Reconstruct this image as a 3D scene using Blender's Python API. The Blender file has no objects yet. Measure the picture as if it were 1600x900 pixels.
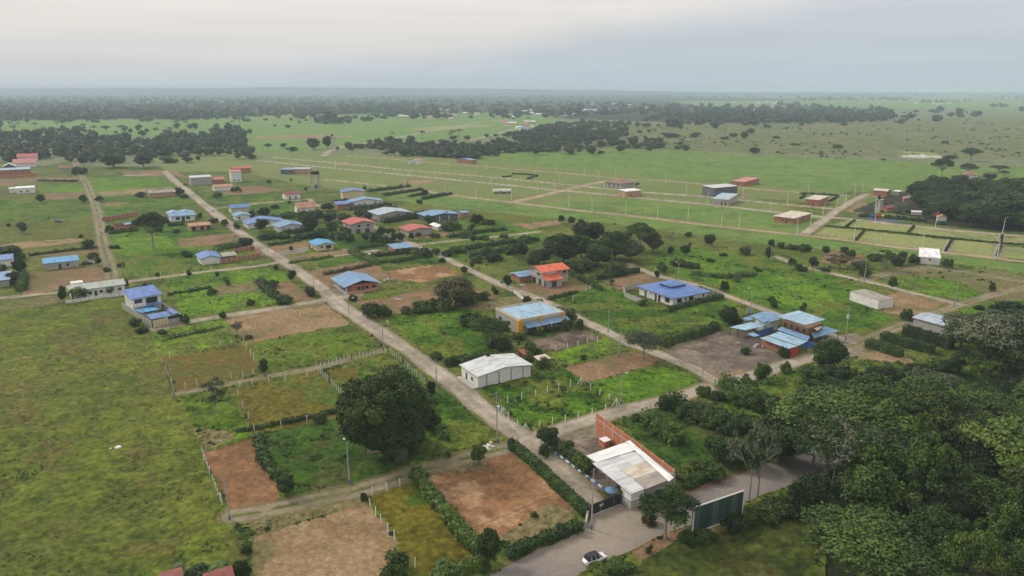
import bpy, math, random
import numpy as np
from math import sin, cos, radians, pi, sqrt, atan2

# ---------------------------------------------------------------- camera
F, H = 1142.0, 76.0
P = math.atan(312 / F)
sc = bpy.context.scene
C = sc.collection
cam = bpy.data.objects.new('camera', bpy.data.cameras.new('camera'))
C.objects.link(cam)
cam.location = (0, 0, H)
cam.rotation_euler = (pi / 2 - P, 0, 0)
cam.data.angle = 2 * math.atan(800 / F)
cam.data.clip_start = 1
cam.data.clip_end = 60000
sc.camera = cam

# ---------------------------------------------------------------- light, sky, exposure
SUN_AZ, SUN_EL = radians(-62), radians(38)      # azimuth from +Y, negative = to the left
sl = bpy.data.lights.new('sun', 'SUN')
sl.energy = 2.3
sl.angle = radians(14)
sl.color = (1.0, 0.93, 0.84)
sun = bpy.data.objects.new('sun', sl)
C.objects.link(sun)
sun.rotation_euler = (pi / 2 - SUN_EL, 0, -SUN_AZ + pi)
sc.view_settings.view_transform = 'Standard'
sc.view_settings.look = 'None'
sc.view_settings.exposure = 0.0
sc.view_settings.gamma = 1.0
try:
    sc.view_settings.use_curve_mapping = False
except Exception:
    pass
sc.cycles.max_bounces = 5
sc.cycles.diffuse_bounces = 2
sc.cycles.glossy_bounces = 2
sc.cycles.transmission_bounces = 2
sc.cycles.transparent_max_bounces = 4
sc.cycles.volume_bounces = 1
sc.cycles.use_denoising = True
sc.cycles.denoiser = 'OPENIMAGEDENOISE'

w = bpy.data.worlds.new('World')
sc.world = w
w.use_nodes = True
nt = w.node_tree
nt.nodes.clear()


def N(nt, t, **kw):
    n = nt.nodes.new(t)
    for k, v in kw.items():
        if k.startswith('i_'):
            key = k[2:]
            key = int(key) if key.isdigit() else key.replace('_', ' ')
            n.inputs[key].default_value = v
        else:
            setattr(n, k, v)
    return n


def L(nt, a, b):
    nt.links.new(a, b)


def s2l(c):
    return tuple(((x / 255) / 12.92 if x / 255 <= 0.04045 else ((x / 255 + 0.055) / 1.055) ** 2.4) for x in c)


def ramp(nt, stops, interp='LINEAR'):
    r = N(nt, 'ShaderNodeValToRGB')
    r.color_ramp.interpolation = interp
    el = r.color_ramp.elements
    while len(el) < len(stops):
        el.new(0.5)
    for e, (p, c) in zip(el, stops):
        e.position = p
        e.color = (*c, 1) if len(c) == 3 else c
    return r


def build_sky():
    tc = N(nt, 'ShaderNodeTexCoord')
    sep = N(nt, 'ShaderNodeSeparateXYZ')
    L(nt, tc.outputs['Generated'], sep.inputs[0])
    sky = N(nt, 'ShaderNodeTexSky', sky_type='NISHITA', sun_disc=False)
    sky.sun_elevation = SUN_EL
    sky.sun_rotation = SUN_AZ
    sky.air_density = 1.0
    sky.dust_density = 3.0
    b1 = N(nt, 'ShaderNodeBackground')
    b1.inputs['Strength'].default_value = 0.1
    L(nt, sky.outputs[0], b1.inputs['Color'])
    # cloud deck colours: cream where the sun lies behind it (left), blue grey away from it (right)
    warm = ramp(nt, [(0.0, s2l((198, 206, 214))), (0.035, s2l((216, 216, 217))), (0.075, s2l((230, 226, 221))), (0.14, s2l((240, 235, 230))), (0.5, s2l((250, 246, 240)))])
    cool = ramp(nt, [(0.0, s2l((188, 199, 208))), (0.03, s2l((193, 204, 212))), (0.09, s2l((203, 210, 217))), (0.14, s2l((210, 214, 219))), (0.5, s2l((215, 220, 228)))])
    L(nt, sep.outputs['Z'], warm.inputs[0])
    L(nt, sep.outputs['Z'], cool.inputs[0])
    # noise, stretched sideways
    mp = N(nt, 'ShaderNodeMapping')
    mp.inputs['Scale'].default_value = (2.0, 2.0, 9.0)
    L(nt, tc.outputs['Generated'], mp.inputs[0])
    n1 = N(nt, 'ShaderNodeTexNoise', i_Scale=1.6, i_Detail=6.0, i_Roughness=0.55)
    L(nt, mp.outputs[0], n1.inputs['Vector'])
    n2 = N(nt, 'ShaderNodeTexNoise', i_Scale=14.0, i_Detail=5.0, i_Roughness=0.6)
    L(nt, tc.outputs['Generated'], n2.inputs['Vector'])
    # edge of the bank: left part is cream above, boundary slopes; fac = (x*a - z*b + noise)
    def m(op, a, b=None, c=None):
        nd = N(nt, 'ShaderNodeMath', operation=op)
        for i, x in enumerate((a, b, c)):
            if x is None:
                continue
            if isinstance(x, (int, float)):
                nd.inputs[i].default_value = x
            else:
                L(nt, x, nd.inputs[i])
        return nd.outputs[0]
    azi = m('ARCTAN2', sep.outputs['X'], sep.outputs['Y'])
    # height of the bank's upper edge over azimuth
    edge = m('MULTIPLY_ADD', azi, 0.16, 0.064)
    edge = m('ADD', edge, m('MULTIPLY', m('SUBTRACT', n1.outputs[0], 0.5), 0.05))
    edge = m('ADD', edge, m('MULTIPLY', m('SUBTRACT', n2.outputs[0], 0.5), 0.034))
    diff = m('SUBTRACT', edge, sep.outputs['Z'])
    fac = N(nt, 'ShaderNodeMapRange', i_1=-0.025, i_2=0.050)
    fac.interpolation_type = 'SMOOTHERSTEP'
    L(nt, diff, fac.inputs[0])
    mix = N(nt, 'ShaderNodeMix', data_type='RGBA')
    L(nt, fac.outputs[0], mix.inputs[0])
    L(nt, warm.outputs[0], mix.inputs[6])
    L(nt, cool.outputs[0], mix.inputs[7])
    # soft streaks
    mp2 = N(nt, 'ShaderNodeMapping')
    mp2.inputs['Scale'].default_value = (1.5, 1.5, 22.0)
    mp2.inputs['Rotation'].default_value = (0, radians(4), 0)
    L(nt, tc.outputs['Generated'], mp2.inputs[0])
    n3 = N(nt, 'ShaderNodeTexNoise', i_Scale=2.4, i_Detail=5.0, i_Roughness=0.5)
    L(nt, mp2.outputs[0], n3.inputs['Vector'])
    br = m('MULTIPLY_ADD', n3.outputs[0], 0.20, 0.90)
    sc_ = N(nt, 'ShaderNodeVectorMath', operation='SCALE')
    L(nt, mix.outputs[2], sc_.inputs[0])
    L(nt, br, sc_.inputs['Scale'])
    b2 = N(nt, 'ShaderNodeBackground')
    L(nt, sc_.outputs[0], b2.inputs['Color'])
    b2.inputs['Strength'].default_value = 1.0
    ms = N(nt, 'ShaderNodeMixShader')
    ms.inputs[0].default_value = 0.97
    L(nt, b1.outputs[0], ms.inputs[1])
    L(nt, b2.outputs[0], ms.inputs[2])
    out = N(nt, 'ShaderNodeOutputWorld')
    L(nt, ms.outputs[0], out.inputs['Surface'])


build_sky()

# ---------------------------------------------------------------- survey: from photo point to ground point
SP, CP = sin(P), cos(P)


def G(u, v, z=0.0):
    a = (u - 800) / F
    b = (v - 450) / F
    t = (H - z) / (SP + b * CP)
    return (a * t, (CP - b * SP) * t)


def dep(v):
    return H / (SP + (v - 450) / F * CP)


def mpp(v):
    return dep(v) / F


def toUV(x, y, z=0.0):
    d = y * CP + (H - z) * SP
    return 800 + F * x / d, 450 + F * ((H - z) * CP - y * SP) / d


# ---------------------------------------------------------------- noise
def _hash(ix, iy, seed):
    n = (ix.astype(np.int64) * 374761393 + iy.astype(np.int64) * 668265263 + seed * 974711) & 0x7fffffff
    n = ((n ^ (n >> 13)) * 1274126177) & 0x7fffffff
    return ((n ^ (n >> 16)) & 0xffff) / 65535.0


def vnoise(x, y, seed=0):
    ix, iy = np.floor(x), np.floor(y)
    fx, fy = x - ix, y - iy
    fx = fx * fx * (3 - 2 * fx)
    fy = fy * fy * (3 - 2 * fy)
    a = _hash(ix, iy, seed)
    b = _hash(ix + 1, iy, seed)
    c = _hash(ix, iy + 1, seed)
    d = _hash(ix + 1, iy + 1, seed)
    return (a * (1 - fx) + b * fx) * (1 - fy) + (c * (1 - fx) + d * fx) * fy


def fbm(x, y, s, seed=0, oc=4, rough=0.5):
    t, amp, tot = 0, 1.0, 0
    ca, sa = cos(0.6), sin(0.6)
    x, y = x / s, y / s
    for o in range(oc):
        t = t + amp * vnoise(x + 17.3 * o, y - 9.1 * o, seed + o * 31)
        tot += amp
        amp *= rough
        x, y = (x * ca - y * sa) * 2.03, (x * sa + y * ca) * 2.03
    return t / tot


def sstep(a, b, x):
    t = np.clip((x - a) / (b - a), 0, 1)
    return t * t * (3 - 2 * t)


def inpoly(u, v, poly):
    poly = np.asarray(poly, float)
    x0, y0 = poly.min(0)
    x1, y1 = poly.max(0)
    res = np.zeros(u.shape, bool)
    idx = np.nonzero((u >= x0) & (u <= x1) & (v >= y0) & (v <= y1))[0]
    if len(idx) == 0:
        return res
    uu, vv = u[idx], v[idx]
    c = np.zeros(len(idx), bool)
    n = len(poly)
    for i in range(n):
        ax, ay = poly[i]
        bx, by = poly[(i + 1) % n]
        if ay == by:
            continue
        cond = ((ay > vv) != (by > vv)) & (uu < (bx - ax) * (vv - ay) / (by - ay) + ax)
        c ^= cond
    res[idx] = c
    return res


def dist_line(x, y, pts, wid):
    """distance of points to a polyline divided by its half width; returns (ratio, lateral distance m)"""
    best = np.full(x.shape, 1e9)
    for (ax, ay), (bx, by) in zip(pts[:-1], pts[1:]):
        dx, dy = bx - ax, by - ay
        l2 = dx * dx + dy * dy + 1e-9
        t = np.clip(((x - ax) * dx + (y - ay) * dy) / l2, 0, 1)
        d = np.hypot(x - ax - t * dx, y - ay - t * dy)
        best = np.minimum(best, d)
    return best


# ---------------------------------------------------------------- roads: photo points on the ground, half width in metres
ROADS = {
    'main_street': ([(925, 790), (905, 765), (868, 732), (825, 690), (768, 650), (708, 600), (641, 550), (565, 500), (535, 480), (499, 447), (470, 427), (440, 405), (402, 383), (380, 367), (347, 342), (322, 322), (295, 300), (270, 280), (258, 268)], 2.9, 'street'),
    'west_lane': ([(175, 434), (170, 412), (160, 380), (156, 352), (152, 330), (145, 310), (135, 287), (125, 270), (117, 252), (108, 236)], 2.7, 'track'),
    'north_cross_lane': ([(-60, 470), (0, 466), (90, 457), (200, 440), (300, 427), (400, 416), (430, 411)], 1.8, 'street'),
    'north_cross_lane_east': ([(450, 410), (547, 397), (590, 391)], 1.7, 'street'),
    'east_cross_lane': ([(640, 386), (657, 382), (720, 375), (800, 367), (842, 362)], 1.7, 'street'),
    'middle_cross_lane': ([(288, 504), (330, 497), (400, 486), (455, 477), (505, 469)], 2.2, 'street'),
    'forecourt_lane': ([(505, 469), (545, 462), (560, 460)], 2.5, 'street'),
    'south_cross_lane': ([(366, 806), (400, 801), (450, 790), (492, 780), (555, 768), (607, 752), (650, 737), (700, 724), (750, 710), (790, 700)], 2.5, 'track'),
    'plot_track': ([(280, 615), (350, 601), (400, 592), (460, 581), (492, 576), (550, 561), (600, 548)], 1.3, 'track'),
    'station_lane': ([(820, 690), (860, 676), (900, 662), (935, 652), (965, 644), (1037, 626), (1085, 613), (1120, 600)], 2.5, 'street'),
    'station_lane_east': ([(1115, 603), (1150, 592), (1177, 586), (1220, 572), (1260, 561), (1312, 547), (1345, 535)], 2.6, 'street'),
    'faded_east_lane': ([(1330, 541), (1375, 522), (1410, 508), (1450, 493), (1507, 474), (1550, 461), (1640, 440)], 2.0, 'track'),
    'second_street': ([(1140, 612), (1112, 592), (1087, 577), (1050, 562), (1025, 551), (985, 537), (950, 519), (912, 502), (880, 485), (862, 476), (837, 465), (805, 453), (782, 445), (735, 422), (682, 397), (660, 387), (625, 374), (605, 365), (585, 355), (560, 343)], 2.1, 'street'),
    'third_street': ([(985, 413), (997, 419), (1025, 430), (1050, 437), (1095, 447), (1130, 460), (1162, 472), (1200, 486), (1260, 508), (1330, 535)], 1.8, 'street'),
    'fourth_street': ([(1215, 402), (1245, 414), (1275, 422), (1312, 430), (1350, 439), (1387, 447), (1412, 455), (1450, 463), (1500, 476)], 1.8, 'street'),
    'shed_track': ([(1350, 436), (1400, 425), (1450, 417), (1500, 424), (1600, 440)], 2.2, 'track'),
    'subdivision_lane_near': ([(505, 280), (600, 290), (650, 296), (705, 305), (800, 316), (887, 327), (975, 336), (1050, 345), (1125, 354), (1200, 362), (1262, 368), (1325, 376), (1375, 383), (1435, 390), (1475, 395), (1525, 400), (1600, 409), (1700, 420)], 2.5, 'red'),
    'subdivision_lane_middle': ([(405, 251), (462, 257), (525, 263), (600, 270), (700, 280), (800, 290), (870, 297), (970, 306), (1025, 312), (1112, 320), (1200, 330), (1262, 337), (1325, 342), (1430, 354), (1562, 366), (1700, 378)], 3.3, 'street'),
    'subdivision_lane_back': ([(430, 246), (462, 249), (550, 257), (625, 265), (725, 273), (800, 280), (900, 290), (1000, 300), (1100, 307), (1200, 317), (1307, 327)], 2.9, 'street'),
    'subdivision_lane_far': ([(540, 243), (605, 248), (700, 256), (800, 264), (900, 272), (975, 280), (1050, 283), (1120, 290), (1200, 297), (1325, 306)], 2.5, 'red'),
    'subdivision_crossing': ([(800, 316), (850, 305), (907, 291), (947, 283)], 3.6, 'red'),
    'subdivision_crossing_east': ([(1255, 367), (1275, 352), (1292, 341), (1300, 334), (1330, 315), (1355, 303)], 2.7, 'street'),
    'plot_lane': ([(1477, 394), (1488, 371)], 1.8, 'street'),
    'plot_lane_east': ([(1557, 403), (1566, 367)], 1.8, 'street'),
    'country_lane': ([(507, 243), (515, 236), (537, 229), (612, 217), (650, 209), (700, 200), (750, 191), (790, 187)], 4.5, 'street'),
    'country_lane_far': ([(735, 219), (765, 212), (800, 202), (850, 194)], 4.0, 'street'),
    'field_lane': ([(195, 274), (258, 272)], 2.0, 'street'),
    'house_lane': ([(335, 326), (400, 318), (460, 313), (485, 311), (488, 318), (500, 322)], 1.6, 'street'),
}
PAVED = [(735, 912), (800, 884), (860, 850), (905, 829), (925, 812), (926, 800), (968, 788), (1000, 797), (1022, 795), (1070, 775), (1110, 760), (1200, 725), (1245, 711), (1300, 690), (1380, 662), (1470, 632), (1500, 650), (1400, 690), (1310, 727), (1225, 762), (1160, 787), (1120, 803), (1070, 823), (1025, 841), (987, 862), (942, 880), (905, 897), (880, 912)]

# ---------------------------------------------------------------- plots: colour A, colour B, spot colour, grass height
TYPES = {
    'base':    ((80, 98, 40), (108, 114, 56), (64, 82, 34), 0.24),
    'pasture': ((74, 90, 36), (101, 112, 45), (94, 92, 50), 0.30),
    'lush':    ((52, 82, 24), (84, 116, 34), (102, 110, 48), 0.42),
    'bright':  ((76, 110, 32), (104, 134, 40), (88, 104, 48), 0.30),
    'dark':    ((48, 70, 26), (66, 92, 34), (80, 86, 44), 0.35),
    'olive':   ((88, 84, 32), (108, 102, 40), (70, 98, 36), 0.22),
    'ochre':   ((98, 78, 42), (110, 92, 46), (84, 92, 40), 0.12),
    'dirt':    ((142, 116, 92), (124, 102, 78), (108, 104, 68), 0.05),
    'red':     ((154, 118, 88), (126, 96, 70), (182, 148, 116), 0.05),
    'tan':     ((156, 134, 106), (138, 116, 88), (112, 108, 74), 0.05),
    'burnt':   ((112, 98, 88), (88, 78, 70), (130, 116, 100), 0.04),
    'rubble':  ((134, 122, 110), (100, 92, 84), (152, 138, 122), 0.08),
    'gravel':  ((150, 140, 128), (132, 122, 110), (118, 112, 96), 0.0),
    'dry':     ((112, 108, 72), (124, 114, 82), (92, 102, 56), 0.15),
    'lawn':    ((106, 124, 68), (120, 132, 78), (120, 118, 84), 0.0),
    'pale':    ((140, 146, 92), (148, 150, 100), (118, 126, 86), 0.0),
    'meadow':  ((98, 126, 62), (116, 136, 72), (90, 112, 58), 0.0),
    'marsh':   ((98, 110, 66), (120, 118, 82), (78, 92, 56), 0.0),
    'farg':    ((100, 130, 66), (112, 140, 72), (118, 134, 80), 0.0),
    'fard':    ((112, 122, 88), (124, 128, 100), (96, 112, 78), 0.0),
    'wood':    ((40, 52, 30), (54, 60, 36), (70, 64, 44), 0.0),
    'bare':    ((158, 132, 108), (142, 116, 92), (124, 112, 82), 0.0),
    'mat':     ((96, 106, 130), (88, 98, 122), (110, 116, 130), 0.0),
    'sand':    ((206, 204, 196), (190, 188, 178), (150, 150, 130), 0.0),
    'vignetted':    ((58, 72, 30), (80, 88, 40), (84, 82, 46), 0.36),  # meadow grass, lens vignetting painted in as a darker green
    'concrete': ((150, 146, 140), (138, 132, 126), (128, 122, 112), 0.0),
}
PL = [
    # far country
    ('fard', [(-900, 139.5), (2500, 139.5), (2500, 260), (-900, 260)]),
    ('wood', [(-900, 139), (700, 139), (690, 170), (660, 183), (500, 180), (360, 188), (0, 192), (-900, 196)]),
    ('wood', [(640, 146), (1080, 150), (1400, 160), (1380, 188), (1200, 196), (1000, 190), (880, 185), (700, 176), (640, 176)]),
    ('farg', [(-700, 192), (0, 189), (180, 186), (420, 181), (600, 177), (860, 177), (875, 195), (800, 214), (700, 217), (560, 233), (400, 240), (370, 215), (180, 212), (0, 210), (-700, 215)]),
    ('farg', [(1040, 158), (1500, 156), (1700, 160), (1700, 172), (1420, 170), (1100, 166)]),
    ('bare', [(400, 180), (512, 176), (512, 179), (420, 183)]),
    ('bare', [(400, 213), (500, 211), (560, 213), (500, 217), (400, 217)]),
    ('pale', [(640, 200), (700, 196), (780, 194), (760, 198), (660, 206)]),
    ('marsh', [(900, 196), (1040, 192), (1250, 193), (1420, 186), (1800, 178), (1800, 250), (1400, 246), (1180, 240), (1060, 236), (880, 240), (700, 246), (640, 238), (760, 226), (870, 214)]),
    ('meadow', [(690, 242), (830, 238), (960, 233), (1080, 235), (1190, 243), (1280, 246), (1400, 252), (1600, 262), (1800, 280), (1800, 330), (1560, 300), (1430, 300), (1320, 300), (1180, 290), (1000, 277), (880, 262), (760, 255)]),
    ('lawn', [(345, 262), (430, 240), (520, 238), (700, 246), (880, 262), (1050, 280), (1320, 300), (1330, 320), (1180, 310), (1290, 340), (1260, 372), (1100, 352), (900, 332), (640, 305), (480, 290)]),
    ('meadow', [(640, 300), (900, 330), (1200, 364), (1440, 393), (1700, 425), (1700, 445), (1560, 420), (1380, 398), (1180, 380), (960, 350), (860, 340), (700, 325), (600, 310)]),
    ('meadow', [(820, 320), (1000, 312), (1270, 340), (1300, 348), (1240, 364), (1000, 336)]),
    ('pale', [(1270, 368), (1290, 354), (1350, 361), (1337, 376), (1300, 372)]),
    ('pale', [(1296, 352), (1330, 342), (1335, 345), (1320, 355)]),
    ('pale', [(1337, 376), (1350, 361), (1487, 375), (1477, 393)]),
    ('pale', [(1322, 355), (1337, 345), (1427, 354), (1417, 366)]),
    ('pale', [(1419, 367), (1429, 355), (1562, 368), (1556, 381)]),
    ('pale', [(1480, 394), (1489, 374), (1560, 381), (1556, 401)]),
    ('pale', [(1564, 402), (1567, 385), (1640, 390), (1640, 408)]),
    ('pale', [(1566, 381), (1569, 370), (1640, 375), (1640, 386)]),
    ('bare', [(1320, 330), (1345, 312), (1365, 303), (1400, 303), (1350, 318), (1400, 322), (1350, 335)]),
    ('meadow', [(1345, 317), (1352, 308), (1400, 309), (1398, 316)]),
    ('mat', [(1342, 340), (1350, 338), (1400, 343), (1412, 346), (1395, 348)]),
    ('bare', [(620, 285), (660, 280), (690, 281), (650, 288)]),
    ('bare', [(520, 254), (540, 251), (546, 256), (530, 259)]),
    ('bare', [(1128, 307), (1165, 302), (1168, 307), (1130, 312)]),
    # left middle distance
    ('lawn', [(225, 238), (400, 240), (420, 252), (380, 268), (262, 268), (255, 262)]),
    ('pasture', [(-300, 262), (60, 262), (110, 250), (135, 300), (150, 345), (-300, 360)]),
    ('dirt', [(0, 280), (60, 277), (118, 277), (122, 284), (60, 284), (0, 292)]),
    ('bright', [(60, 290), (125, 286), (130, 300), (60, 300)]),
    ('dirt', [(70, 303), (135, 300), (138, 308), (75, 314)]),
    ('lush', [(-200, 312), (60, 312), (145, 312), (152, 342), (80, 348), (-200, 352)]),
    ('dirt', [(190, 268), (270, 266), (300, 280), (268, 274), (200, 276)]),
    ('bright', [(135, 278), (260, 276), (285, 296), (240, 300), (170, 308), (148, 306)]),
    ('tan', [(150, 300), (270, 292), (230, 302), (160, 306)]),
    ('lush', [(150, 308), (290, 302), (320, 322), (270, 328), (160, 338)]),
    ('tan', [(160, 318), (200, 316), (185, 322), (160, 322)]),
    ('lush', [(310, 300), (400, 296), (430, 310), (345, 325)]),
    ('dirt', [(345, 296), (400, 290), (440, 296), (400, 303), (350, 304)]),
    ('lush', [(350, 325), (480, 312), (500, 322), (470, 340), (380, 345), (350, 335)]),
    ('pasture', [(-100, 350), (150, 345), (155, 372), (150, 386), (-100, 400)]),
    ('tan', [(0, 383), (60, 376), (130, 372), (135, 378), (60, 386), (0, 390)]),
    ('dirt', [(42, 396), (150, 386), (152, 398), (44, 402)]),
    ('dirt', [(38, 430), (165, 414), (170, 438), (100, 452), (36, 461)]),
    ('lush', [(162, 345), (300, 350), (380, 372), (400, 408), (300, 424), (190, 438), (172, 400)]),
    ('dirt', [(275, 374), (370, 364), (378, 372), (340, 383), (285, 386)]),
    ('bright', [(180, 372), (260, 368), (275, 386), (340, 384), (300, 395), (200, 400), (180, 395)]),
    # behind the main street
    ('lush', [(380, 366), (480, 348), (580, 360), (660, 390), (600, 392), (445, 405), (410, 385)]),
    ('dirt', [(422, 386), (478, 378), (484, 386), (430, 394)]),
    ('tan', [(440, 402), (545, 388), (548, 395), (445, 408)]),
    ('lush', [(455, 412), (580, 397), (600, 404), (480, 420)]),
    ('dirt', [(480, 424), (575, 407), (600, 416), (550, 430), (500, 440)]),
    ('dirt', [(500, 440), (590, 415), (612, 432), (590, 446), (540, 468)]),
    ('lush', [(590, 402), (690, 402), (705, 410), (600, 424)]),
    ('red', [(605, 424), (690, 413), (722, 428), (655, 442), (615, 436)]),
    ('dark', [(545, 385), (610, 372), (645, 380), (600, 392), (560, 394)]),
    ('lush', [(640, 380), (840, 362), (860, 372), (800, 402), (720, 412), (670, 390)]),
    ('lush', [(700, 345), (850, 342), (840, 360), (740, 372), (650, 378)]),
    ('tan', [(640, 370), (700, 362), (708, 367), (650, 374)]),
    ('bare', [(800, 350), (870, 345), (880, 350), (830, 358)]),
    ('pasture', [(720, 330), (840, 338), (830, 350), (740, 345)]),
    # left of main street
    ('bright', [(255, 436), (420, 418), (450, 426), (450, 445), (475, 455), (490, 467), (285, 498), (275, 470)]),
    ('lush', [(255, 430), (330, 422), (380, 430), (350, 440), (265, 450)]),
    ('dry', [(330, 448), (400, 440), (440, 448), (400, 456), (340, 462)]),
    ('dirt', [(422, 446), (452, 438), (480, 458), (495, 468), (455, 470)]),
    ('tan', [(350, 500), (400, 487), (500, 472), (540, 500), (545, 507), (470, 520), (400, 535), (360, 520)]),
    ('lush', [(395, 540), (545, 507), (600, 545), (490, 570), (410, 585)]),
    ('bright', [(235, 520), (350, 500), (370, 535), (300, 552), (250, 556)]),
    ('ochre', [(252, 560), (390, 540), (404, 585), (275, 611)]),
    ('pasture', [(-400, 480), (0, 472), (100, 470), (205, 462), (235, 520), (262, 590), (290, 650), (320, 700), (355, 800), (400, 900), (420, 960), (-600, 960)]),
    ('dry', [(0, 468), (100, 462), (110, 470), (60, 480), (0, 486)]),
    ('lush', [(280, 615), (350, 603), (400, 690), (320, 705), (300, 668)]),
    ('dry', [(296, 672), (360, 672), (372, 685), (318, 704)]),
    ('red', [(316, 706), (398, 684), (432, 742), (440, 780), (366, 800)]),
    ('olive', [(366, 610), (494, 580), (535, 620), (530, 655), (400, 678)]),
    ('lush', [(495, 576), (606, 552), (660, 600), (560, 640), (530, 612)]),
    ('olive', [(510, 580), (560, 572), (560, 600), (535, 608)]),
    ('dark', [(402, 680), (520, 655), (600, 650), (700, 690), (650, 735), (555, 765), (450, 780), (436, 742)]),
    ('burnt', [(565, 690), (610, 688), (620, 702), (575, 708)]),
    ('lush', [(665, 620), (690, 605), (768, 670), (755, 695), (700, 705), (670, 690)]),
    ('dry', [(380, 810), (450, 795), (560, 775), (590, 770), (575, 790), (480, 812), (400, 838)]),
    ('tan', [(390, 838), (480, 815), (575, 788), (618, 845), (610, 905), (400, 920)]),
    ('olive', [(578, 775), (650, 752), (745, 860), (735, 885), (640, 900), (618, 845)]),
    ('red', [(665, 748), (720, 725), (800, 705), (905, 800), (850, 838), (790, 850), (745, 850)]),
    ('dry', [(860, 790), (905, 800), (880, 825), (790, 850), (750, 850), (800, 830)]),
    ('dry', [(700, 722), (760, 712), (765, 730), (700, 745)]),
    # right of main street
    ('dirt', [(555, 462), (640, 455), (700, 440), (770, 458), (780, 470), (680, 490), (600, 492), (565, 478)]),
    ('lush', [(560, 460), (660, 444), (672, 450), (600, 466), (565, 470)]),
    ('dry', [(700, 482), (800, 462), (880, 470), (780, 484), (720, 490)]),
    ('lush', [(595, 492), (700, 480), (770, 490), (785, 540), (720, 560), (680, 560), (640, 530)]),
    ('dirt', [(800, 455), (830, 444), (900, 440), (935, 452), (880, 462), (850, 472)]),
    ('lush', [(855, 468), (935, 448), (980, 462), (1040, 480), (1130, 470), (1180, 490), (1110, 520), (1020, 530), (960, 520), (905, 495)]),
    ('dirt', [(935, 435), (995, 425), (1040, 436), (1000, 455), (960, 452)]),
    ('dark', [(800, 520), (900, 505), (930, 510), (860, 545), (815, 540)]),
    ('burnt', [(820, 534), (905, 512), (945, 530), (880, 548), (835, 548)]),
    ('bright', [(860, 552), (950, 530), (985, 545), (900, 573)]),
    ('dirt', [(880, 575), (985, 548), (1035, 565), (920, 598)]),
    ('bright', [(920, 598), (1045, 572), (1098, 602), (975, 638), (945, 625)]),
    ('lush', [(745, 610), (830, 590), (880, 575), (910, 600), (830, 618), (790, 625)]),
    ('lush', [(790, 625), (905, 602), (960, 640), (880, 662), (820, 672), (775, 640)]),
    ('rubble', [(1035, 540), (1100, 520), (1180, 515), (1200, 545), (1240, 560), (1180, 584), (1110, 590), (1050, 562)]),
    ('bare', [(1090, 590), (1160, 578), (1170, 590), (1130, 606), (1100, 606)]),
    ('gravel', [(850, 695), (870, 680), (930, 665), (940, 680), (930, 700), (975, 740), (960, 775), (930, 765), (880, 715)]),
    ('rubble', [(895, 690), (930, 672), (950, 690), (930, 712), (915, 705)]),
    ('dark', [(965, 655), (1040, 632), (1110, 660), (1180, 690), (1250, 700), (1130, 745), (1050, 740)]),
    ('lush', [(1110, 625), (1150, 598), (1300, 575), (1320, 600), (1200, 660), (1130, 650)]),
    ('lush', [(1040, 385), (1220, 395), (1300, 430), (1380, 460), (1330, 500), (1310, 520), (1200, 480), (1090, 440), (1000, 410)]),
    ('bright', [(1060, 405), (1150, 415), (1280, 445), (1310, 480), (1240, 480), (1130, 445)]),
    ('lush', [(1280, 470), (1340, 480), (1400, 500), (1350, 528), (1310, 520)]),
    ('bright', [(1400, 440), (1440, 430), (1540, 445), (1545, 455), (1510, 470), (1450, 460)]),
    ('dry', [(1360, 425), (1440, 415), (1560, 425), (1640, 440), (1640, 480), (1560, 470), (1500, 440), (1420, 430)]),
    ('tan', [(1370, 470), (1400, 455), (1480, 472), (1470, 480), (1420, 495), (1385, 490)]),
    ('dirt', [(1290, 395), (1320, 390), (1350, 400), (1340, 415), (1280, 410)]),
    ('lush', [(1440, 520), (1520, 478), (1600, 470), (1650, 500), (1600, 560), (1500, 540)]),
    ('tan', [(1350, 545), (1420, 555), (1430, 570), (1340, 560)]),
    ('gravel', [(1290, 530), (1340, 520), (1355, 535), (1345, 555), (1300, 562), (1270, 560)]),
    ('vignetted', [(1000, 880), (1070, 830), (1160, 790), (1260, 770), (1300, 830), (1250, 905), (1000, 920)]),
    ('dirt', [(985, 868), (1030, 842), (1070, 826), (1085, 835), (1040, 860), (1000, 880)]),
    ('dirt', [(1065, 770), (1110, 752), (1200, 722), (1205, 728), (1110, 762), (1070, 780)]),
    ('dry', [(780, 880), (860, 848), (905, 826), (900, 834), (860, 856), (800, 888)]),
    ('gravel', [(135, 415), (140, 400), (162, 398), (164, 412)]),
    ('concrete', [(433, 394), (480, 385), (485, 392), (445, 400)]),
    ('gravel', [(230, 514), (288, 500), (292, 508), (232, 520)]),
    ('gravel', [(505, 455), (530, 450), (560, 462), (520, 470)]),
    ('wood', [(1230, 770), (1300, 740), (1500, 700), (1800, 650), (1900, 960), (1280, 960), (1300, 850)]),
    ('dark', [(1300, 600), (1500, 560), (1700, 540), (1800, 650), (1500, 700), (1250, 712), (1200, 690)]),
    ('wood', [(1330, 330), (1400, 300), (1700, 290), (1700, 365), (1560, 362), (1450, 350), (1440, 345)]),
    ('meadow', [(1370, 330), (1400, 334), (1450, 343), (1440, 348), (1360, 340)]),
    ('pale', [(1395, 237), (1420, 236.5), (1450, 238), (1470, 241), (1462, 243), (1420, 239)]),
    ('sand', [(1404, 243.5), (1420, 242), (1440, 241.5), (1472, 244), (1468, 246.5), (1440, 247), (1412, 246)]),
]


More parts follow.
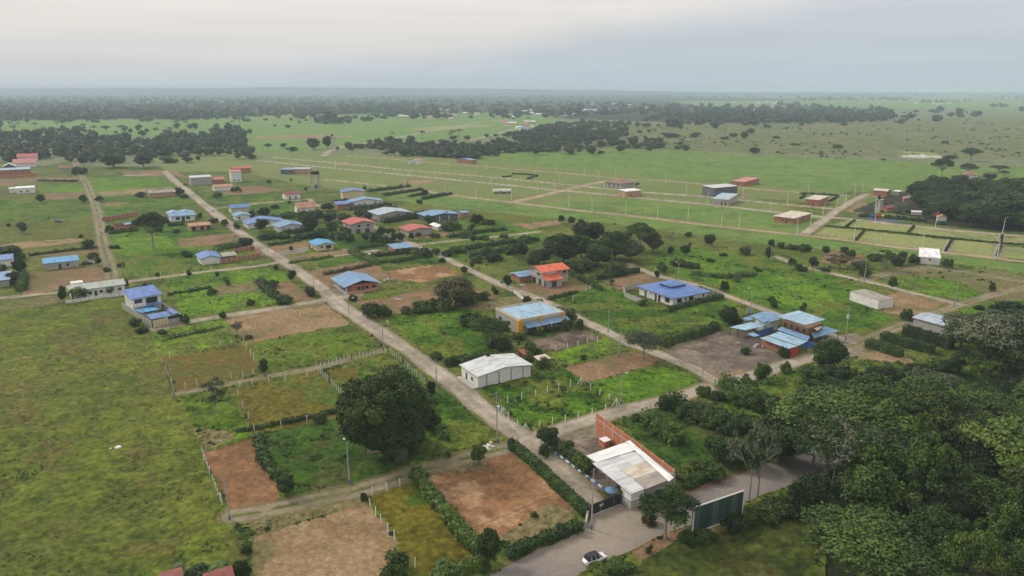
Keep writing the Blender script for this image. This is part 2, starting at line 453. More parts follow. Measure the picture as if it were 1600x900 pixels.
def ground_eval(x, y):
    """colour, grass height and class of every ground point"""
    n = len(x)
    wob = fbm(x, y, 7.0, 3, 3) - 0.5
    wob2 = fbm(x, y, 7.0, 77, 3) - 0.5
    dist = np.hypot(x, y)
    amp = 2.2 + dist * 0.002
    u, v = toUV(x + wob * amp, y + wob2 * amp)
    ok = y > 10
    n1 = fbm(x, y, 26, 1, 3)
    n2 = fbm(x * 0.8, y, 3.4, 5, 3, 0.6)
    n3 = fbm(x, y, 9.0, 9, 4, 0.6)
    wv = sstep(0.33, 0.67, 0.45 * n1 + 0.55 * n2)
    tsel = np.zeros(n, int)
    names = list(TYPES)
    for t, poly in PL:
        m = inpoly(u, v, poly) & ok
        tsel[m] = names.index(t)
    A = np.array([s2l(TYPES[k][0]) for k in names])
    B = np.array([s2l(TYPES[k][1]) for k in names])
    S = np.array([s2l(TYPES[k][2]) for k in names])
    hh = np.array([TYPES[k][3] for k in names])
    col = A[tsel] * (1 - wv[:, None]) + B[tsel] * wv[:, None]
    sp = sstep(0.54, 0.66, n3)[:, None] * 0.85
    col = col * (1 - sp) + S[tsel] * sp
    # broad drifts of dry and green on all grass, soil scuffs
    dr = sstep(0.5, 0.75, fbm(x, y, 60, 41, 3))[:, None]
    grassy = (hh[tsel] > 0.1)[:, None]
    col = np.where(grassy, col * (1 - 0.25 * dr) + np.array(s2l((118, 110, 60))) * 0.25 * dr, col)
    fn = fbm(x, y, 1.1, 13, 2)[:, None]
    near = np.clip(1.6 - dist / 420, 0.25, 1)[:, None]
    fn0 = fbm(x, y, 0.75, 19, 2)[:, None]
    soil = np.where(hh[tsel] <= 0.12, 0.5, 1.0)[:, None]
    col = col * (1 + (0.5 * fn + 0.5 * fn0 - 0.5) * 1.6 * near * soil)
    h = hh[tsel] * (0.2 + 1.2 * sstep(0.3, 0.75, n2)) * np.clip(1.4 - dist / 500, 0, 1)
    # roads
    cls = np.zeros(n, int)
    ru = np.hypot(x, y) < 2600
    idx = np.nonzero(ru & ok & (x > -900) & (x < 900))[0]
    xi, yi = x[idx], y[idx]
    cst = {'street': (s2l((161, 151, 136)), s2l((140, 131, 116))), 'track': (s2l((136, 124, 104)), s2l((118, 110, 88))), 'red': (s2l((164, 142, 120)), s2l((144, 126, 104)))}
    for k, (nm, (pts, hw, st)) in enumerate(ROADS.items()):
        wp = [G(*q) for q in pts]
        d = dist_line(xi, yi, wp, hw)
        d2 = d + wob[idx] * 1.5 + (fn[idx, 0] - 0.5) * 1.0
        ins = d2 < hw
        ii = idx[ins]
        a, b = [np.array(q) for q in cst[st]]
        t = sstep(0.35, 0.7, n3[ii])[:, None]
        cc = a * (1 - t) + b * t
        # wheel ruts and grassy crown
        q = d[ins] / hw
        if st == 'track':
            gr = (sstep(0.30, 0.15, q) * sstep(0.3, 0.5, n2[ii]))[:, None]
            gr = np.clip(gr + sstep(0.78, 1.0, q)[:, None] * 0.8, 0, 1)
            cc = cc * (1 - gr) + np.array(s2l((92, 100, 52))) * gr
        else:
            rut = np.exp(-((q - 0.45) / 0.14) ** 2)[:, None]
            cc = cc * (1 + 0.17 * rut) * (1 - 0.16 * sstep(0.5, 0.72, fbm(xi[ins], yi[ins], 5.0, 88, 4))[:, None])
            ed = sstep(0.7, 1.0, q)[:, None]
            cc = cc * (1 - 0.45 * ed) + np.array(s2l((124, 112, 88))) * 0.45 * ed
        cc = cc * (1 + (fn[ii] - 0.5) * 0.45)
        col[ii] = cc
        h[ii] = 0
        cls[ii] = 1 + k
        # trodden verge
        vg = (d2 >= hw) & (d2 < hw + 1.1) & (cls[idx] == 0)
        jj = idx[vg]
        t = (1 - (d2[vg] - hw) / 1.1)[:, None] * 0.7
        col[jj] = col[jj] * (1 - t) + np.array(s2l((130, 116, 90))) * t
        h[jj] *= 0.3
    uu, vv = toUV(x + wob * 0.8, y + wob2 * 0.8)
    pm = inpoly(uu, vv, PAVED) & ok
    apron = sstep(0, 1, np.clip(1 - np.hypot(x - G(940, 812)[0], y - G(940, 812)[1]) / 22, 0, 1))[:, None]
    pc = np.array(s2l((122, 115, 111))) * (0.88 + 0.3 * n3[:, None]) * (1 + (fn - 0.5) * 0.2)
    dusty = np.array(s2l((146, 135, 120))) * (0.9 + 0.25 * n2[:, None])
    ap = np.clip(apron * 0.9 + sstep(0.5, 0.7, n3)[:, None] * 0.25, 0, 0.85)
    pc = pc * (1 - ap) + dusty * ap
    col[pm] = pc[pm]
    h[pm] = 0
    cls[pm] = 99
    h[~ok] = 0
    lum = col.mean(1, keepdims=True)
    col = lum + (col - lum) * np.where(cls == 0, 1.09, 1.0)[:, None]
    col[cls == 0] *= 0.83
    return np.clip(col, 0.004, 0.9), h, cls


def mesh_np(name, V, Fq, mats=(), smooth=False):
    me = bpy.data.meshes.new(name)
    V = np.asarray(V, np.float32)
    Fq = np.asarray(Fq, np.int32)
    k = Fq.shape[1]
    me.vertices.add(len(V))
    me.vertices.foreach_set('co', V.ravel())
    me.loops.add(Fq.size)
    me.loops.foreach_set('vertex_index', Fq.ravel())
    me.polygons.add(len(Fq))
    me.polygons.foreach_set('loop_start', np.arange(0, Fq.size, k, dtype=np.int32))
    me.polygons.foreach_set('loop_total', np.full(len(Fq), k, np.int32))
    if smooth:
        me.polygons.foreach_set('use_smooth', np.ones(len(Fq), bool))
    for m in mats:
        me.materials.append(m)
    me.update(calc_edges=True)
    return me


def attr_col(me, name, cols):
    a = me.attributes.new(name, 'FLOAT_COLOR', 'POINT')
    c = np.ones((len(cols), 4), np.float32)
    c[:, :3] = cols
    a.data.foreach_set('color', c.ravel())


def attr_f(me, name, vals):
    a = me.attributes.new(name, 'FLOAT', 'POINT')
    a.data.foreach_set('value', np.asarray(vals, np.float32))


def link(name, data, parent=None, **props):
    o = bpy.data.objects.new(name, data)
    C.objects.link(o)
    if parent is not None:
        o.parent = parent
    for k, v in props.items():
        if v is not None:
            o[k] = v
    return o


def new_mat(name):
    m = bpy.data.materials.new(name)
    m.use_nodes = True
    nt = m.node_tree
    b = nt.nodes['Principled BSDF']
    return m, nt, b


def ground_mat(name, fine=1.0, rough=0.95):
    m, nt, b = new_mat(name)
    at = N(nt, 'ShaderNodeAttribute', attribute_name='Col')
    tc = N(nt, 'ShaderNodeTexCoord')
    n1 = N(nt, 'ShaderNodeTexNoise', i_Scale=0.9, i_Detail=6.0, i_Roughness=0.7)
    L(nt, tc.outputs['Object'], n1.inputs['Vector'])
    n3 = N(nt, 'ShaderNodeTexNoise', i_Scale=2.6, i_Detail=5.0, i_Roughness=0.75)
    L(nt, tc.outputs['Object'], n3.inputs['Vector'])
    av = N(nt, 'ShaderNodeMath', operation='ADD')
    L(nt, n1.outputs[0], av.inputs[0])
    L(nt, n3.outputs[0], av.inputs[1])
    mr = N(nt, 'ShaderNodeMapRange', i_1=0.7, i_2=1.3, i_3=1 - 0.48 * fine, i_4=1 + 0.48 * fine)
    L(nt, av.outputs[0], mr.inputs[0])
    sc_ = N(nt, 'ShaderNodeVectorMath', operation='SCALE')
    L(nt, at.outputs['Color'], sc_.inputs[0])
    L(nt, mr.outputs[0], sc_.inputs['Scale'])
    L(nt, sc_.outputs[0], b.inputs['Base Color'])
    b.inputs['Roughness'].default_value = rough
    b.inputs['Specular IOR Level'].default_value = 0.15
    n2 = N(nt, 'ShaderNodeTexNoise', i_Scale=2.2, i_Detail=4.0, i_Roughness=0.7)
    L(nt, tc.outputs['Object'], n2.inputs['Vector'])
    bp = N(nt, 'ShaderNodeBump', i_Strength=0.5 * fine, i_Distance=0.35)
    L(nt, n2.outputs[0], bp.inputs['Height'])
    L(nt, bp.outputs[0], b.inputs['Normal'])
    return m


def build_ground():
    # a fan of rings, about one and a half photo pixels apart in front of the camera
    vs = np.concatenate([np.arange(139.2, 160, 0.6), np.arange(160, 400, 1.0), np.arange(400, 960, 1.25)])
    b = (vs - 450) / F
    r = H * (CP - b * SP) / (SP + b * CP)       # distance on the ground straight ahead
    r = r[r < 13500]
    r = np.concatenate([[13900], r, [40, 26, 12, 0.5]])
    r = np.unique(r)[::-1]
    th = np.concatenate([np.linspace(-180, -46, 24, endpoint=False), np.linspace(-46, 46, 1500), np.linspace(46, 180, 25)[1:]])
    th = np.radians(th)
    R, T = np.meshgrid(r, th, indexing='ij')
    X = (R * np.sin(T)).ravel()
    Y = (R * np.cos(T)).ravel()
    col, h, cls = ground_eval(X, Y)
    nr, nc = R.shape
    i = np.arange((nr - 1) * (nc - 1))
    ri, ci = i // (nc - 1), i % (nc - 1)
    v0 = ri * nc + ci
    Fq = np.stack([v0, v0 + nc, v0 + nc + 1, v0 + 1], 1)
    V = np.stack([X, Y, h], 1)
    fc = cls[Fq].max(1)
    mg = ground_mat('soil_and_grass')
    mr = ground_mat('dirt_road_gravel', 0.6)
    mp = ground_mat('worn_asphalt', 0.35)
    keys = list(ROADS)
    for c in np.unique(fc):
        sel = Fq[fc == c]
        used, inv = np.unique(sel, return_inverse=True)
        nm = 'ground' if c == 0 else ('road' if c == 99 else keys[c - 1])
        me = mesh_np(nm, V[used], inv.reshape(-1, 4), [mg if c == 0 else mp if c == 99 else mr], smooth=True)
        attr_col(me, 'Col', col[used])
        lab = {'ground': 'patchwork ground of rough pasture, green plots and bare reddish soil', 'road': 'worn grey paved road running past the estate gate'}.get(nm, 'pale unpaved %s between the grassy plots' % nm.replace('_', ' '))
        link(nm, me, kind='structure', label=lab)


build_ground()

# ================================================================ labels that single each thing out
LM = []          # landmarks: (u, v, phrase)
PENDING = []     # (object, u, v, look, kind word)
ORD = ['nearest', 'second nearest', 'third nearest', 'fourth nearest', 'fifth nearest', 'sixth nearest', 'seventh nearest', 'eighth nearest', 'ninth nearest', 'tenth nearest', 'eleventh nearest', 'twelfth nearest', 'thirteenth nearest', 'fourteenth nearest', 'fifteenth nearest', 'sixteenth nearest']


def pend(o, u, v, look):
    PENDING.append((o, u, v, look))


def finish_labels():
    buckets = {}
    for o, u, v, look in PENDING:
        best = min(LM, key=lambda q: (u - q[0]) ** 2 + (2.2 * (v - q[1])) ** 2)
        dx, dy = u - best[0], (v - best[1]) * 2.2
        if abs(dx) > abs(dy):
            rel = 'left of' if dx < 0 else 'right of'
        else:
            rel = 'behind' if dy < 0 else 'in front of'
        buckets.setdefault((look, rel, best[2]), []).append((dx * dx + dy * dy, o))
    for (look, rel, lm), lst in buckets.items():
        lst.sort(key=lambda q: q[0])
        for i, (d, o) in enumerate(lst):
            if len(lst) == 1:
                o['label'] = '%s %s %s' % (look, rel, lm)
            else:
                o['label'] = '%s %s %s, %s' % (look, rel, lm, ORD[i] if i < 16 else 'number %d outward' % (i + 1))


# ================================================================ vegetation
def leaf_mat(name, dark, mid, light, trans=0.0):
    m, nt, b = new_mat(name)
    at = N(nt, 'ShaderNodeAttribute', attribute_name='tint')
    oi = N(nt, 'ShaderNodeObjectInfo')
    ad = N(nt, 'ShaderNodeMath', operation='MULTIPLY_ADD')
    L(nt, oi.outputs['Random'], ad.inputs[0])
    ad.inputs[1].default_value = 0.5
    L(nt, at.outputs['Fac'], ad.inputs[2])
    sb = N(nt, 'ShaderNodeMath', operation='SUBTRACT')
    L(nt, ad.outputs[0], sb.inputs[0])
    sb.inputs[1].default_value = 0.25
    r = ramp(nt, [(0.0, dark), (0.5, mid), (1.0, light)])
    L(nt, sb.outputs[0], r.inputs[0])
    L(nt, r.outputs[0], b.inputs['Base Color'])
    b.inputs['Roughness'].default_value = 0.6
    b.inputs['Specular IOR Level'].default_value = 0.25
    return m


ML = {
    'dark': leaf_mat('leaves_dark', (0.011, 0.025, 0.006), (0.028, 0.055, 0.010), (0.070, 0.108, 0.018)),
    'mid': leaf_mat('leaves_green', (0.013, 0.032, 0.006), (0.036, 0.076, 0.012), (0.088, 0.138, 0.020)),
    'light': leaf_mat('leaves_light', (0.021, 0.049, 0.008), (0.058, 0.108, 0.014), (0.125, 0.172, 0.024)),
    'yellow': leaf_mat('leaves_yellow', (0.060, 0.070, 0.016), (0.110, 0.120, 0.024), (0.190, 0.180, 0.040)),
    'brown': leaf_mat('leaves_brown', (0.050, 0.042, 0.020), (0.085, 0.075, 0.034), (0.120, 0.115, 0.045)),
    'grey': leaf_mat('leaves_grey', (0.045, 0.060, 0.032), (0.080, 0.100, 0.050), (0.130, 0.150, 0.080)),
}


def noise_mat(name, a, b_, scale=3.0, rough=0.85, spec=0.2, bump=0.2):
    m, nt, b = new_mat(name)
    tc = N(nt, 'ShaderNodeTexCoord')
    n1 = N(nt, 'ShaderNodeTexNoise', i_Scale=scale, i_Detail=5.0, i_Roughness=0.65)
    L(nt, tc.outputs['Object'], n1.inputs['Vector'])
    r = ramp(nt, [(0.3, a), (0.7, b_)])
    L(nt, n1.outputs[0], r.inputs[0])
    L(nt, r.outputs[0], b.inputs['Base Color'])
    b.inputs['Roughness'].default_value = rough
    b.inputs['Specular IOR Level'].default_value = spec
    if bump:
        bp = N(nt, 'ShaderNodeBump', i_Strength=bump, i_Distance=0.1)
        L(nt, n1.outputs[0], bp.inputs['Height'])
        L(nt, bp.outputs[0], b.inputs['Normal'])
    return m


BARK = noise_mat('bark', (0.09, 0.075, 0.055), (0.17, 0.15, 0.12), 4.0)
BARKP = noise_mat('pale_bark', (0.20, 0.18, 0.15), (0.34, 0.32, 0.28), 4.0)


def rnd_unit(rs, n):
    d = rs.normal(size=(n, 3))
    return d / np.linalg.norm(d, axis=1)[:, None]


def leaves(rs, P_, Nrm, size, tint):
    """one rhombic leaf spray per point"""
    n = len(P_)
    a = np.cross(Nrm, rnd_unit(rs, n))
    a /= np.linalg.norm(a, axis=1)[:, None] + 1e-9
    b = np.cross(Nrm, a)
    s = size * rs.uniform(0.55, 1.35, (n, 1))
    a, b = a * s, b * s * 0.62
    V = np.stack([P_ - a, P_ - b + a * 0.15, P_ + a, P_ + b + a * 0.15], 1).reshape(-1, 3)
    Fq = np.arange(4 * n).reshape(-1, 4)
    return V, Fq, np.repeat(tint, 4)


def ico_quads(rs, c, r, seg=8, rings=5, jit=0.12):
    """a lumpy closed ball in quads (poles pinched)"""
    th = np.linspace(0, 2 * pi, seg, endpoint=False)
    ph = np.linspace(0.08, pi - 0.08, rings)
    T, Q = np.meshgrid(th, ph)
    d = np.stack([np.sin(Q) * np.cos(T), np.sin(Q) * np.sin(T), np.cos(Q)], -1).reshape(-1, 3)
    d = d * rs.uniform(1 - jit, 1 + jit, (len(d), 1))
    V = np.array(c) + d * np.array(r)
    Fq = []
    for i in range(rings - 1):
        for j in range(seg):
            Fq.append((i * seg + j, (i + 1) * seg + j, (i + 1) * seg + (j + 1) % seg, i * seg + (j + 1) % seg))
    return V, np.array(Fq)


def tube_np(pts, rad, seg=6):
    pts = [np.array(p, float) for p in pts]
    V, Fq = [], []
    for i, p in enumerate(pts):
        t = pts[min(i + 1, len(pts) - 1)] - pts[max(i - 1, 0)]
        t /= np.linalg.norm(t) + 1e-9
        u = np.cross(t, (0, 1, 0.3) if abs(t[1]) < 0.9 else (1, 0, 0))
        u /= np.linalg.norm(u)
        w_ = np.cross(t, u)
        for k in range(seg):
            a = 2 * pi * k / seg
            V.append(p + rad[i] * (cos(a) * u + sin(a) * w_))
    for i in range(len(pts) - 1):
        for k in range(seg):
            Fq.append((i * seg + k, i * seg + (k + 1) % seg, (i + 1) * seg + (k + 1) % seg, (i + 1) * seg + k))
    return np.array(V), np.array(Fq)


def join_np(parts):
    V, Fq, T, o = [], [], [], 0
    for p in parts:
        V.append(p[0])
        Fq.append(p[1] + o)
        T.append(p[2] if len(p) > 2 else np.full(len(p[0]), 0.5))
        o += len(p[0])
    return np.concatenate(V), np.concatenate(Fq), np.concatenate(T)


def lobes_crown(rs, lob, n, size, core=0.78, out=0.35, shell=0.30):
    """lob rows: x y z rx ry rz tint"""
    lob = np.array(lob, float)
    wgt = (lob[:, 3] * lob[:, 5]) + lob[:, 3] ** 2
    k = rs.choice(len(lob), n, p=wgt / wgt.sum())
    d = rnd_unit(rs, n)
    d[:, 2] = np.where(d[:, 2] < -0.3, -d[:, 2], d[:, 2])
    # clumped radius: sprays bulge out in places
    ripple = 0.10 * np.sin(d[:, 0] * 7 + k * 3) * np.sin(d[:, 1] * 8 + k) + 0.06 * np.sin(d[:, 2] * 13 + k * 5)
    rr = 1.0 + ripple + rs.uniform(-shell, out * 0.4, n) * rs.uniform(0, 1, n)
    Pt = lob[k, :3] + d * lob[k, 3:6] * rr[:, None]
    Nrm = d + rs.normal(size=(n, 3)) * 0.85 + np.array([0, 0, 0.35])
    Nrm /= np.linalg.norm(Nrm, axis=1)[:, None]
    tint = lob[k, 6] + rs.normal(size=n) * 0.17 + ripple * 0.8
    parts = [leaves(rs, Pt, Nrm, size, tint)]
    if core:
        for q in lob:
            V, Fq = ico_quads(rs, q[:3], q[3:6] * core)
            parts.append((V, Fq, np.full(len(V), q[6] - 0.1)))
    return join_np(parts)


def as_mesh(name, VFT, mat):
    me = mesh_np(name, VFT[0], VFT[1], [mat])
    attr_f(me, 'tint', np.clip(VFT[2], 0, 1))
    return me


def blob_lobes(rs, R, zc, rz, n, r0, r1, flat=1.0):
    out = []
    for i in range(n):
        d = rnd_unit(rs, 1)[0]
        q = rs.uniform(0.35, 1) ** 0.6
        r = rs.uniform(r0, r1)
        c = d * np.array([max(R - r, 0.2), max(R - r, 0.2), max(rz - r * flat, 0.1)]) * q
        out.append((c[0], c[1], zc + c[2], r, r, r * flat, rs.uniform(0.25, 0.75)))
    return out


LIB = {}


def tree_template(kind, seed):
    rs = np.random.RandomState(seed)
    if kind == 'fig':                                    # huge dense round crown, unit diameter 10
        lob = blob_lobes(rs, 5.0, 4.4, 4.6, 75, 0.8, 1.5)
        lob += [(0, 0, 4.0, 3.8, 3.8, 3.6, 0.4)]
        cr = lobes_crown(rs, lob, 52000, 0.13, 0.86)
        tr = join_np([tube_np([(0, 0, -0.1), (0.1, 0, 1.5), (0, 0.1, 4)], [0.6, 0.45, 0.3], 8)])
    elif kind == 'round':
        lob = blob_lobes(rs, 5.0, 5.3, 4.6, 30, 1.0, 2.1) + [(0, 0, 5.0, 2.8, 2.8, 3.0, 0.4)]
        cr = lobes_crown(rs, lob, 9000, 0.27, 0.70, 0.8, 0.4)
        tr = join_np([tube_np([(0, 0, -0.1), (0.1, 0.1, 2), (0, 0, 5)], [0.32, 0.25, 0.15])])
    elif kind == 'wide':                                  # spreading crown in loose layers, limbs showing
        lob, tubes = [], [tube_np([(0, 0, -0.1), (0.15, -0.1, 1.8), (0.1, 0.1, 3.6)], [0.34, 0.27, 0.2])]
        for i in range(17):
            a = i * 2.4 + rs.uniform(-.3, .3)
            q = 4.1 * sqrt((i + 0.5) / 17)
            z = 8.3 - 0.13 * q * q + rs.uniform(-0.7, 0.5)
            r = rs.uniform(1.1, 1.9)
            lob.append((q * cos(a), q * sin(a), z, r, r, r * 0.58, rs.uniform(0.25, 0.85)))
            tubes.append(tube_np([(0.1, 0.1, 3.2 + 0.06 * i), (q * cos(a) * .5, q * sin(a) * .5, 3.4 + (z - 3.4) * .62), (q * cos(a), q * sin(a), z)], [0.12, 0.08, 0.03], 4))
        cr = lobes_crown(rs, lob, 11000, 0.18, 0.0, 0.9, 0.9)
        tr = join_np(tubes)
    elif kind == 'oval':
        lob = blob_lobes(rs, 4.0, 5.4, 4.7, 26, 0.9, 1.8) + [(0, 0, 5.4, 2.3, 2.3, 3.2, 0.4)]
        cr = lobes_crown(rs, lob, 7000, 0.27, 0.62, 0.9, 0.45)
        tr = join_np([tube_np([(0, 0, -0.1), (0.1, 0, 1.5), (0, 0, 5)], [0.28, 0.22, 0.15])])
    elif kind == 'airy':                                  # thin crown, trunk seen through it
        lob, tubes = [], [tube_np([(0, 0, -0.1), (-0.2, 0.1, 2.5), (0.1, 0, 4.6), (0, 0, 7)], [0.26, 0.2, 0.14, 0.05])]
        for i in range(15):
            a, q, z = rs.uniform(0, 6.28), rs.uniform(0.5, 3.6), rs.uniform(4.5, 9.4)
            r = rs.uniform(0.7, 1.5)
            lob.append((q * cos(a), q * sin(a), z, r, r, r * 0.6, rs.uniform(0.2, 0.8)))
            tubes.append(tube_np([(0, 0, max(2.6, z - 3.5)), (q * cos(a) * .5, q * sin(a) * .5, z - 1.2), (q * cos(a), q * sin(a), z)], [0.09, 0.06, 0.02], 4))
        cr = lobes_crown(rs, lob, 2600, 0.24, 0.0, 1.0, 1.0)
        tr = join_np(tubes)
    elif kind == 'bare':
        lob, tubes = [], []

        def grow(p, d, l, r, dpt):
            q = p + d * l
            tubes.append(tube_np([p, (p + q) / 2 + rs.normal(size=3) * l * 0.06, q], [r, r * 0.8, r * 0.6], 4))
            if dpt:
                for _ in range(3):
                    nd = d + rs.normal(size=3) * 0.55 + np.array([0, 0, 0.15])
                    grow(q, nd / np.linalg.norm(nd), l * rs.uniform(0.62, 0.8), r * 0.6, dpt - 1)
            else:
                lob.append((q[0], q[1], q[2], 0.5, 0.5, 0.35, rs.uniform(0.2, 0.7)))
        grow(np.array([0, 0, -0.1]), np.array([0.03, 0, 1.0]), 3.0, 0.22, 4)
        tr = join_np(tubes)
        cr = lobes_crown(rs, lob, 700, 0.2, 0.0, 1, 1)
    elif kind == 'bamboo':
        lob = []
        for i in range(34):
            a, q = rs.uniform(0, 6.28), 4.6 * sqrt(rs.uniform(0.02, 1))
            z = 9.2 - 0.33 * q * q * 0.9 + rs.uniform(-1, 0.4)
            lob.append((q * cos(a), q * sin(a), max(z, 1.2), 0.9, 0.9, 1.5, rs.uniform(0.3, 0.8)))
        lob.append((0, 0, 4.4, 3.2, 3.2, 4.0, 0.4))
        cr = lobes_crown(rs, lob, 12000, 0.20, 0.72, 0.5, 0.4)
        tr = join_np([tube_np([(rs.uniform(-1, 1), rs.uniform(-1, 1), -0.1), (rs.uniform(-1, 1), rs.uniform(-1, 1), 6)], [0.07, 0.05], 5) for _ in range(9)])
    elif kind == 'bush':                                  # crown down to the ground, unit 10 wide 8 high
        lob = []
        for i in range(20):
            a, q, r = rs.uniform(0, 6.28), 4.2 * sqrt(rs.uniform(0, 1)), rs.uniform(0.9, 2.0)
            top = (7.6 - 0.17 * q * q) * rs.uniform(0.45, 1.0)
            lob.append((q * cos(a), q * sin(a), max(top - r, 0.6), r, r, r * 1.15, rs.uniform(0.15, 0.85)))
        lob.append((0.4, 0, 2.6, 2.6, 2.4, 2.8, 0.4))
        cr = lobes_crown(rs, lob, 3800, 0.42, 0.6, 1.2, 0.5)
        tr = join_np([tube_np([(0, 0, -0.3), (0.1, 0, 3)], [0.4, 0.2], 5)])
    elif kind == 'scrub':                                 # uneven low bush
        lob = []
        for i in range(13):
            a, q, r = rs.uniform(0, 6.28), rs.uniform(0, 4), rs.uniform(0.9, 2.1)
            lob.append((q * cos(a), q * sin(a), r * rs.uniform(0.7, 1.6) + (1.2 if i < 4 else 0), r, r, r * 1.1, rs.uniform(0.15, 0.85)))
        cr = lobes_crown(rs, lob, 2300, 0.42, 0.5, 1.1, 0.6)
        tr = join_np([tube_np([(0, 0, -0.3), (0.1, 0, 2)], [0.3, 0.15], 5)])
    elif kind == 'palm':
        tubes = [tube_np([(0, 0, -0.1), (0.1, 0, 4.5), (0, 0.1, 9)], [0.2, 0.15, 0.13], 6)]
        parts = []
        for i in range(22):
            a, up = i * 2.4, rs.uniform(0.1, 1.2)
            pts = []
            for t in np.linspace(0, 1, 7):
                q = 2.9 * t
                pts.append((q * cos(a), q * sin(a), 9 + up * 2.2 * t - (1.2 + up) * 1.9 * t * t))
            pts = np.array(pts)
            side = np.array([-sin(a), cos(a), 0])
            wd = np.array([0.12, .42, .5, .46, .38, .24, .03])[:, None]
            V = np.concatenate([pts - side * wd - [0, 0, .12], pts, pts + side * wd - [0, 0, .12]])
            Fq = [(j, j + 1, 7 + j + 1, 7 + j) for j in range(6)] + [(7 + j, 7 + j + 1, 14 + j + 1, 14 + j) for j in range(6)]
            parts.append((V, np.array(Fq), np.full(len(V), rs.uniform(0.2, 0.8))))
        cr, tr = join_np(parts), join_np(tubes)
    elif kind == 'banana':                                # clump of broad arching leaves, 10 high
        parts, tubes = [], []
        for s in range(5):
            bx, by = rs.uniform(-2.4, 2.4, 2)
            hh = rs.uniform(4.5, 7)
            tubes.append(tube_np([(bx, by, -0.1), (bx, by, hh)], [0.4, 0.28], 6))
            for i in range(8):
                a, up = i * 2.4 + s, rs.uniform(0.4, 1.5)
                t = np.linspace(0, 1, 6)
                pts = np.stack([bx + 3.4 * t * cos(a), by + 3.4 * t * sin(a), hh + up * 3.2 * t - (1 + up) * 2.4 * t * t], 1)
                side = np.array([-sin(a), cos(a), 0])
                wd = np.array([0.1, .55, .75, .75, .5, .05])[:, None]
                V = np.concatenate([pts - side * wd - [0, 0, .2], pts, pts + side * wd - [0, 0, .2]])
                Fq = [(j, j + 1, 6 + j + 1, 6 + j) for j in range(5)] + [(6 + j, 6 + j + 1, 12 + j + 1, 12 + j) for j in range(5)]
                parts.append((V, np.array(Fq), np.full(len(V), rs.uniform(0.2, 0.9))))
        cr, tr = join_np(parts), join_np(tubes)
    return cr, tr


KSET = {'fig': 1, 'round': 4, 'wide': 4, 'oval': 3, 'airy': 3, 'bare': 2, 'bamboo': 2, 'bush': 4, 'scrub': 4, 'palm': 2, 'banana': 2}
KSZ = {'fig': (10, 8.6), 'round': (10, 9.8), 'wide': (10, 9), 'oval': (8, 10), 'airy': (8, 10), 'bare': (9, 9), 'bamboo': (10, 10), 'bush': (10, 8), 'scrub': (9, 6), 'palm': (5.6, 10.5), 'banana': (9, 9)}
MESHC = {}
RV = random.Random(5)


def get_tpl(kind, i, mat):
    key = (kind, i, mat)
    if key not in MESHC:
        if (kind, i) not in LIB:
            LIB[(kind, i)] = tree_template(kind, 100 + i * 7 + len(kind) * 13)
        cr, tr = LIB[(kind, i)]
        MESHC[key] = (as_mesh('crown', cr, ML[mat]), as_mesh('trunk', tr, BARKP if kind in ('bare', 'wide', 'airy') else BARK))
    return MESHC[key]


LOOKS = {
    'dark': 'dark green', 'mid': 'green', 'light': 'bright green', 'yellow': 'yellowish green', 'brown': 'brownish', 'grey': 'grey green'}
KWORD = {'fig': 'huge dense tree', 'round': 'round tree', 'wide': 'spreading tree', 'oval': 'upright tree', 'airy': 'thin open tree', 'bare': 'nearly bare tree', 'bamboo': 'bamboo clump', 'bush': 'round bush', 'scrub': 'straggly bush', 'palm': 'tall palm', 'banana': 'banana clump'}
NAMES = {'fig': 'broadleaf_tree', 'round': 'broadleaf_tree', 'wide': 'spreading_tree', 'oval': 'broadleaf_tree', 'airy': 'slender_tree', 'bare': 'leafless_tree', 'bamboo': 'bamboo_clump', 'bush': 'bush', 'scrub': 'bush', 'palm': 'palm_tree', 'banana': 'banana_plant'}
TREE_N = {}


def plant(kind, u, v, wm, hm, mat='mid', group=None, look=None, label=None):
    """a tree or bush standing on the ground seen at photo point (u, v); width and height in metres"""
    x, y = G(u, v)
    i = RV.randrange(KSET[kind])
    if kind == 'bush' and RV.random() < 0.4:
        kind, i = 'scrub', i % 4
    if kind in ('bush', 'scrub') and mat == 'dark' and RV.random() < 0.5:
        mat = 'mid'
    crown, trunk = get_tpl(kind, i, mat)
    kw, kh = KSZ[kind]
    s = (wm / kw * RV.uniform(.94, 1.06), wm / kw * RV.uniform(.94, 1.06), hm / kh)
    nm = NAMES[kind]
    small = kind in ('bush', 'scrub')
    cat = 'bush' if small else ('palm' if kind == 'palm' else 'bamboo' if kind == 'bamboo' else 'banana plant' if kind == 'banana' else 'tree')
    if small:
        o = link(nm, crown, category=cat, group=group)
    else:
        o = link(nm, None, category=cat, group=group)
        o.empty_display_size = 0.1
        link('crown', crown, o)
        link('trunk', trunk, o)
    o.location = (x, y, 0)
    o.rotation_euler = (0, 0, RV.uniform(0, 6.28))
    o.scale = s
    if label:
        o['label'] = label
    else:
        pend(o, u, v, look or (LOOKS[mat] + ' ' + KWORD[kind]))
    TREE_N[nm] = TREE_N.get(nm, 0) + 1
    return o


def plant_px(kind, u, v, wpx, hpx, mat='mid', **k):
    m = mpp(v)
    return plant(kind, u, v, wpx * m, hpx * m * 0.93, mat, **k)


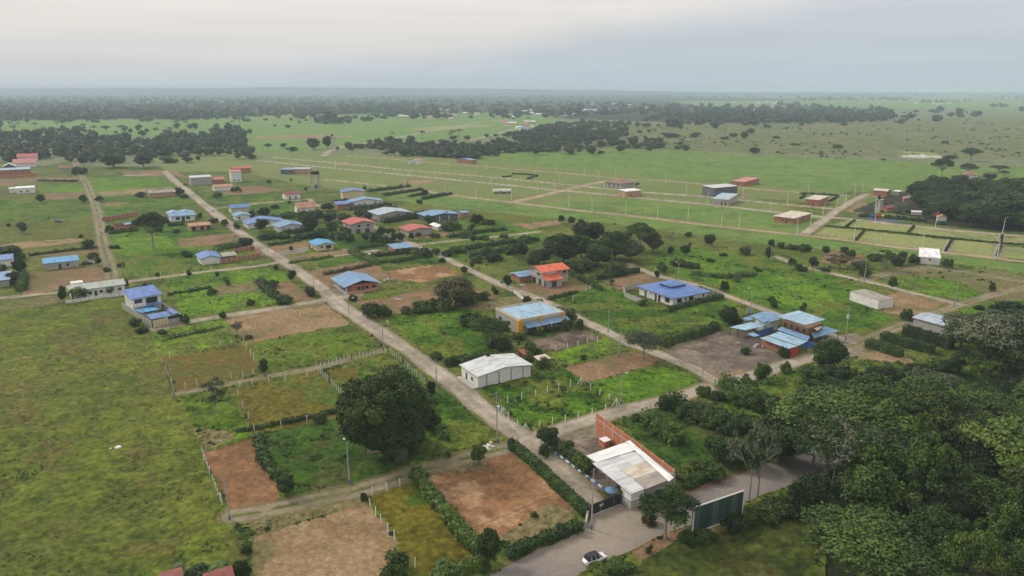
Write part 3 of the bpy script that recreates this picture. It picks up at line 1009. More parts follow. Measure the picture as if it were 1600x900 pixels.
# ---- single trees and bushes: kind, u, v of the foot, width and height in photo pixels, leaf colour
SINGLE = [
    ('fig', 603, 712, 152, 152, 'dark'), ('bush', 640, 700, 60, 46, 'dark'), ('bush', 668, 668, 40, 44, 'dark'),
    ('oval', 608, 722, 30, 40, 'mid'), ('oval', 628, 728, 26, 36, 'grey'), ('oval', 674, 624, 18, 34, 'dark'), ('airy', 676, 642, 22, 26, 'mid'),
    ('oval', 447, 776, 34, 44, 'mid'), ('bush', 567, 782, 15, 18, 'dark'), ('oval', 748, 727, 30, 40, 'mid'), ('bush', 800, 703, 16, 18, 'mid'),
    ('round', 858, 698, 42, 38, 'dark'), ('oval', 765, 885, 42, 72, 'dark'), ('bush', 612, 905, 50, 40, 'dark'), ('oval', 903, 835, 16, 20, 'mid'),
    ('wide', 1040, 842, 84, 88, 'mid'), ('bush', 1100, 850, 36, 34, 'mid'), ('bush', 1014, 818, 24, 22, 'brown'), ('scrub', 972, 895, 44, 20, 'mid'),
    ('scrub', 1013, 862, 14, 12, 'dark'), ('scrub', 935, 893, 34, 12, 'light'), ('scrub', 850, 712, 24, 18, 'mid'),
    ('scrub', 885, 706, 26, 20, 'grey'), ('scrub', 900, 722, 24, 18, 'mid'), ('scrub', 920, 740, 22, 20, 'light'), ('bush', 700, 715, 10, 12, 'mid'),
    ('bush', 500, 660, 22, 18, 'dark'), ('airy', 337, 648, 36, 62, 'grey'), ('oval', 413, 588, 15, 34, 'dark'), ('airy', 370, 526, 20, 28, 'grey'),
    ('scrub', 388, 530, 12, 10, 'brown'), ('scrub', 290, 502, 12, 16, 'dark'), ('bush', 290, 506, 11, 14, 'mid'), ('bush', 392, 478, 13, 14, 'mid'),
    ('bush', 348, 497, 11, 13, 'dark'), ('oval', 457, 440, 15, 22, 'mid'), ('bush', 431, 422, 8, 9, 'mid'), ('bush', 485, 463, 16, 16, 'grey'),
    ('scrub', 444, 475, 24, 12, 'dark'), ('bush', 552, 470, 14, 12, 'mid'), ('scrub', 425, 448, 20, 10, 'mid'), ('scrub', 330, 460, 16, 10, 'dark'),
    ('bush', 585, 497, 38, 30, 'dark'), ('scrub', 606, 495, 16, 18, 'mid'), ('round', 712, 478, 74, 50, 'brown'), ('bush', 662, 488, 34, 22, 'dark'),
    ('bush', 690, 484, 40, 26, 'mid'), ('bush', 728, 474, 44, 26, 'dark'), ('bush', 755, 468, 22, 16, 'mid'), ('scrub', 575, 485, 16, 12, 'mid'), ('scrub', 634, 490, 16, 12, 'grey'),
    ('wide', 766, 548, 62, 56, 'mid'), ('scrub', 735, 510, 36, 22, 'mid'), ('bush', 780, 545, 40, 24, 'mid'), ('bush', 770, 528, 34, 22, 'dark'), ('bush', 835, 522, 18, 12, 'mid'), ('scrub', 812, 530, 22, 14, 'light'),
    ('bush', 681, 561, 22, 14, 'dark'), ('bush', 705, 572, 22, 20, 'dark'), ('bush', 722, 566, 30, 16, 'mid'), ('bush', 746, 564, 30, 14, 'mid'), ('bush', 772, 558, 26, 14, 'light'),
    ('banana', 864, 500, 22, 28, 'mid'), ('banana', 880, 503, 26, 32, 'grey'), ('banana', 894, 500, 20, 24, 'dark'), ('bush', 887, 517, 18, 20, 'mid'), ('bush', 905, 514, 14, 20, 'mid'), ('bush', 865, 520, 14, 14, 'dark'),
    ('bush', 842, 478, 14, 14, 'mid'), ('bush', 823, 473, 12, 14, 'mid'), ('scrub', 775, 460, 14, 12, 'dark'), ('oval', 793, 450, 16, 24, 'dark'),
    ('oval', 725, 428, 12, 14, 'dark'), ('bush', 837, 560, 30, 26, 'mid'), ('bush', 825, 565, 18, 18, 'light'), ('scrub', 848, 575, 22, 22, 'mid'), ('bush', 912, 562, 9, 10, 'dark'),
    ('wide', 1006, 562, 60, 46, 'grey'), ('bush', 990, 530, 28, 16, 'light'), ('scrub', 1002, 476, 20, 10, 'mid'), ('banana', 955, 446, 12, 16, 'mid'), ('banana', 924, 440, 12, 14, 'light'),
    ('round', 1138, 510, 38, 36, 'dark'), ('bush', 1117, 518, 20, 24, 'mid'), ('bush', 1150, 508, 20, 18, 'dark'),
    ('bush', 1100, 619, 24, 20, 'mid'), ('bush', 1145, 608, 22, 20, 'light'), ('oval', 1165, 600, 12, 20, 'brown'), ('oval', 1190, 600, 30, 40, 'mid'), ('bush', 1228, 582, 18, 22, 'light'),
    ('bush', 1221, 557, 22, 24, 'dark'), ('round', 1290, 580, 62, 56, 'mid'), ('bush', 1165, 553, 16, 14, 'dark'),
    ('bush', 1205, 472, 12, 12, 'dark'), ('bush', 1132, 456, 14, 22, 'dark'), ('oval', 1026, 436, 9, 16, 'dark'), ('scrub', 1150, 440, 14, 10, 'grey'),
    ('bush', 1253, 485, 12, 12, 'dark'), ('bush', 1208, 481, 12, 16, 'dark'), ('bush', 1416, 500, 18, 22, 'mid'), ('oval', 1393, 454, 15, 24, 'mid'),
    ('oval', 1393, 442, 10, 12, 'yellow'), ('bush', 1551, 455, 12, 20, 'mid'), ('bush', 1529, 485, 15, 11, 'dark'), ('bush', 1355, 485, 5, 5, 'dark'), ('bush', 1481, 419, 16, 18, 'dark'),
    ('airy', 1380, 422, 36, 36, 'light'), ('bush', 1428, 412, 16, 18, 'dark'), ('bush', 1330, 403, 18, 16, 'dark'), ('oval', 1290, 398, 14, 16, 'dark'), ('oval', 1270, 420, 18, 22, 'dark'),
    ('bush', 1250, 424, 20, 14, 'mid'), ('bush', 1352, 432, 20, 16, 'dark'), ('airy', 1310, 420, 38, 24, 'brown'), ('scrub', 1345, 420, 26, 16, 'grey'), ('scrub', 1400, 415, 22, 14, 'dark'),
    ('bush', 1235, 414, 14, 16, 'dark'), ('bush', 1255, 392, 22, 14, 'dark'), ('bush', 1222, 388, 14, 14, 'dark'), ('bush', 1205, 385, 10, 14, 'dark'), ('oval', 1200, 408, 14, 26, 'dark'), ('bush', 1238, 390, 18, 10, 'brown'),
    ('round', 1108, 385, 20, 22, 'dark'), ('bush', 1075, 370, 12, 10, 'dark'), ('bush', 1078, 385, 5, 6, 'dark'), ('oval', 1070, 400, 18, 20, 'dark'), ('bush', 1048, 396, 10, 14, 'mid'), ('scrub', 1165, 398, 22, 14, 'grey'),
    ('bush', 1034, 425, 16, 20, 'dark'), ('bush', 1060, 415, 28, 14, 'light'), ('bush', 1075, 418, 20, 12, 'mid'),
    # the grove beyond the orange-roofed house
    ('round', 880, 412, 66, 50, 'dark'), ('round', 920, 378, 56, 36, 'dark'), ('round', 862, 398, 34, 32, 'mid'), ('round', 908, 402, 40, 40, 'mid'), ('round', 960, 406, 66, 50, 'mid'), ('wide', 1000, 392, 52, 44, 'mid'),
    ('round', 985, 408, 44, 36, 'grey'), ('round', 935, 416, 50, 40, 'dark'), ('oval', 850, 414, 30, 30, 'dark'), ('oval', 815, 404, 26, 30, 'dark'), ('oval', 1020, 394, 34, 34, 'brown'), ('round', 875, 384, 32, 22, 'light'), ('oval', 1006, 372, 18, 26, 'mid'),
    ('bush', 830, 412, 26, 20, 'mid'), ('bush', 960, 428, 36, 20, 'dark'), ('bush', 905, 424, 40, 22, 'dark'), ('bush', 870, 422, 30, 20, 'mid'), ('oval', 877, 349, 12, 14, 'dark'), ('oval', 893, 352, 14, 16, 'dark'), ('bush', 907, 350, 10, 10, 'mid'),
    # north of the main street
    ('wide', 240, 391, 54, 62, 'dark'), ('bush', 172, 362, 16, 12, 'dark'), ('bush', 127, 372, 6, 8, 'dark'), ('oval', 36, 365, 16, 22, 'grey'), ('oval', 14, 356, 7, 8, 'dark'), ('bush', 140, 388, 18, 14, 'dark'), ('bush', 145, 404, 16, 12, 'dark'), ('oval', 154, 416, 11, 16, 'dark'),
    ('round', 64, 318, 15, 16, 'dark'), ('bush', 130, 316, 12, 12, 'dark'), ('bush', 155, 314, 11, 10, 'dark'), ('round', 10, 405, 50, 24, 'mid'), ('round', 32, 430, 24, 30, 'dark'), ('round', 22, 442, 24, 20, 'dark'), ('bush', 3, 430, 16, 16, 'dark'),
    ('oval', 100, 475, 14, 34, 'mid'), ('banana', 120, 470, 20, 28, 'mid'), ('banana', 132, 466, 16, 20, 'dark'), ('banana', 172, 460, 14, 16, 'mid'), ('oval', 198, 452, 10, 20, 'yellow'), ('oval', 204, 470, 14, 22, 'dark'), ('bush', 210, 510, 22, 12, 'dark'), ('bush', 222, 520, 20, 12, 'dark'), ('bush', 254, 522, 14, 9, 'mid'), ('bush', 168, 424, 12, 8, 'mid'),
    ('bush', 190, 418, 12, 10, 'dark'), ('scrub', 182, 388, 18, 8, 'dark'), ('scrub', 292, 402, 18, 12, 'dark'), ('oval', 296, 434, 9, 14, 'mid'), ('bush', 246, 432, 8, 8, 'mid'), ('oval', 340, 435, 8, 12, 'mid'), ('scrub', 356, 446, 12, 14, 'light'),
    ('round', 385, 388, 26, 20, 'dark'), ('bush', 350, 388, 30, 9, 'mid'), ('bush', 333, 348, 16, 9, 'dark'), ('bush', 353, 352, 14, 14, 'dark'), ('bush', 313, 340, 10, 9, 'dark'), ('bush', 276, 364, 10, 8, 'dark'), ('bush', 246, 362, 20, 14, 'dark'),
    ('oval', 410, 362, 26, 24, 'dark'), ('round', 413, 342, 22, 20, 'dark'), ('bush', 395, 340, 12, 14, 'dark'), ('round', 428, 346, 26, 12, 'mid'), ('bush', 450, 340, 26, 12, 'mid'), ('bush', 372, 358, 12, 10, 'dark'), ('round', 485, 362, 28, 28, 'dark'), ('bush', 458, 360, 16, 12, 'mid'),
    ('round', 516, 348, 26, 18, 'dark'), ('oval', 498, 348, 20, 22, 'mid'), ('bush', 440, 372, 34, 14, 'mid'), ('bush', 415, 374, 26, 12, 'dark'), ('bush', 470, 374, 24, 12, 'dark'), ('bush', 500, 370, 34, 18, 'dark'), ('bush', 530, 374, 30, 16, 'mid'), ('bush', 548, 378, 20, 14, 'dark'),
    ('round', 575, 345, 22, 14, 'mid'), ('round', 512, 330, 24, 14, 'dark'), ('bush', 480, 345, 16, 12, 'mid'), ('banana', 530, 355, 20, 16, 'mid'), ('banana', 510, 345, 18, 14, 'grey'), ('oval', 571, 378, 14, 16, 'mid'), ('bush', 587, 378, 18, 18, 'dark'), ('oval', 596, 372, 16, 20, 'dark'), ('bush', 605, 378, 20, 12, 'mid'), ('oval', 616, 379, 11, 18, 'dark'),
    ('oval', 643, 376, 10, 14, 'dark'), ('oval', 654, 372, 10, 10, 'dark'), ('round', 672, 352, 20, 18, 'mid'), ('bush', 700, 360, 30, 14, 'mid'), ('oval', 697, 342, 9, 14, 'mid'), ('bush', 746, 350, 20, 16, 'dark'), ('oval', 740, 380, 12, 14, 'dark'), ('bush', 762, 352, 18, 14, 'mid'), ('bush', 728, 372, 16, 12, 'mid'), ('oval', 666, 410, 20, 24, 'dark'),
    ('bush', 691, 411, 10, 11, 'mid'), ('bush', 650, 404, 24, 12, 'mid'), ('scrub', 715, 396, 26, 14, 'mid'), ('bush', 700, 400, 20, 12, 'dark'), ('bush', 775, 408, 34, 18, 'dark'), ('bush', 745, 410, 20, 12, 'mid'), ('oval', 738, 420, 9, 14, 'mid'), ('bush', 763, 398, 20, 12, 'dark'), ('scrub', 800, 396, 30, 16, 'mid'),
    ('oval', 455, 393, 7, 10, 'mid'), ('bush', 429, 326, 14, 8, 'dark'), ('bush', 452, 318, 6, 6, 'mid'), ('round', 497, 296, 12, 9, 'dark'), ('oval', 478, 298, 6, 6, 'dark'), ('oval', 455, 284, 5, 6, 'dark'), ('bush', 420, 286, 8, 6, 'dark'), ('oval', 664, 305, 12, 10, 'dark'), ('bush', 655, 318, 12, 6, 'dark'), ('oval', 570, 298, 8, 8, 'dark'),
    ('round', 130, 258, 18, 16, 'dark'), ('round', 178, 262, 44, 26, 'mid'), ('round', 225, 262, 30, 24, 'dark'), ('bush', 125, 272, 22, 14, 'dark'), ('bush', 268, 254, 30, 9, 'dark'), ('round', 294, 254, 20, 10, 'dark'), ('oval', 310, 252, 9, 9, 'dark'), ('wide', 375, 236, 24, 15, 'dark'), ('round', 364, 219, 12, 12, 'dark'), ('round', 376, 216, 9, 8, 'dark'),
    ('round', 490, 234, 24, 20, 'dark'), ('round', 512, 232, 20, 22, 'dark'), ('round', 443, 231, 11, 8, 'dark'), ('bush', 456, 236, 20, 8, 'dark'), ('wide', 419, 236, 13, 12, 'dark'), ('oval', 527, 235, 8, 7, 'dark'), ('oval', 549, 236, 12, 8, 'dark'),
    ('bush', 220, 308, 16, 10, 'dark'), ('bush', 280, 304, 16, 14, 'dark'), ('bush', 288, 310, 14, 8, 'mid'), ('bush', 252, 300, 14, 7, 'dark'), ('bush', 340, 308, 14, 9, 'mid'), ('bush', 370, 300, 14, 12, 'dark'),
    # open plain on the right
    ('wide', 1470, 280, 34, 33, 'dark'), ('wide', 1517, 252, 32, 21, 'dark'), ('wide', 1512, 275, 28, 20, 'dark'), ('round', 1546, 282, 20, 13, 'dark'), ('wide', 1560, 270, 28, 12, 'dark'), ('wide', 1568, 275, 14, 9, 'dark'), ('bush', 1485, 248, 20, 7, 'dark'),
    ('round', 1178, 241, 22, 12, 'dark'), ('bush', 1072, 235, 12, 5, 'dark'), ('round', 1163, 218, 16, 14, 'dark'), ('round', 1173, 210, 15, 11, 'dark'), ('round', 1118, 203, 12, 14, 'dark'), ('round', 1063, 203, 10, 10, 'dark'), ('round', 979, 214, 10, 9, 'dark'), ('bush', 1213, 217, 10, 6, 'dark'), ('bush', 1132, 218, 16, 6, 'dark'), ('bush', 1147, 214, 14, 6, 'dark'),
    ('bush', 1050, 215, 26, 7, 'dark'), ('bush', 1085, 214, 22, 7, 'dark'), ('bush', 995, 231, 24, 6, 'dark'), ('bush', 1022, 231, 22, 6, 'dark'), ('scrub', 1306, 231, 20, 5, 'dark'), ('scrub', 1240, 227, 16, 5, 'dark'), ('bush', 1478, 225, 12, 8, 'grey'), ('bush', 1200, 200, 12, 6, 'dark'),
    # gardens round the playground
    ('bare', 1400, 330, 34, 20, 'brown'), ('oval', 1418, 336, 10, 10, 'dark'), ('oval', 1378, 333, 5, 6, 'dark'), ('oval', 1402, 337, 12, 10, 'brown'), ('oval', 1447, 340, 18, 16, 'dark'), ('round', 1386, 322, 18, 12, 'brown'), ('bush', 1372, 325, 12, 8, 'dark'),
    # near the bottom edge
    ('palm', 348, 915, 40, 50, 'mid'), ('palm', 283, 905, 22, 34, 'grey'), ('oval', 380, 915, 34, 50, 'dark'), ('bush', 310, 905, 50, 24, 'dark'), ('scrub', 500, 915, 20, 10, 'mid'), ('banana', 692, 890, 26, 22, 'mid'), ('bush', 385, 860, 20, 14, 'mid'),
]
for r in SINGLE:
    plant_px(*r)

# tall palms scattered over the far fields
for u, v, h in [(1040 / 4 + 400, 218, 15), (613, 217, 12)] + [(55, 204, 14), (147, 210, 15), (131, 206, 14), (30, 200, 10), (247, 202, 12), (277, 202, 16), (291, 200, 12), (323, 196, 13), (375, 196, 15), (437, 188, 10), (467, 194, 8), (485, 190, 8), (707, 216, 14), (717, 216, 16), (703, 217, 11), (742, 246, 12), (90, 200, 11), (347, 228, 8)]:
    plant_px('palm', u, v, h * 0.8, h * 1.1, 'dark', group='tall palms over the fields')
for u, v, wd, h in [(70, 208, 16, 11), (95, 206, 18, 13), (125, 208, 20, 12), (165, 206, 14, 10), (190, 203, 16, 9), (205, 208, 14, 10), (232, 206, 12, 8), (262, 206, 14, 9), (300, 203, 12, 10), (340, 200, 12, 8), (20, 206, 16, 10), (445, 202, 12, 6), (465, 198, 8, 6), (430, 200, 10, 5), (42, 212, 16, 10), (150, 214, 18, 9), (108, 212, 16, 10), (220, 214, 16, 9), (1175, 205, 9, 6), (1230, 205, 9, 5)]:
    plant_px(RV.choice(['wide', 'round', 'airy', 'oval']), u + RV.uniform(-5, 5), v + RV.uniform(-3, 3), wd * RV.uniform(.5, 1.1), h * RV.uniform(.8, 1.2), RV.choice(['dark', 'mid']), group='single trees over the far fields')
for u, v, wd, h, mt in [(470, 352, 18, 16, 'mid'), (488, 372, 22, 12, 'mid'), (515, 362, 20, 14, 'dark'), (540, 366, 18, 14, 'dark'), (500, 338, 18, 10, 'mid'), (535, 342, 22, 10, 'mid'), (560, 338, 18, 10, 'dark'), (452, 352, 20, 10, 'dark'), (425, 372, 14, 10, 'mid'), (610, 366, 18, 12, 'mid'), (625, 376, 14, 12, 'mid'), (680, 372, 16, 10, 'mid'), (715, 358, 18, 9, 'dark'), (735, 360, 16, 10, 'mid'), (755, 375, 20, 9, 'mid'), (790, 372, 16, 9, 'mid'), (820, 380, 22, 12, 'dark'), (815, 392, 20, 12, 'mid'), (680, 398, 16, 10, 'mid'), (1085, 420, 16, 9, 'mid'), (1110, 410, 14, 8, 'dark'), (1130, 400, 12, 8, 'mid'), (1185, 425, 16, 8, 'mid'), (1290, 425, 14, 9, 'mid'), (1320, 395, 14, 10, 'mid'), (1365, 408, 20, 12, 'mid'), (1410, 402, 14, 9, 'dark')]:
    plant_px('scrub', u, v, wd, h, mt)

# ---- the wood on the right: trees one can tell apart
wood_specs = []
rw = random.Random(11)


def fill_wood(poly, step, kinds, wr, hr, mats, seed, group):
    """trees on a jittered grid on the ground inside a photo polygon"""
    rr = random.Random(seed)
    wp = np.array([G(*q) for q in poly])
    x0, y0 = wp.min(0)
    x1, y1 = wp.max(0)
    n = 0
    y = y0
    row = 0
    while y < y1:
        x = x0 + (row % 2) * step * .5
        while x < x1:
            px, py = x + rr.uniform(-.35, .35) * step, y + rr.uniform(-.35, .35) * step
            if inpoly(np.array([px]), np.array([py]), wp)[0]:
                u, v = toUV(px, py)
                plant(rr.choice(kinds), u, v, rr.uniform(*wr), rr.uniform(*hr), rr.choice(mats), group=group)
                n += 1
            x += step
        y += step * .87
        row += 1
    return n


G_W = 'trees of the wood beside the paved road'
fill_wood([(1250, 700), (1315, 665), (1340, 640), (1460, 612), (1600, 600), (1720, 600), (1760, 640), (1500, 700), (1380, 735), (1260, 770)], 11.5, ['wide', 'wide', 'oval', 'airy', 'round', 'wide', 'oval', 'bamboo'], (9, 16), (6, 12), ['mid', 'light', 'mid', 'mid', 'dark', 'light'], 3, G_W)
fill_wood([(1285, 770), (1400, 735), (1760, 660), (1900, 960), (1450, 960), (1350, 860)], 10.5, ['round', 'wide', 'oval', 'oval', 'airy', 'wide', 'bare', 'bamboo'], (8, 14), (7, 14), ['dark', 'mid', 'mid', 'dark', 'light', 'dark'], 8, G_W)
fill_wood([(1290, 650), (1300, 612), (1380, 598), (1410, 610), (1370, 630)], 9, ['round', 'oval', 'wide'], (7, 11), (4, 6.5), ['mid', 'dark', 'light'], 21, G_W)
plant('bamboo', 1440, 800, 13, 15, 'light')
plant('bamboo', 1432, 735, 8, 12, 'light')
plant('bare', 1300, 765, 15, 14, 'grey')
plant('bare', 1320, 745, 14, 13, 'grey')
plant('bare', 1450, 655, 15, 13, 'grey')
plant('bare', 1170, 782, 9, 17, 'grey')
plant('airy', 1183, 778, 7, 15, 'mid')
plant('wide', 1350, 905, 20, 10, 'mid')
plant('wide', 1400, 930, 18, 9, 'mid')
plant('wide', 1545, 590, 26, 17, 'grey')
plant('wide', 1580, 600, 24, 16, 'dark')
plant('wide', 1310, 700, 26, 12, 'light')
plant('wide', 1290, 742, 18, 11, 'mid')
plant('wide', 1600, 780, 24, 15, 'light')
for u, v, k, wd, hh, mt in [(1125, 722, 'round', 8, 6.5, 'mid'), (1085, 738, 'bush', 4, 2.5, 'mid'), (1155, 728, 'round', 8, 6, 'dark'), (1192, 712, 'round', 8, 6, 'mid'), (1215, 725, 'oval', 9, 9, 'dark'), (1065, 745, 'bush', 5, 3, 'light'), (1110, 745, 'bush', 6, 3.5, 'mid'),
                             (1045, 640, 'bush', 5, 3.4, 'dark'), (1065, 650, 'bush', 5, 3.2, 'mid'), (1085, 658, 'bush', 5, 3.4, 'dark'), (1108, 667, 'bush', 5, 3.4, 'mid'), (1130, 677, 'bush', 5.5, 3.6, 'dark'), (1155, 684, 'bush', 6, 4, 'mid'), (1180, 694, 'bush', 6, 4, 'dark'), (1205, 690, 'bush', 8, 7, 'dark'),
                             (1122, 626, 'bush', 4, 3, 'mid'), (1150, 630, 'bush', 5, 3.5, 'light'), (1175, 640, 'bush', 5, 4, 'dark'), (1165, 612, 'bush', 5, 4, 'light'), (1200, 640, 'bush', 7, 5, 'mid'), (1215, 655, 'bush', 7, 6, 'mid'), (1240, 660, 'bush', 8, 6, 'light'),
                             (1012, 664, 'bush', 4, 3, 'dark'), (1028, 676, 'bush', 4.5, 3, 'mid'), (1042, 684, 'bush', 4.5, 3.2, 'light'), (1056, 694, 'bush', 3.5, 3, 'dark'), (995, 658, 'bush', 3, 2, 'mid'),
                             (1270, 610, 'round', 9, 7, 'mid'), (1305, 610, 'round', 9, 7, 'dark'), (1260, 640, 'round', 8, 6, 'mid'), (1330, 592, 'bush', 6, 4, 'mid'), (1285, 590, 'bush', 6, 4.5, 'light'),
                             (1500, 545, 'round', 12, 9, 'dark'), (1540, 530, 'wide', 12, 9, 'grey'), (1600, 520, 'round', 14, 8, 'dark'), (1510, 570, 'bush', 7, 5, 'mid'), (1460, 578, 'bush', 6, 3, 'mid'), (1590, 560, 'round', 14, 10, 'dark'), (1570, 505, 'round', 12, 8, 'mid'), (1480, 585, 'round', 8, 4.5, 'mid'), (1430, 592, 'round', 8, 4.5, 'dark'), (1400, 602, 'round', 8, 5, 'mid'),
                             (1215, 803, 'bush', 6, 4, 'dark'), (1185, 815, 'bush', 6, 4, 'dark'), (1250, 795, 'bush', 8, 5, 'dark'), (1145, 825, 'bush', 5, 3, 'dark'), (1075, 850, 'bush', 4, 2.5, 'dark'), (1265, 800, 'round', 9, 8, 'dark')]:
    plant(k, u, v, wd, hh, mt)
# the far wood on the right
G_F = 'trees of the grove behind the playground'
fill_wood([(1420, 305), (1470, 296), (1560, 296), (1650, 298), (1700, 330), (1700, 362), (1600, 362), (1500, 357), (1470, 350), (1440, 332)], 17, ['round', 'round', 'oval'], (17, 24), (10, 14), ['dark', 'mid', 'mid', 'dark'], 17, G_F)
plant('round', 1570, 352, 34, 18, 'mid')

# ---- far off woods: nobody could count these
FOLM = leaf_mat('far_foliage', (0.016, 0.028, 0.012), (0.034, 0.052, 0.018), (0.062, 0.082, 0.030))


def far_tpl(seed, n, size):
    rs = np.random.RandomState(seed)
    lob = blob_lobes(rs, 5.0, 5.2, 4.2, 7, 1.8, 3.0)
    return lobes_crown(rs, lob, n, size, 0.85)


FT_A = [far_tpl(300 + i, 170, 1.0) for i in range(5)]
FT_B = [far_tpl(320 + i, 24, 2.2) for i in range(5)]


def mass(name, polys, dens, wr, tpl, seed, label, hscale=1.0):
    """dens: crowns per photo pixel row-area, made even over the ground by weighting"""
    rs = np.random.RandomState(seed)
    VV, FF, TT, off = [], [], [], 0
    for poly, cnt in polys:
        poly = np.array(poly, float)
        u0, v0 = poly.min(0)
        u1, v1 = poly.max(0)
        uu = rs.uniform(u0, u1, cnt * 6)
        vv = rs.uniform(v0, v1, cnt * 6)
        m = inpoly(uu, vv, poly)
        uu, vv = uu[m][:cnt], vv[m][:cnt]
        for u, v in zip(uu, vv):
            x, y = G(u, v)
            Vt, Ft, Tt = tpl[rs.randint(len(tpl))]
            w_ = rs.uniform(*wr)
            a = rs.uniform(0, 6.28)
            s, zs = w_ / 10, w_ / 10 * rs.uniform(0.55, 1.3) * hscale
            R_ = np.array([[cos(a) * s, -sin(a) * s, 0], [sin(a) * s, cos(a) * s, 0], [0, 0, zs]])
            VV.append(Vt @ R_.T + np.array([x, y, -0.12 * w_ * hscale]))
            FF.append(Ft + off)
            TT.append(Tt + rs.uniform(-0.5, 0.45))
            off += len(Vt)
    me = as_mesh(name, (np.concatenate(VV), np.concatenate(FF), np.concatenate(TT)), FOLM)
    link(name, me, kind='stuff', label=label)


mass('woodland', [([(-120, 215), (60, 208), (180, 218), (230, 226), (300, 224), (250, 240), (110, 243), (60, 250), (-120, 262)], 420),
                  ([(250, 222), (372, 206), (382, 218), (350, 236), (270, 242), (240, 236)], 200),
                  ([(100, 242), (250, 236), (290, 246), (130, 250)], 60), ([(-100, 198), (400, 202), (400, 250), (-100, 262)], 130)], 1, (8, 19), FT_A, 1,
     'dark mixed woodland along the left side before the far green fields', 0.9)
mass('thicket', [([(540, 232), (600, 226), (700, 232), (830, 226), (880, 220), (870, 238), (800, 240), (700, 246), (640, 238)], 300),
                 ([(800, 215), (840, 200), (900, 192), (985, 192), (975, 214), (900, 226), (820, 230)], 380),
                 ([(930, 225), (1060, 222), (1060, 233), (930, 232)], 22), ([(560, 240), (760, 246), (745, 250), (700, 247)], 40), ([(560, 224), (700, 214), (1000, 190), (1080, 234), (800, 248), (600, 244)], 120)], 1, (9, 17), FT_A, 2,
     'dark thicket running from the field lane to the far village', 0.7)
mass('distant_woods', [([(-160, 143), (640, 144), (640, 172), (600, 178), (400, 183), (300, 187), (0, 188), (-160, 192)], 3200),
                       ([(600, 172), (665, 158), (668, 176), (640, 183), (600, 184)], 90),
                       ([(660, 178), (692, 178), (690, 183), (660, 183)], 12), ([(492, 190), (546, 188), (544, 194), (496, 195)], 26), ([(558, 188), (578, 188), (578, 191), (558, 191)], 6),
                       ([(640, 142), (1800, 143), (1800, 150), (640, 156)], 1100),
                       ([(660, 155), (900, 160), (1000, 164), (1200, 170), (1210, 185), (1000, 180), (880, 183), (800, 180), (660, 178)], 520),
                       ([(1180, 168), (1240, 162), (1395, 174), (1400, 188), (1330, 192), (1200, 192), (1050, 190), (990, 188)], 460),
                       ([(1250, 151), (1420, 152), (1422, 157), (1240, 158)], 160), ([(1520, 150), (1800, 148), (1800, 156), (1560, 156)], 150),
                       ([(0, 187), (640, 178), (860, 180), (860, 186), (640, 188), (0, 194)], 110), ([(1050, 184), (1480, 180), (1500, 196), (1000, 200)], 60), ([(1485, 178), (1528, 176), (1528, 183), (1488, 184)], 16), ([(1550, 164), (1576, 163), (1576, 168), (1550, 169)], 12), ([(1590, 168), (1640, 168), (1640, 176), (1590, 176)], 12),
                       ([(1400, 176), (1470, 172), (1468, 178), (1400, 180)], 12), ([(1440, 158), (1520, 157), (1520, 160), (1440, 162)], 26)], 1, (11, 27), FT_B, 3,
     'hazy blue grey woods stretching to the horizon', 0.8)


# low wooded rise on the horizon, left and centre
def build_rise():
    xs = np.linspace(-9500, 9500, 160)
    ys = np.linspace(8200, 12800, 14)
    X, Y = np.meshgrid(xs, ys, indexing='ij')
    env = np.exp(-((Y - 10600) / 1300) ** 2)
    lat = 26 + 62 * sstep(3500, -1500, X)
    Z = env * lat * (0.72 + 0.5 * fbm(X, Y, 1500, 8, 4)) - 1.0
    V = np.stack([X.ravel(), Y.ravel(), Z.ravel()], 1)
    nr, nc = X.shape
    i = np.arange((nr - 1) * (nc - 1))
    ri, ci = i // (nc - 1), i % (nc - 1)
    v0 = ri * nc + ci
    Fq = np.stack([v0, v0 + nc, v0 + nc + 1, v0 + 1], 1)
    me = mesh_np('hills', V, Fq, [noise_mat('wooded_slope', (0.018, 0.028, 0.026), (0.05, 0.062, 0.055), 0.02)], smooth=True)
    link('hills', me, kind='structure', label='low hazy blue wooded rise along the horizon')


build_rise()

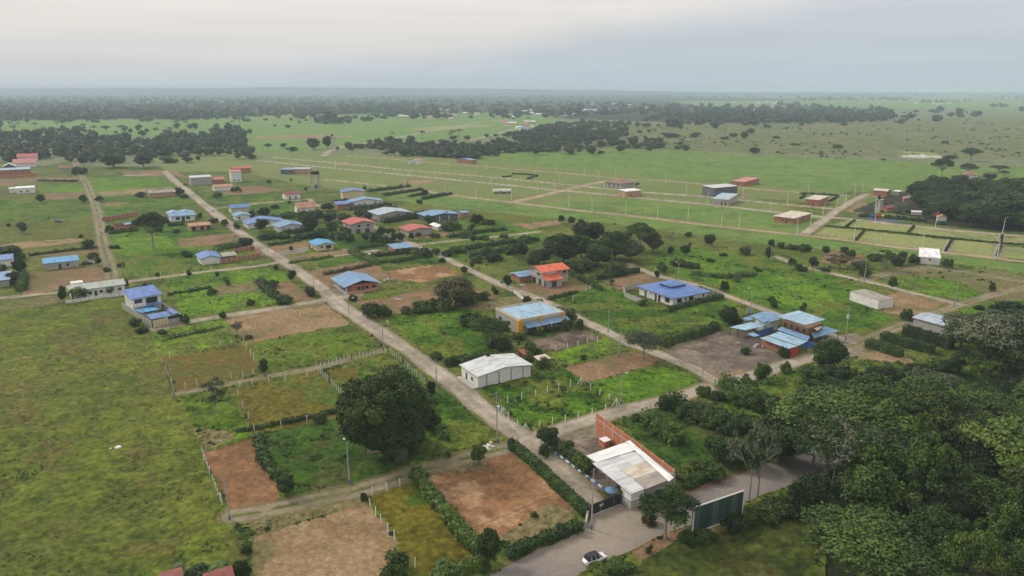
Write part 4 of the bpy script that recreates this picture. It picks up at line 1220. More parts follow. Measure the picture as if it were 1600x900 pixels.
# ---- scattered scrub of the marshy plain and weeds in the plots: uncountable low growth
def weeds(name, n_try, region, size, types, seed, mat, label, quads=14, thr=0.5, fs=14):
    rs = np.random.RandomState(seed)
    uu = rs.uniform(region[0], region[2], n_try)
    vv = rs.uniform(region[1], region[3], n_try)
    t = H / (SP + (vv - 450) / F * CP)
    x, y = (uu - 800) / F * t, (CP - (vv - 450) / F * SP) * t
    ok = np.zeros(n_try, bool)
    for ty, poly in PL:
        m = inpoly(uu, vv, poly)
        ok[m] = ty in types
    if 'base' in types:
        cov = np.zeros(n_try, bool)
        for ty, poly in PL:
            cov |= inpoly(uu, vv, poly)
        ok |= ~cov
    ok &= fbm(x, y, fs, seed, 3) + rs.uniform(-.12, .12, n_try) > thr
    for pts, hw, st in ROADS.values():
        ok &= dist_line(x, y, [G(*q) for q in pts], hw) > hw + 0.7
    ok &= ~inpoly(uu, vv, PAVED)
    for q in KEEP_OUT:
        ok &= ~inpoly(uu, vv, q)
    x, y = x[ok], y[ok]
    n = len(x)
    s = rs.uniform(size[0], size[1], n)
    tt = rs.uniform(0.1, 0.9, n)
    k = quads
    d = rnd_unit(rs, n * k)
    d[:, 2] = np.abs(d[:, 2])
    S = np.repeat(s, k)[:, None]
    base = np.repeat(np.stack([x, y, np.zeros(n)], 1), k, 0)
    Pt = base + d * S * np.array([1, 1, 0.75]) * rs.uniform(0.35, 1.0, (n * k, 1)) + np.array([0, 0, 0.1])
    Nn = d + rs.normal(size=d.shape) * 0.6
    Nn /= np.linalg.norm(Nn, axis=1)[:, None]
    a = np.cross(Nn, rnd_unit(rs, n * k))
    a /= np.linalg.norm(a, axis=1)[:, None]
    b = np.cross(Nn, a)
    a, b = a * S * 0.42, b * S * 0.28
    V = np.stack([Pt - a, Pt - b, Pt + a, Pt + b], 1).reshape(-1, 3)
    me = as_mesh(name, (V, np.arange(len(V)).reshape(-1, 4), np.repeat(np.repeat(tt, k) + rs.normal(size=n * k) * 0.08, 4)), ML[mat])
    link(name, me, kind='stuff', label=label)
    return n

# ================================================================ buildings
KEEP_OUT = []


def plain(name, c, rough=0.7, spec=0.3, metal=0.0, var=0.12, scale=1.2, dirt=None, dirt_amt=0.35, emit=None):
    """painted or bare surface with patches and stains in its own colour"""
    m, nt, b = new_mat(name)
    tc = N(nt, 'ShaderNodeTexCoord')
    n1 = N(nt, 'ShaderNodeTexNoise', i_Scale=scale, i_Detail=6.0, i_Roughness=0.65)
    L(nt, tc.outputs['Object'], n1.inputs['Vector'])
    r = ramp(nt, [(0.3, tuple(x * (1 - var) for x in c)), (0.7, tuple(min(x * (1 + var), 0.95) for x in c))])
    L(nt, n1.outputs[0], r.inputs[0])
    outc = r.outputs[0]
    if dirt:
        n2 = N(nt, 'ShaderNodeTexNoise', i_Scale=scale * 0.45, i_Detail=7.0, i_Roughness=0.7)
        L(nt, tc.outputs['Object'], n2.inputs['Vector'])
        mr = N(nt, 'ShaderNodeMapRange', i_1=0.48, i_2=0.68, i_3=0.0, i_4=dirt_amt)
        L(nt, n2.outputs[0], mr.inputs[0])
        mx = N(nt, 'ShaderNodeMix', data_type='RGBA')
        L(nt, mr.outputs[0], mx.inputs[0])
        L(nt, outc, mx.inputs[6])
        mx.inputs[7].default_value = (*dirt, 1)
        outc = mx.outputs[2]
    L(nt, outc, b.inputs['Base Color'])
    b.inputs['Roughness'].default_value = rough
    b.inputs['Specular IOR Level'].default_value = spec
    b.inputs['Metallic'].default_value = metal
    return m


def roof_mat(name, c, axis='X', rough=0.45, dirt=(0.16, 0.12, 0.09), amt=0.35, pitch=0.95, tile=False):
    """corrugated sheets: sheet-to-sheet differences, fine ribs, rust and grime"""
    m, nt, b = new_mat(name)
    tc = N(nt, 'ShaderNodeTexCoord')
    sp = N(nt, 'ShaderNodeSeparateXYZ')
    L(nt, tc.outputs['Object'], sp.inputs[0])
    ax, other = (sp.outputs['X'], sp.outputs['Y']) if axis == 'X' else (sp.outputs['Y'], sp.outputs['X'])
    fl = N(nt, 'ShaderNodeMath', operation='DIVIDE')
    L(nt, ax, fl.inputs[0])
    fl.inputs[1].default_value = pitch
    f2 = N(nt, 'ShaderNodeMath', operation='FLOOR')
    L(nt, fl.outputs[0], f2.inputs[0])
    g1 = N(nt, 'ShaderNodeMath', operation='DIVIDE')
    L(nt, other, g1.inputs[0])
    g1.inputs[1].default_value = 3.1
    g2 = N(nt, 'ShaderNodeMath', operation='FLOOR')
    L(nt, g1.outputs[0], g2.inputs[0])
    cb = N(nt, 'ShaderNodeCombineXYZ')
    L(nt, f2.outputs[0], cb.inputs[0])
    L(nt, g2.outputs[0], cb.inputs[1])
    wn = N(nt, 'ShaderNodeTexWhiteNoise')
    L(nt, cb.outputs[0], wn.inputs[0])
    mr = N(nt, 'ShaderNodeMapRange', i_1=0.0, i_2=1.0, i_3=0.76, i_4=1.17)
    L(nt, wn.outputs[0], mr.inputs[0])
    sc_ = N(nt, 'ShaderNodeVectorMath', operation='SCALE')
    sc_.inputs[0].default_value = c
    L(nt, mr.outputs[0], sc_.inputs['Scale'])
    mp = N(nt, 'ShaderNodeMapping')
    mp.inputs['Scale'].default_value = (1.6, 0.35, 1) if axis == 'X' else (0.35, 1.6, 1)
    L(nt, tc.outputs['Object'], mp.inputs[0])
    n2 = N(nt, 'ShaderNodeTexNoise', i_Scale=1.0, i_Detail=7.0, i_Roughness=0.7)
    L(nt, mp.outputs[0], n2.inputs['Vector'])
    md = N(nt, 'ShaderNodeMapRange', i_1=0.45, i_2=0.72, i_3=0.0, i_4=amt)
    L(nt, n2.outputs[0], md.inputs[0])
    mx = N(nt, 'ShaderNodeMix', data_type='RGBA')
    L(nt, md.outputs[0], mx.inputs[0])
    L(nt, sc_.outputs[0], mx.inputs[6])
    mx.inputs[7].default_value = (*dirt, 1)
    L(nt, mx.outputs[2], b.inputs['Base Color'])
    b.inputs['Roughness'].default_value = rough
    b.inputs['Specular IOR Level'].default_value = 0.35
    wv = N(nt, 'ShaderNodeMath', operation='SINE')
    k = N(nt, 'ShaderNodeMath', operation='MULTIPLY')
    L(nt, ax, k.inputs[0])
    k.inputs[1].default_value = 2 * pi / 0.24
    L(nt, k.outputs[0], wv.inputs[0])
    bp = N(nt, 'ShaderNodeBump', i_Strength=0.35, i_Distance=0.03)
    L(nt, wv.outputs[0], bp.inputs['Height'])
    L(nt, bp.outputs[0], b.inputs['Normal'])
    return m


def brick_mat(name, c1, c2, mortar=(0.32, 0.28, 0.24)):
    m, nt, b = new_mat(name)
    tc = N(nt, 'ShaderNodeTexCoord')
    sp = N(nt, 'ShaderNodeSeparateXYZ')
    L(nt, tc.outputs['Object'], sp.inputs[0])
    ad = N(nt, 'ShaderNodeMath', operation='ADD')
    L(nt, sp.outputs['X'], ad.inputs[0])
    L(nt, sp.outputs['Y'], ad.inputs[1])
    cb = N(nt, 'ShaderNodeCombineXYZ')
    L(nt, ad.outputs[0], cb.inputs[0])
    L(nt, sp.outputs['Z'], cb.inputs[1])
    bk = N(nt, 'ShaderNodeTexBrick')
    bk.inputs['Scale'].default_value = 1.0
    bk.inputs['Brick Width'].default_value = 0.34
    bk.inputs['Row Height'].default_value = 0.24
    bk.inputs['Mortar Size'].default_value = 0.012
    bk.inputs['Color1'].default_value = (*c1, 1)
    bk.inputs['Color2'].default_value = (*c2, 1)
    bk.inputs['Mortar'].default_value = (*mortar, 1)
    L(nt, cb.outputs[0], bk.inputs['Vector'])
    n2 = N(nt, 'ShaderNodeTexNoise', i_Scale=0.7, i_Detail=6.0, i_Roughness=0.7)
    L(nt, tc.outputs['Object'], n2.inputs['Vector'])
    mr = N(nt, 'ShaderNodeMapRange', i_1=0.3, i_2=0.7, i_3=0.75, i_4=1.2)
    L(nt, n2.outputs[0], mr.inputs[0])
    s_ = N(nt, 'ShaderNodeVectorMath', operation='SCALE')
    L(nt, bk.outputs['Color'], s_.inputs[0])
    L(nt, mr.outputs[0], s_.inputs['Scale'])
    L(nt, s_.outputs[0], b.inputs['Base Color'])
    b.inputs['Roughness'].default_value = 0.9
    return m


GRIME = (0.20, 0.17, 0.14)
W = {
    'white': plain('white_paint', (0.72, 0.71, 0.68), dirt=GRIME, dirt_amt=0.3),
    'cream': plain('cream_paint', (0.62, 0.52, 0.34), dirt=GRIME),
    'grey': plain('cement_render', (0.36, 0.34, 0.31), dirt=(0.2, 0.19, 0.17)),
    'block': brick_mat('concrete_blocks', (0.40, 0.37, 0.33), (0.33, 0.31, 0.28), (0.45, 0.42, 0.38)),
    'dark': plain('dark_blocks', (0.11, 0.12, 0.13), dirt=(0.2, 0.19, 0.17)),
    'brick': brick_mat('red_bricks', (0.42, 0.145, 0.075), (0.33, 0.11, 0.06)),
    'orange': brick_mat('orange_bricks', (0.55, 0.16, 0.06), (0.46, 0.13, 0.05)),
    'pink': plain('salmon_render', (0.46, 0.25, 0.17), dirt=GRIME),
    'yellow': plain('ochre_paint', (0.60, 0.32, 0.05), dirt=GRIME),
    'blue': plain('blue_paint', (0.05, 0.13, 0.42), dirt=GRIME),
    'red': plain('red_paint', (0.50, 0.03, 0.03)),
    'stone': plain('stone_cladding', (0.40, 0.37, 0.33), var=0.3, scale=3.0, dirt=(0.12, 0.11, 0.10)),
    'wood': plain('brown_timber', (0.17, 0.09, 0.05)),
}
GLASS = plain('dark_glass', (0.02, 0.025, 0.03), rough=0.15, spec=0.6)
FRAME = plain('white_frame', (0.62, 0.62, 0.60))
FRAMED = plain('dark_frame', (0.05, 0.05, 0.055))
METAL = plain('dark_steel', (0.10, 0.10, 0.11), rough=0.5, metal=0.3)
CONC = plain('concrete', (0.42, 0.40, 0.37), var=0.12, dirt=(0.25, 0.23, 0.2))
BLACK = plain('black_plastic', (0.02, 0.02, 0.022), rough=0.5)
RC = {
    'blue': (0.16, 0.31, 0.50), 'sky': (0.30, 0.47, 0.62), 'royal': (0.10, 0.20, 0.50), 'bright': (0.07, 0.32, 0.62), 'red': (0.50, 0.09, 0.08), 'pinkred': (0.52, 0.17, 0.16), 'orange': (0.72, 0.13, 0.055),
    'grey': (0.44, 0.46, 0.47), 'pale': (0.60, 0.62, 0.63), 'white': (0.80, 0.80, 0.79), 'beige': (0.62, 0.54, 0.44), 'brown': (0.24, 0.13, 0.09), 'terracotta': (0.50, 0.24, 0.14), 'greyblue': (0.38, 0.46, 0.54), 'mossy': (0.40, 0.44, 0.40), 'maroon': (0.24, 0.06, 0.05), 'rust': (0.34, 0.30, 0.26)}
RMC = {}


def RM(c, axis):
    if (c, axis) not in RMC:
        amt = {'white': 0.12, 'beige': 0.5, 'rust': 0.6, 'mossy': 0.5, 'grey': 0.35}.get(c, 0.38)
        RMC[(c, axis)] = roof_mat('roof_sheets_' + c, RC[c], axis, amt=amt)
    return RMC[(c, axis)]


class MB:
    def __init__(s):
        s.V, s.F = [], []

    def poly(s, pts, faces):
        o = len(s.V)
        s.V += [tuple(p) for p in pts]
        s.F += [tuple(i + o for i in f) for f in faces]
        return s

    def box(s, x0, y0, z0, x1, y1, z1):
        P_ = [(x0, y0, z0), (x1, y0, z0), (x1, y1, z0), (x0, y1, z0), (x0, y0, z1), (x1, y0, z1), (x1, y1, z1), (x0, y1, z1)]
        return s.poly(P_, [(0, 3, 2, 1), (4, 5, 6, 7), (0, 1, 5, 4), (1, 2, 6, 5), (2, 3, 7, 6), (3, 0, 4, 7)])

    def slab(s, q, t=0.1):
        """plate: four or three top corners, thickness straight down"""
        n = len(q)
        P_ = list(q) + [(x, y, z - t) for x, y, z in q]
        F_ = [tuple(range(n)), tuple(range(2 * n - 1, n - 1, -1))] + [(i, n + i, n + (i + 1) % n, (i + 1) % n) for i in range(n)]
        return s.poly(P_, F_)

    def prism(s, prof, ax, a0, a1):
        """profile in (other, z), extruded along x or y"""
        n = len(prof)
        if ax == 'x':
            P_ = [(a0, p, z) for p, z in prof] + [(a1, p, z) for p, z in prof]
        else:
            P_ = [(p, a0, z) for p, z in prof] + [(p, a1, z) for p, z in prof]
        F_ = [tuple(range(n)), tuple(range(2 * n - 1, n - 1, -1))] + [(i, n + i, n + (i + 1) % n, (i + 1) % n) for i in range(n)]
        return s.poly(P_, F_)

    def tube(s, p0, p1, r0, r1=None, n=8):
        r1 = r0 if r1 is None else r1
        a, b = np.array(p0, float), np.array(p1, float)
        t = (b - a) / np.linalg.norm(b - a)
        u = np.cross(t, (0, 0, 1) if abs(t[2]) < 0.9 else (1, 0, 0))
        u /= np.linalg.norm(u)
        w_ = np.cross(t, u)
        V = [a + r0 * (cos(2 * pi * k / n) * u + sin(2 * pi * k / n) * w_) for k in range(n)] + [b + r1 * (cos(2 * pi * k / n) * u + sin(2 * pi * k / n) * w_) for k in range(n)]
        F_ = [(k, (k + 1) % n, n + (k + 1) % n, n + k) for k in range(n)] + [tuple(range(n - 1, -1, -1)), tuple(range(n, 2 * n))]
        return s.poly(V, F_)

    def build(s, name, mat, parent=None, smooth=False, **props):
        me = bpy.data.meshes.new(name)
        me.from_pydata([tuple(map(float, v)) for v in s.V], [], s.F)
        me.materials.append(mat)
        if smooth:
            for p in me.polygons:
                p.use_smooth = True
        import bmesh
        bm = bmesh.new()
        bm.from_mesh(me)
        bmesh.ops.recalc_face_normals(bm, faces=bm.faces)
        bm.to_mesh(me)
        bm.free()
        return link(name, me, parent, **props)


ANG = radians(30.75)


class House:
    """walls on a rectangle: origin at the near corner, x to the right corner, y to the left-far corner"""

    def __init__(s, name, label, cat, c, l, r, ang=None, group=None, w=None, d=None):
        pc, pl, pr = np.array(G(*c)), np.array(G(*l)), np.array(G(*r))
        if ang is None:
            ang = ANG
        elif ang == 'r':
            q = pr - pc
            ang = atan2(q[1], q[0])
        elif ang == 'l':
            q = pl - pc
            ang = atan2(q[1], q[0]) - pi / 2
        a, b = np.array((cos(ang), sin(ang))), np.array((-sin(ang), cos(ang)))
        s.W = w if w else max(2.0, float((pr - pc) @ a))
        s.D = d if d else max(2.0, float((pl - pc) @ b))
        s.ang = ang
        s.root = link(name, None, category=cat, label=label, group=group)
        s.root.empty_display_size = 0.1
        s.root.location = (pc[0], pc[1], 0)
        s.root.rotation_euler = (0, 0, ang)
        KEEP_OUT.append([(c[0], c[1] + 1), (r[0] + 1, r[1]), (r[0] + l[0] - c[0], r[1] + l[1] - c[1] - 2), (l[0] - 1, l[1])])
        LM.append(((c[0] + l[0] + r[0]) / 3, (c[1] + l[1] + r[1]) / 3, None))
        s.pc, s.a, s.b = pc, a, b

    def lm(s, phrase):
        LM[-1] = (LM[-1][0], LM[-1][1], phrase)
        return s

    def walls(s, h, mat='white', roof='flat', rh=1.2, x0=0, y0=0, x1=None, y1=None, z0=-0.1, name='wall', label=None):
        x1 = s.W if x1 is None else x1
        y1 = s.D if y1 is None else y1
        m = MB()
        if roof == 'gx':
            m.prism([(y0, z0), (y1, z0), (y1, h), ((y0 + y1) / 2, h + rh), (y0, h)], 'x', x0, x1)
        elif roof == 'gy':
            m.prism([(x0, z0), (x1, z0), (x1, h), ((x0 + x1) / 2, h + rh), (x0, h)], 'y', y0, y1)
        elif roof == 'sy+':
            m.prism([(y0, z0), (y1, z0), (y1, h + rh), (y0, h)], 'x', x0, x1)
        elif roof == 'sy-':
            m.prism([(y0, z0), (y1, z0), (y1, h), (y0, h + rh)], 'x', x0, x1)
        elif roof == 'sx+':
            m.prism([(x0, z0), (x1, z0), (x1, h + rh), (x0, h)], 'y', y0, y1)
        elif roof == 'sx-':
            m.prism([(x0, z0), (x1, z0), (x1, h), (x0, h + rh)], 'y', y0, y1)
        else:
            m.box(x0, y0, z0, x1, y1, h)
        m.build(name, W[mat], s.root, label=label)
        return s

    def roof(s, kind, h, rh=1.2, col='blue', o=0.6, x0=0, y0=0, x1=None, y1=None, t=0.12, label=None, name='roof'):
        x1 = s.W if x1 is None else x1
        y1 = s.D if y1 is None else y1
        X0, X1, Y0, Y1 = x0 - o, x1 + o, y0 - o, y1 + o
        xm, ym = (x0 + x1) / 2, (y0 + y1) / 2
        m = MB()
        e = t + 0.02
        if kind == 'gx':
            dz = rh / (ym - y0) * o
            m.slab([(X0, Y0, h - dz + e), (X1, Y0, h - dz + e), (X1, ym, h + rh + e), (X0, ym, h + rh + e)], t)
            m.slab([(X1, Y1, h - dz + e), (X0, Y1, h - dz + e), (X0, ym, h + rh + e), (X1, ym, h + rh + e)], t)
            ax = 'X'
        elif kind == 'gy':
            dz = rh / (xm - x0) * o
            m.slab([(X0, Y1, h - dz + e), (X0, Y0, h - dz + e), (xm, Y0, h + rh + e), (xm, Y1, h + rh + e)], t)
            m.slab([(X1, Y0, h - dz + e), (X1, Y1, h - dz + e), (xm, Y1, h + rh + e), (xm, Y0, h + rh + e)], t)
            ax = 'Y'
        elif kind in ('sy+', 'sy-'):
            k = rh / (y1 - y0) * o
            za, zb = (h - k, h + rh + k) if kind == 'sy+' else (h + rh + k, h - k)
            m.slab([(X0, Y0, za + e), (X1, Y0, za + e), (X1, Y1, zb + e), (X0, Y1, zb + e)], t)
            ax = 'X'
        elif kind in ('sx+', 'sx-'):
            k = rh / (x1 - x0) * o
            za, zb = (h - k, h + rh + k) if kind == 'sx+' else (h + rh + k, h - k)
            m.slab([(X0, Y0, za + e), (X1, Y0, zb + e), (X1, Y1, zb + e), (X0, Y1, za + e)], t)
            ax = 'Y'
        elif kind == 'hip':
            if x1 - x0 > y1 - y0:
                q = (y1 - y0) / 2
                A, B = (x0 + q, ym, h + rh + e), (x1 - q, ym, h + rh + e)
                dz = rh / q * o
                z = h - dz + e
                m.slab([(X0, Y0, z), (X1, Y0, z), B, A], t)
                m.slab([(X1, Y1, z), (X0, Y1, z), A, B], t)
                m.slab([(X0, Y1, z), (X0, Y0, z), A], t)
                m.slab([(X1, Y0, z), (X1, Y1, z), B], t)
                ax = 'X'
            else:
                q = (x1 - x0) / 2
                A, B = (xm, y0 + q, h + rh + e), (xm, y1 - q, h + rh + e)
                dz = rh / q * o
                z = h - dz + e
                m.slab([(X0, Y1, z), (X0, Y0, z), A, B], t)
                m.slab([(X1, Y0, z), (X1, Y1, z), B, A], t)
                m.slab([(X0, Y0, z), (X1, Y0, z), A], t)
                m.slab([(X1, Y1, z), (X0, Y1, z), B], t)
                ax = 'Y'
        else:
            m.box(X0, Y0, h + 0.02, X1, Y1, h + 0.02 + t)
            ax = 'X'
        m.build(name, RM(col, ax), s.root, label=label)
        return s

    def opening(s, kind, side, p, z0, w_, h_, y=0.0, x=0.0, frame='w', W_=None, D_=None):
        """window or door on the front ('a', facing the right-near side) or the left ('b') wall; p is 0..1 along it"""
        fm = FRAME if frame == 'w' else FRAMED
        m, g = MB(), MB()
        if side == 'a':
            c = p * (W_ or s.W) + (x if W_ else 0)
            if kind == 'window':
                m.box(c - w_ / 2 - .09, y - .05, z0 - .09, c + w_ / 2 + .09, y + .06, z0)
                m.box(c - w_ / 2 - .09, y - .05, z0 + h_, c + w_ / 2 + .09, y + .06, z0 + h_ + .09)
                m.box(c - w_ / 2 - .09, y - .05, z0, c - w_ / 2, y + .06, z0 + h_)
                m.box(c + w_ / 2, y - .05, z0, c + w_ / 2 + .09, y + .06, z0 + h_)
            g.box(c - w_ / 2, y - .02, z0, c + w_ / 2, y + .05, z0 + h_)
        else:
            c = p * (D_ or s.D) + (y if D_ else 0)
            if kind == 'window':
                m.box(x - .05, c - w_ / 2 - .09, z0 - .09, x + .06, c + w_ / 2 + .09, z0)
                m.box(x - .05, c - w_ / 2 - .09, z0 + h_, x + .06, c + w_ / 2 + .09, z0 + h_ + .09)
                m.box(x - .05, c - w_ / 2 - .09, z0, x + .06, c - w_ / 2, z0 + h_)
                m.box(x - .05, c + w_ / 2, z0, x + .06, c + w_ / 2 + .09, z0 + h_)
            g.box(x - .02, c - w_ / 2, z0, x + .05, c + w_ / 2, z0 + h_)
        if kind == 'window':
            f = m.build('window', fm, s.root)
            g.build('pane', GLASS, f)
        else:
            d = g.build('door', {'w': W['white'], 'd': FRAMED, 'n': W['wood'], 'b': W['blue']}.get(frame, FRAMED), s.root)
            k = MB()
            if side == 'a':
                k.box(c + w_ / 2 - .18, y - .06, z0 + 1.0, c + w_ / 2 - .08, y - .025, z0 + 1.15)
            else:
                k.box(x - .06, c + w_ / 2 - .18, z0 + 1.0, x - .025, c + w_ / 2 - .08, z0 + 1.15)
            k.build('handle', METAL, d)
        return s

    def wins(s, side, ps, z0=1.0, w_=1.2, h_=1.1, **k):
        for p in ps:
            s.opening('window', side, p, z0, w_, h_, **k)
        return s

    def door(s, side, p, w_=1.0, h_=2.1, z0=0.0, **k):
        return s.opening('door', side, p, z0, w_, h_, **k)

    def part(s, name, mb, mat, label=None):
        return mb.build(name, mat, s.root, label=label)

    def posts(s, pts, h, r=0.09, mat=None, name='pillar', z0=-0.1):
        for x, y in pts:
            m = MB()
            m.box(x - r, y - r, z0, x + r, y + r, h)
            m.build(name, mat or CONC, s.root)
        return s


def H_(label, c, l, r, h, roof='gx', rh=1.0, wall='white', col='blue', phrase=None, o=0.6, wa=(), wb=(), da=(), db=(), name='house', cat='house', **k):
    if c[1] < 335 and name != 'hut':
        h, rh = h * 1.25, rh * 1.3
    hs = House(name, label, cat, c, l, r, **k)
    hs.lm(phrase or label)
    hs.walls(h, wall, roof, rh)
    hs.roof(roof, h, rh, col, o)
    hs.wins('a', wa)
    hs.wins('b', wb)
    for p in da:
        hs.door('a', p, frame='d')
    for p in db:
        hs.door('b', p, frame='d')
    return hs


def tank(u, v, z, r=0.9, h=1.3, mat=None, label=None, parent=None, xy=None):
    """round lidded water tank"""
    x, y = xy or G(u, v)
    root = link('water_tank', None, category='water tank', label=label)
    root.location = (x, y, z)
    MB().tube((0, 0, 0), (0, 0, h), r, r * 0.94, 14).build('tank_body', mat or BLACK, root)
    MB().tube((0, 0, h), (0, 0, h + 0.25), r * 0.6, r * 0.3, 12).build('lid', mat or BLACK, root)
    return root


# ---- white gabled warehouse beside the main street
hs = H_('long white block house with pale grey gable roof beside the main dirt street', (747, 607), (715, 590), (827, 587), 3.4, 'gy', 1.1, 'white', 'pale', 'the grey-roofed white warehouse', 0.5, wb=(0.35,), db=(0.7,))
m = MB().box(-1.6, 0, -0.05, 0, hs.D, 0.3)
hs.part('porch', m, CONC)
for k in range(4):
    hs.part('buttress', MB().box(hs.W * (0.15 + 0.23 * k), -0.16, -0.1, hs.W * (0.15 + 0.23 * k) + 0.3, 0, 3.5), W['grey'])
tank(0, 0, 4.55, 0.6, 0.9, label='small black water tank on the ridge of the white warehouse', xy=tuple(hs.pc + hs.a * hs.W * .5 + hs.b * hs.D * 0.97))
H_('tiny shed with rusty beige lean-to roof behind the white warehouse', (843, 575), (838, 570), (856, 570), 2.2, 'sy+', 0.3, 'wood', 'beige', 'the tiny rusty shed', 0.3, name='shed', cat='shed')
H_('small red-roofed hut behind the white warehouse', (820, 565), (817, 558), (830, 561), 2.0, 'sy+', 0.3, 'wood', 'red', 'the small red hut', 0.2, name='shed', cat='shed')

# ---- ochre and grey long house with flat blue roof
hs = House('house', 'low long house with ochre corners, flat light blue roof and blue veranda roof', 'house', (811, 524), (787, 502), (876, 508)).lm('the ochre-cornered long house')
hs.walls(4.6, 'grey')
w_, d_ = hs.W, hs.D
hs.part('parapet', MB().box(0, 0, 4.6, w_, 0.2, 5.3).box(0, d_ - .2, 4.6, w_, d_, 5.3).box(0, .2, 4.6, .2, d_ - .2, 5.3).box(w_ - .2, .2, 4.6, w_, d_ - .2, 5.3), W['cream'])
hs.part('roof', MB().slab([(0.22, 0.22, 4.85), (w_ - .22, 0.22, 4.85), (w_ - .22, d_ / 2, 5.2), (.22, d_ / 2, 5.2)], .1).slab([(w_ - .22, d_ - .22, 4.85), (.22, d_ - .22, 4.85), (.22, d_ / 2, 5.2), (w_ - .22, d_ / 2, 5.2)], .1), RM('sky', 'X'))
hs.part('veranda_roof', MB().slab([(1.5, -2.8, 3.0), (w_ + 0.8, -2.8, 3.0), (w_ + .8, -.02, 3.6), (1.5, -.02, 3.6)], .1), RM('blue', 'X'))
for p in (0.0, 0.42, 0.93):
    hs.part('corner_pier', MB().box(w_ * p - .05, -.35, -.1, w_ * p + 1.5, -.01, 4.9), W['yellow'])
hs.part('side_pier', MB().box(-.3, -.3, -.1, -.01, 1.6, 4.9), W['yellow'])
hs.posts([(w_ * .62, -2.6), (w_ * .98, -2.6), (w_ * .3, -2.6)], 2.95, .13)
hs.wins('a', (0.2, 0.3, 0.52, 0.66, 0.76, 0.86), 1.2, 0.9, 1.1)
hs.wins('b', (0.42, 0.78), 1.6, 1.8, 1.6)
hs.door('a', 0.58, frame='n')

# ---- orange-roofed two-storey house
hs = House('house', 'two-storey house under construction with bright orange roofs and unfinished block walls', 'house', (856, 450), (829, 438), (891, 442)).lm('the orange-roofed two-storey house')
w_, d_ = hs.W, hs.D
hs.walls(5.6, 'block', 'gx', 1.3, x0=0, y0=d_ * .28)
hs.roof('gx', 5.6, 1.3, 'orange', 0.7, y0=d_ * .28, label='main orange roof')
hs.walls(3.0, 'block', 'sy+', 1.2, x1=w_ * .55, y1=d_ * .28, name='annex_wall')
hs.roof('sy+', 3.0, 1.3, 'orange', 0.5, x1=w_ * .55, y1=d_ * .3, name='lower_roof')
hs.part('gable_panel', MB().box(w_ * .1, d_ * .28 - .03, 4.6, w_ * .52, d_ * .28 - .002, 5.9), W['white'])
hs.part('brick_band', MB().box(w_ * .56, d_ * .28 - .06, 3.2, w_ - .01, d_ * .28 - .004, 5.5), W['pink'])
hs.opening('window', 'a', 0.86, 3.9, 1.5, 1.2, y=d_ * .28 - .06)
hs.opening('window', 'a', 0.66, 1.2, .8, 1.2, y=d_ * .28)
hs.opening('door', 'a', 0.25, 0, 2.4, 2.4, frame='d')
hs.opening('door', 'b', 0.12, 0, 2.2, 2.4, frame='d')
hs.opening('door', 'b', 0.42, 0, 2.0, 2.4, frame='d')
hs.opening('door', 'b', 0.72, 0, 2.4, 2.3, frame='d')
hs.opening('window', 'b', 0.5, 3.6, 2.4, 1.3)
hs = H_('open brick shed with light blue lean-to roof beside the orange-roofed house', (812, 442), (801, 436), (830, 435), 2.6, 'gx', 0.5, 'brick', 'blue', 'the brick lean-to shed', 0.8, name='shed', cat='shed')
tank(784, 442, 0, 0.7, 0.9, plain('green_plastic', (0.03, 0.22, 0.14)), 'green tank standing by the second street opposite the orange-roofed house')

# ---- white house with blue pyramid roof and cupola
hs = House('house', 'white house with wide blue hip roof and a small raised cupola', 'house', (1051, 479), (1006, 459), (1091, 464)).lm('the blue-roofed white house with cupola')
w_, d_ = hs.W, hs.D
hs.walls(3.4, 'white')
hs.roof('hip', 3.4, 1.7, 'royal', 1.0)
hs.part('cupola_wall', MB().box(w_ * .30, d_ * .36, 4.0, w_ * .72, d_ * .70, 5.4), W['dark'])
hs.roof('hip', 5.4, 0.8, 'royal', 0.6, w_ * .30, d_ * .36, w_ * .72, d_ * .70, name='cupola_roof')
hs.wins('a', (0.18, 0.52), 1.1, 2.0, 1.4, frame='d')
hs.wins('a', (0.36, 0.88), 1.6, .6, .8, frame='d')
hs.opening('window', 'b', 0.16, 1.0, 2.2, 1.5, frame='d')
hs.opening('door', 'b', 0.44, 0, 3.2, 2.5, frame='d')
hs.opening('door', 'b', 0.8, 0, 1.2, 2.3, frame='n')
hs.posts([(-1.6, d_ * .35), (-1.6, d_ * .62)], 3.2, .16, W['white'])

# ---- walls in the open
def wall(label, pts, h, t=0.16, mat='block', name='boundary_wall', cat='wall', coping=False, closed=False, z0=-0.1):
    root = link(name, None, category=cat, label=label)
    P0 = np.array(G(*pts[0]))
    root.location = (P0[0], P0[1], 0)
    for a, b in zip(pts[:-1], pts[1:]):
        a, b = np.array(G(*a)), np.array(G(*b))
        d = b - a
        ln = np.linalg.norm(d)
        n = int(ln // 3) + 1
        seg = MB().box(0, -t / 2, z0, ln, t / 2, h)
        o = seg.build('wall_panel', W[mat], root)
        o.location = (*(a - P0), 0)
        o.rotation_euler = (0, 0, atan2(d[1], d[0]))
        for k in range(n + 1):
            q = k * ln / n
            c = MB().box(q - .12, -t / 2 - .05, z0, q + .12, t / 2 + .05, h + .06).build('pier', CONC, root)
            c.location = o.location
            c.rotation_euler = o.rotation_euler
    return root


wall('pale block garden wall beside the blue-roofed house with cupola', [(1001, 448), (974, 456), (977, 466), (1004, 477)], 2.2, mat='block')
wall('low dark wall along the right side of the blue-roofed house with cupola', [(1092, 452), (1130, 466)], 1.6, mat='dark')
wall('weathered low white wall beside the second street below the orange-roofed house', [(803, 458), (818, 470)], 1.3, mat='white')

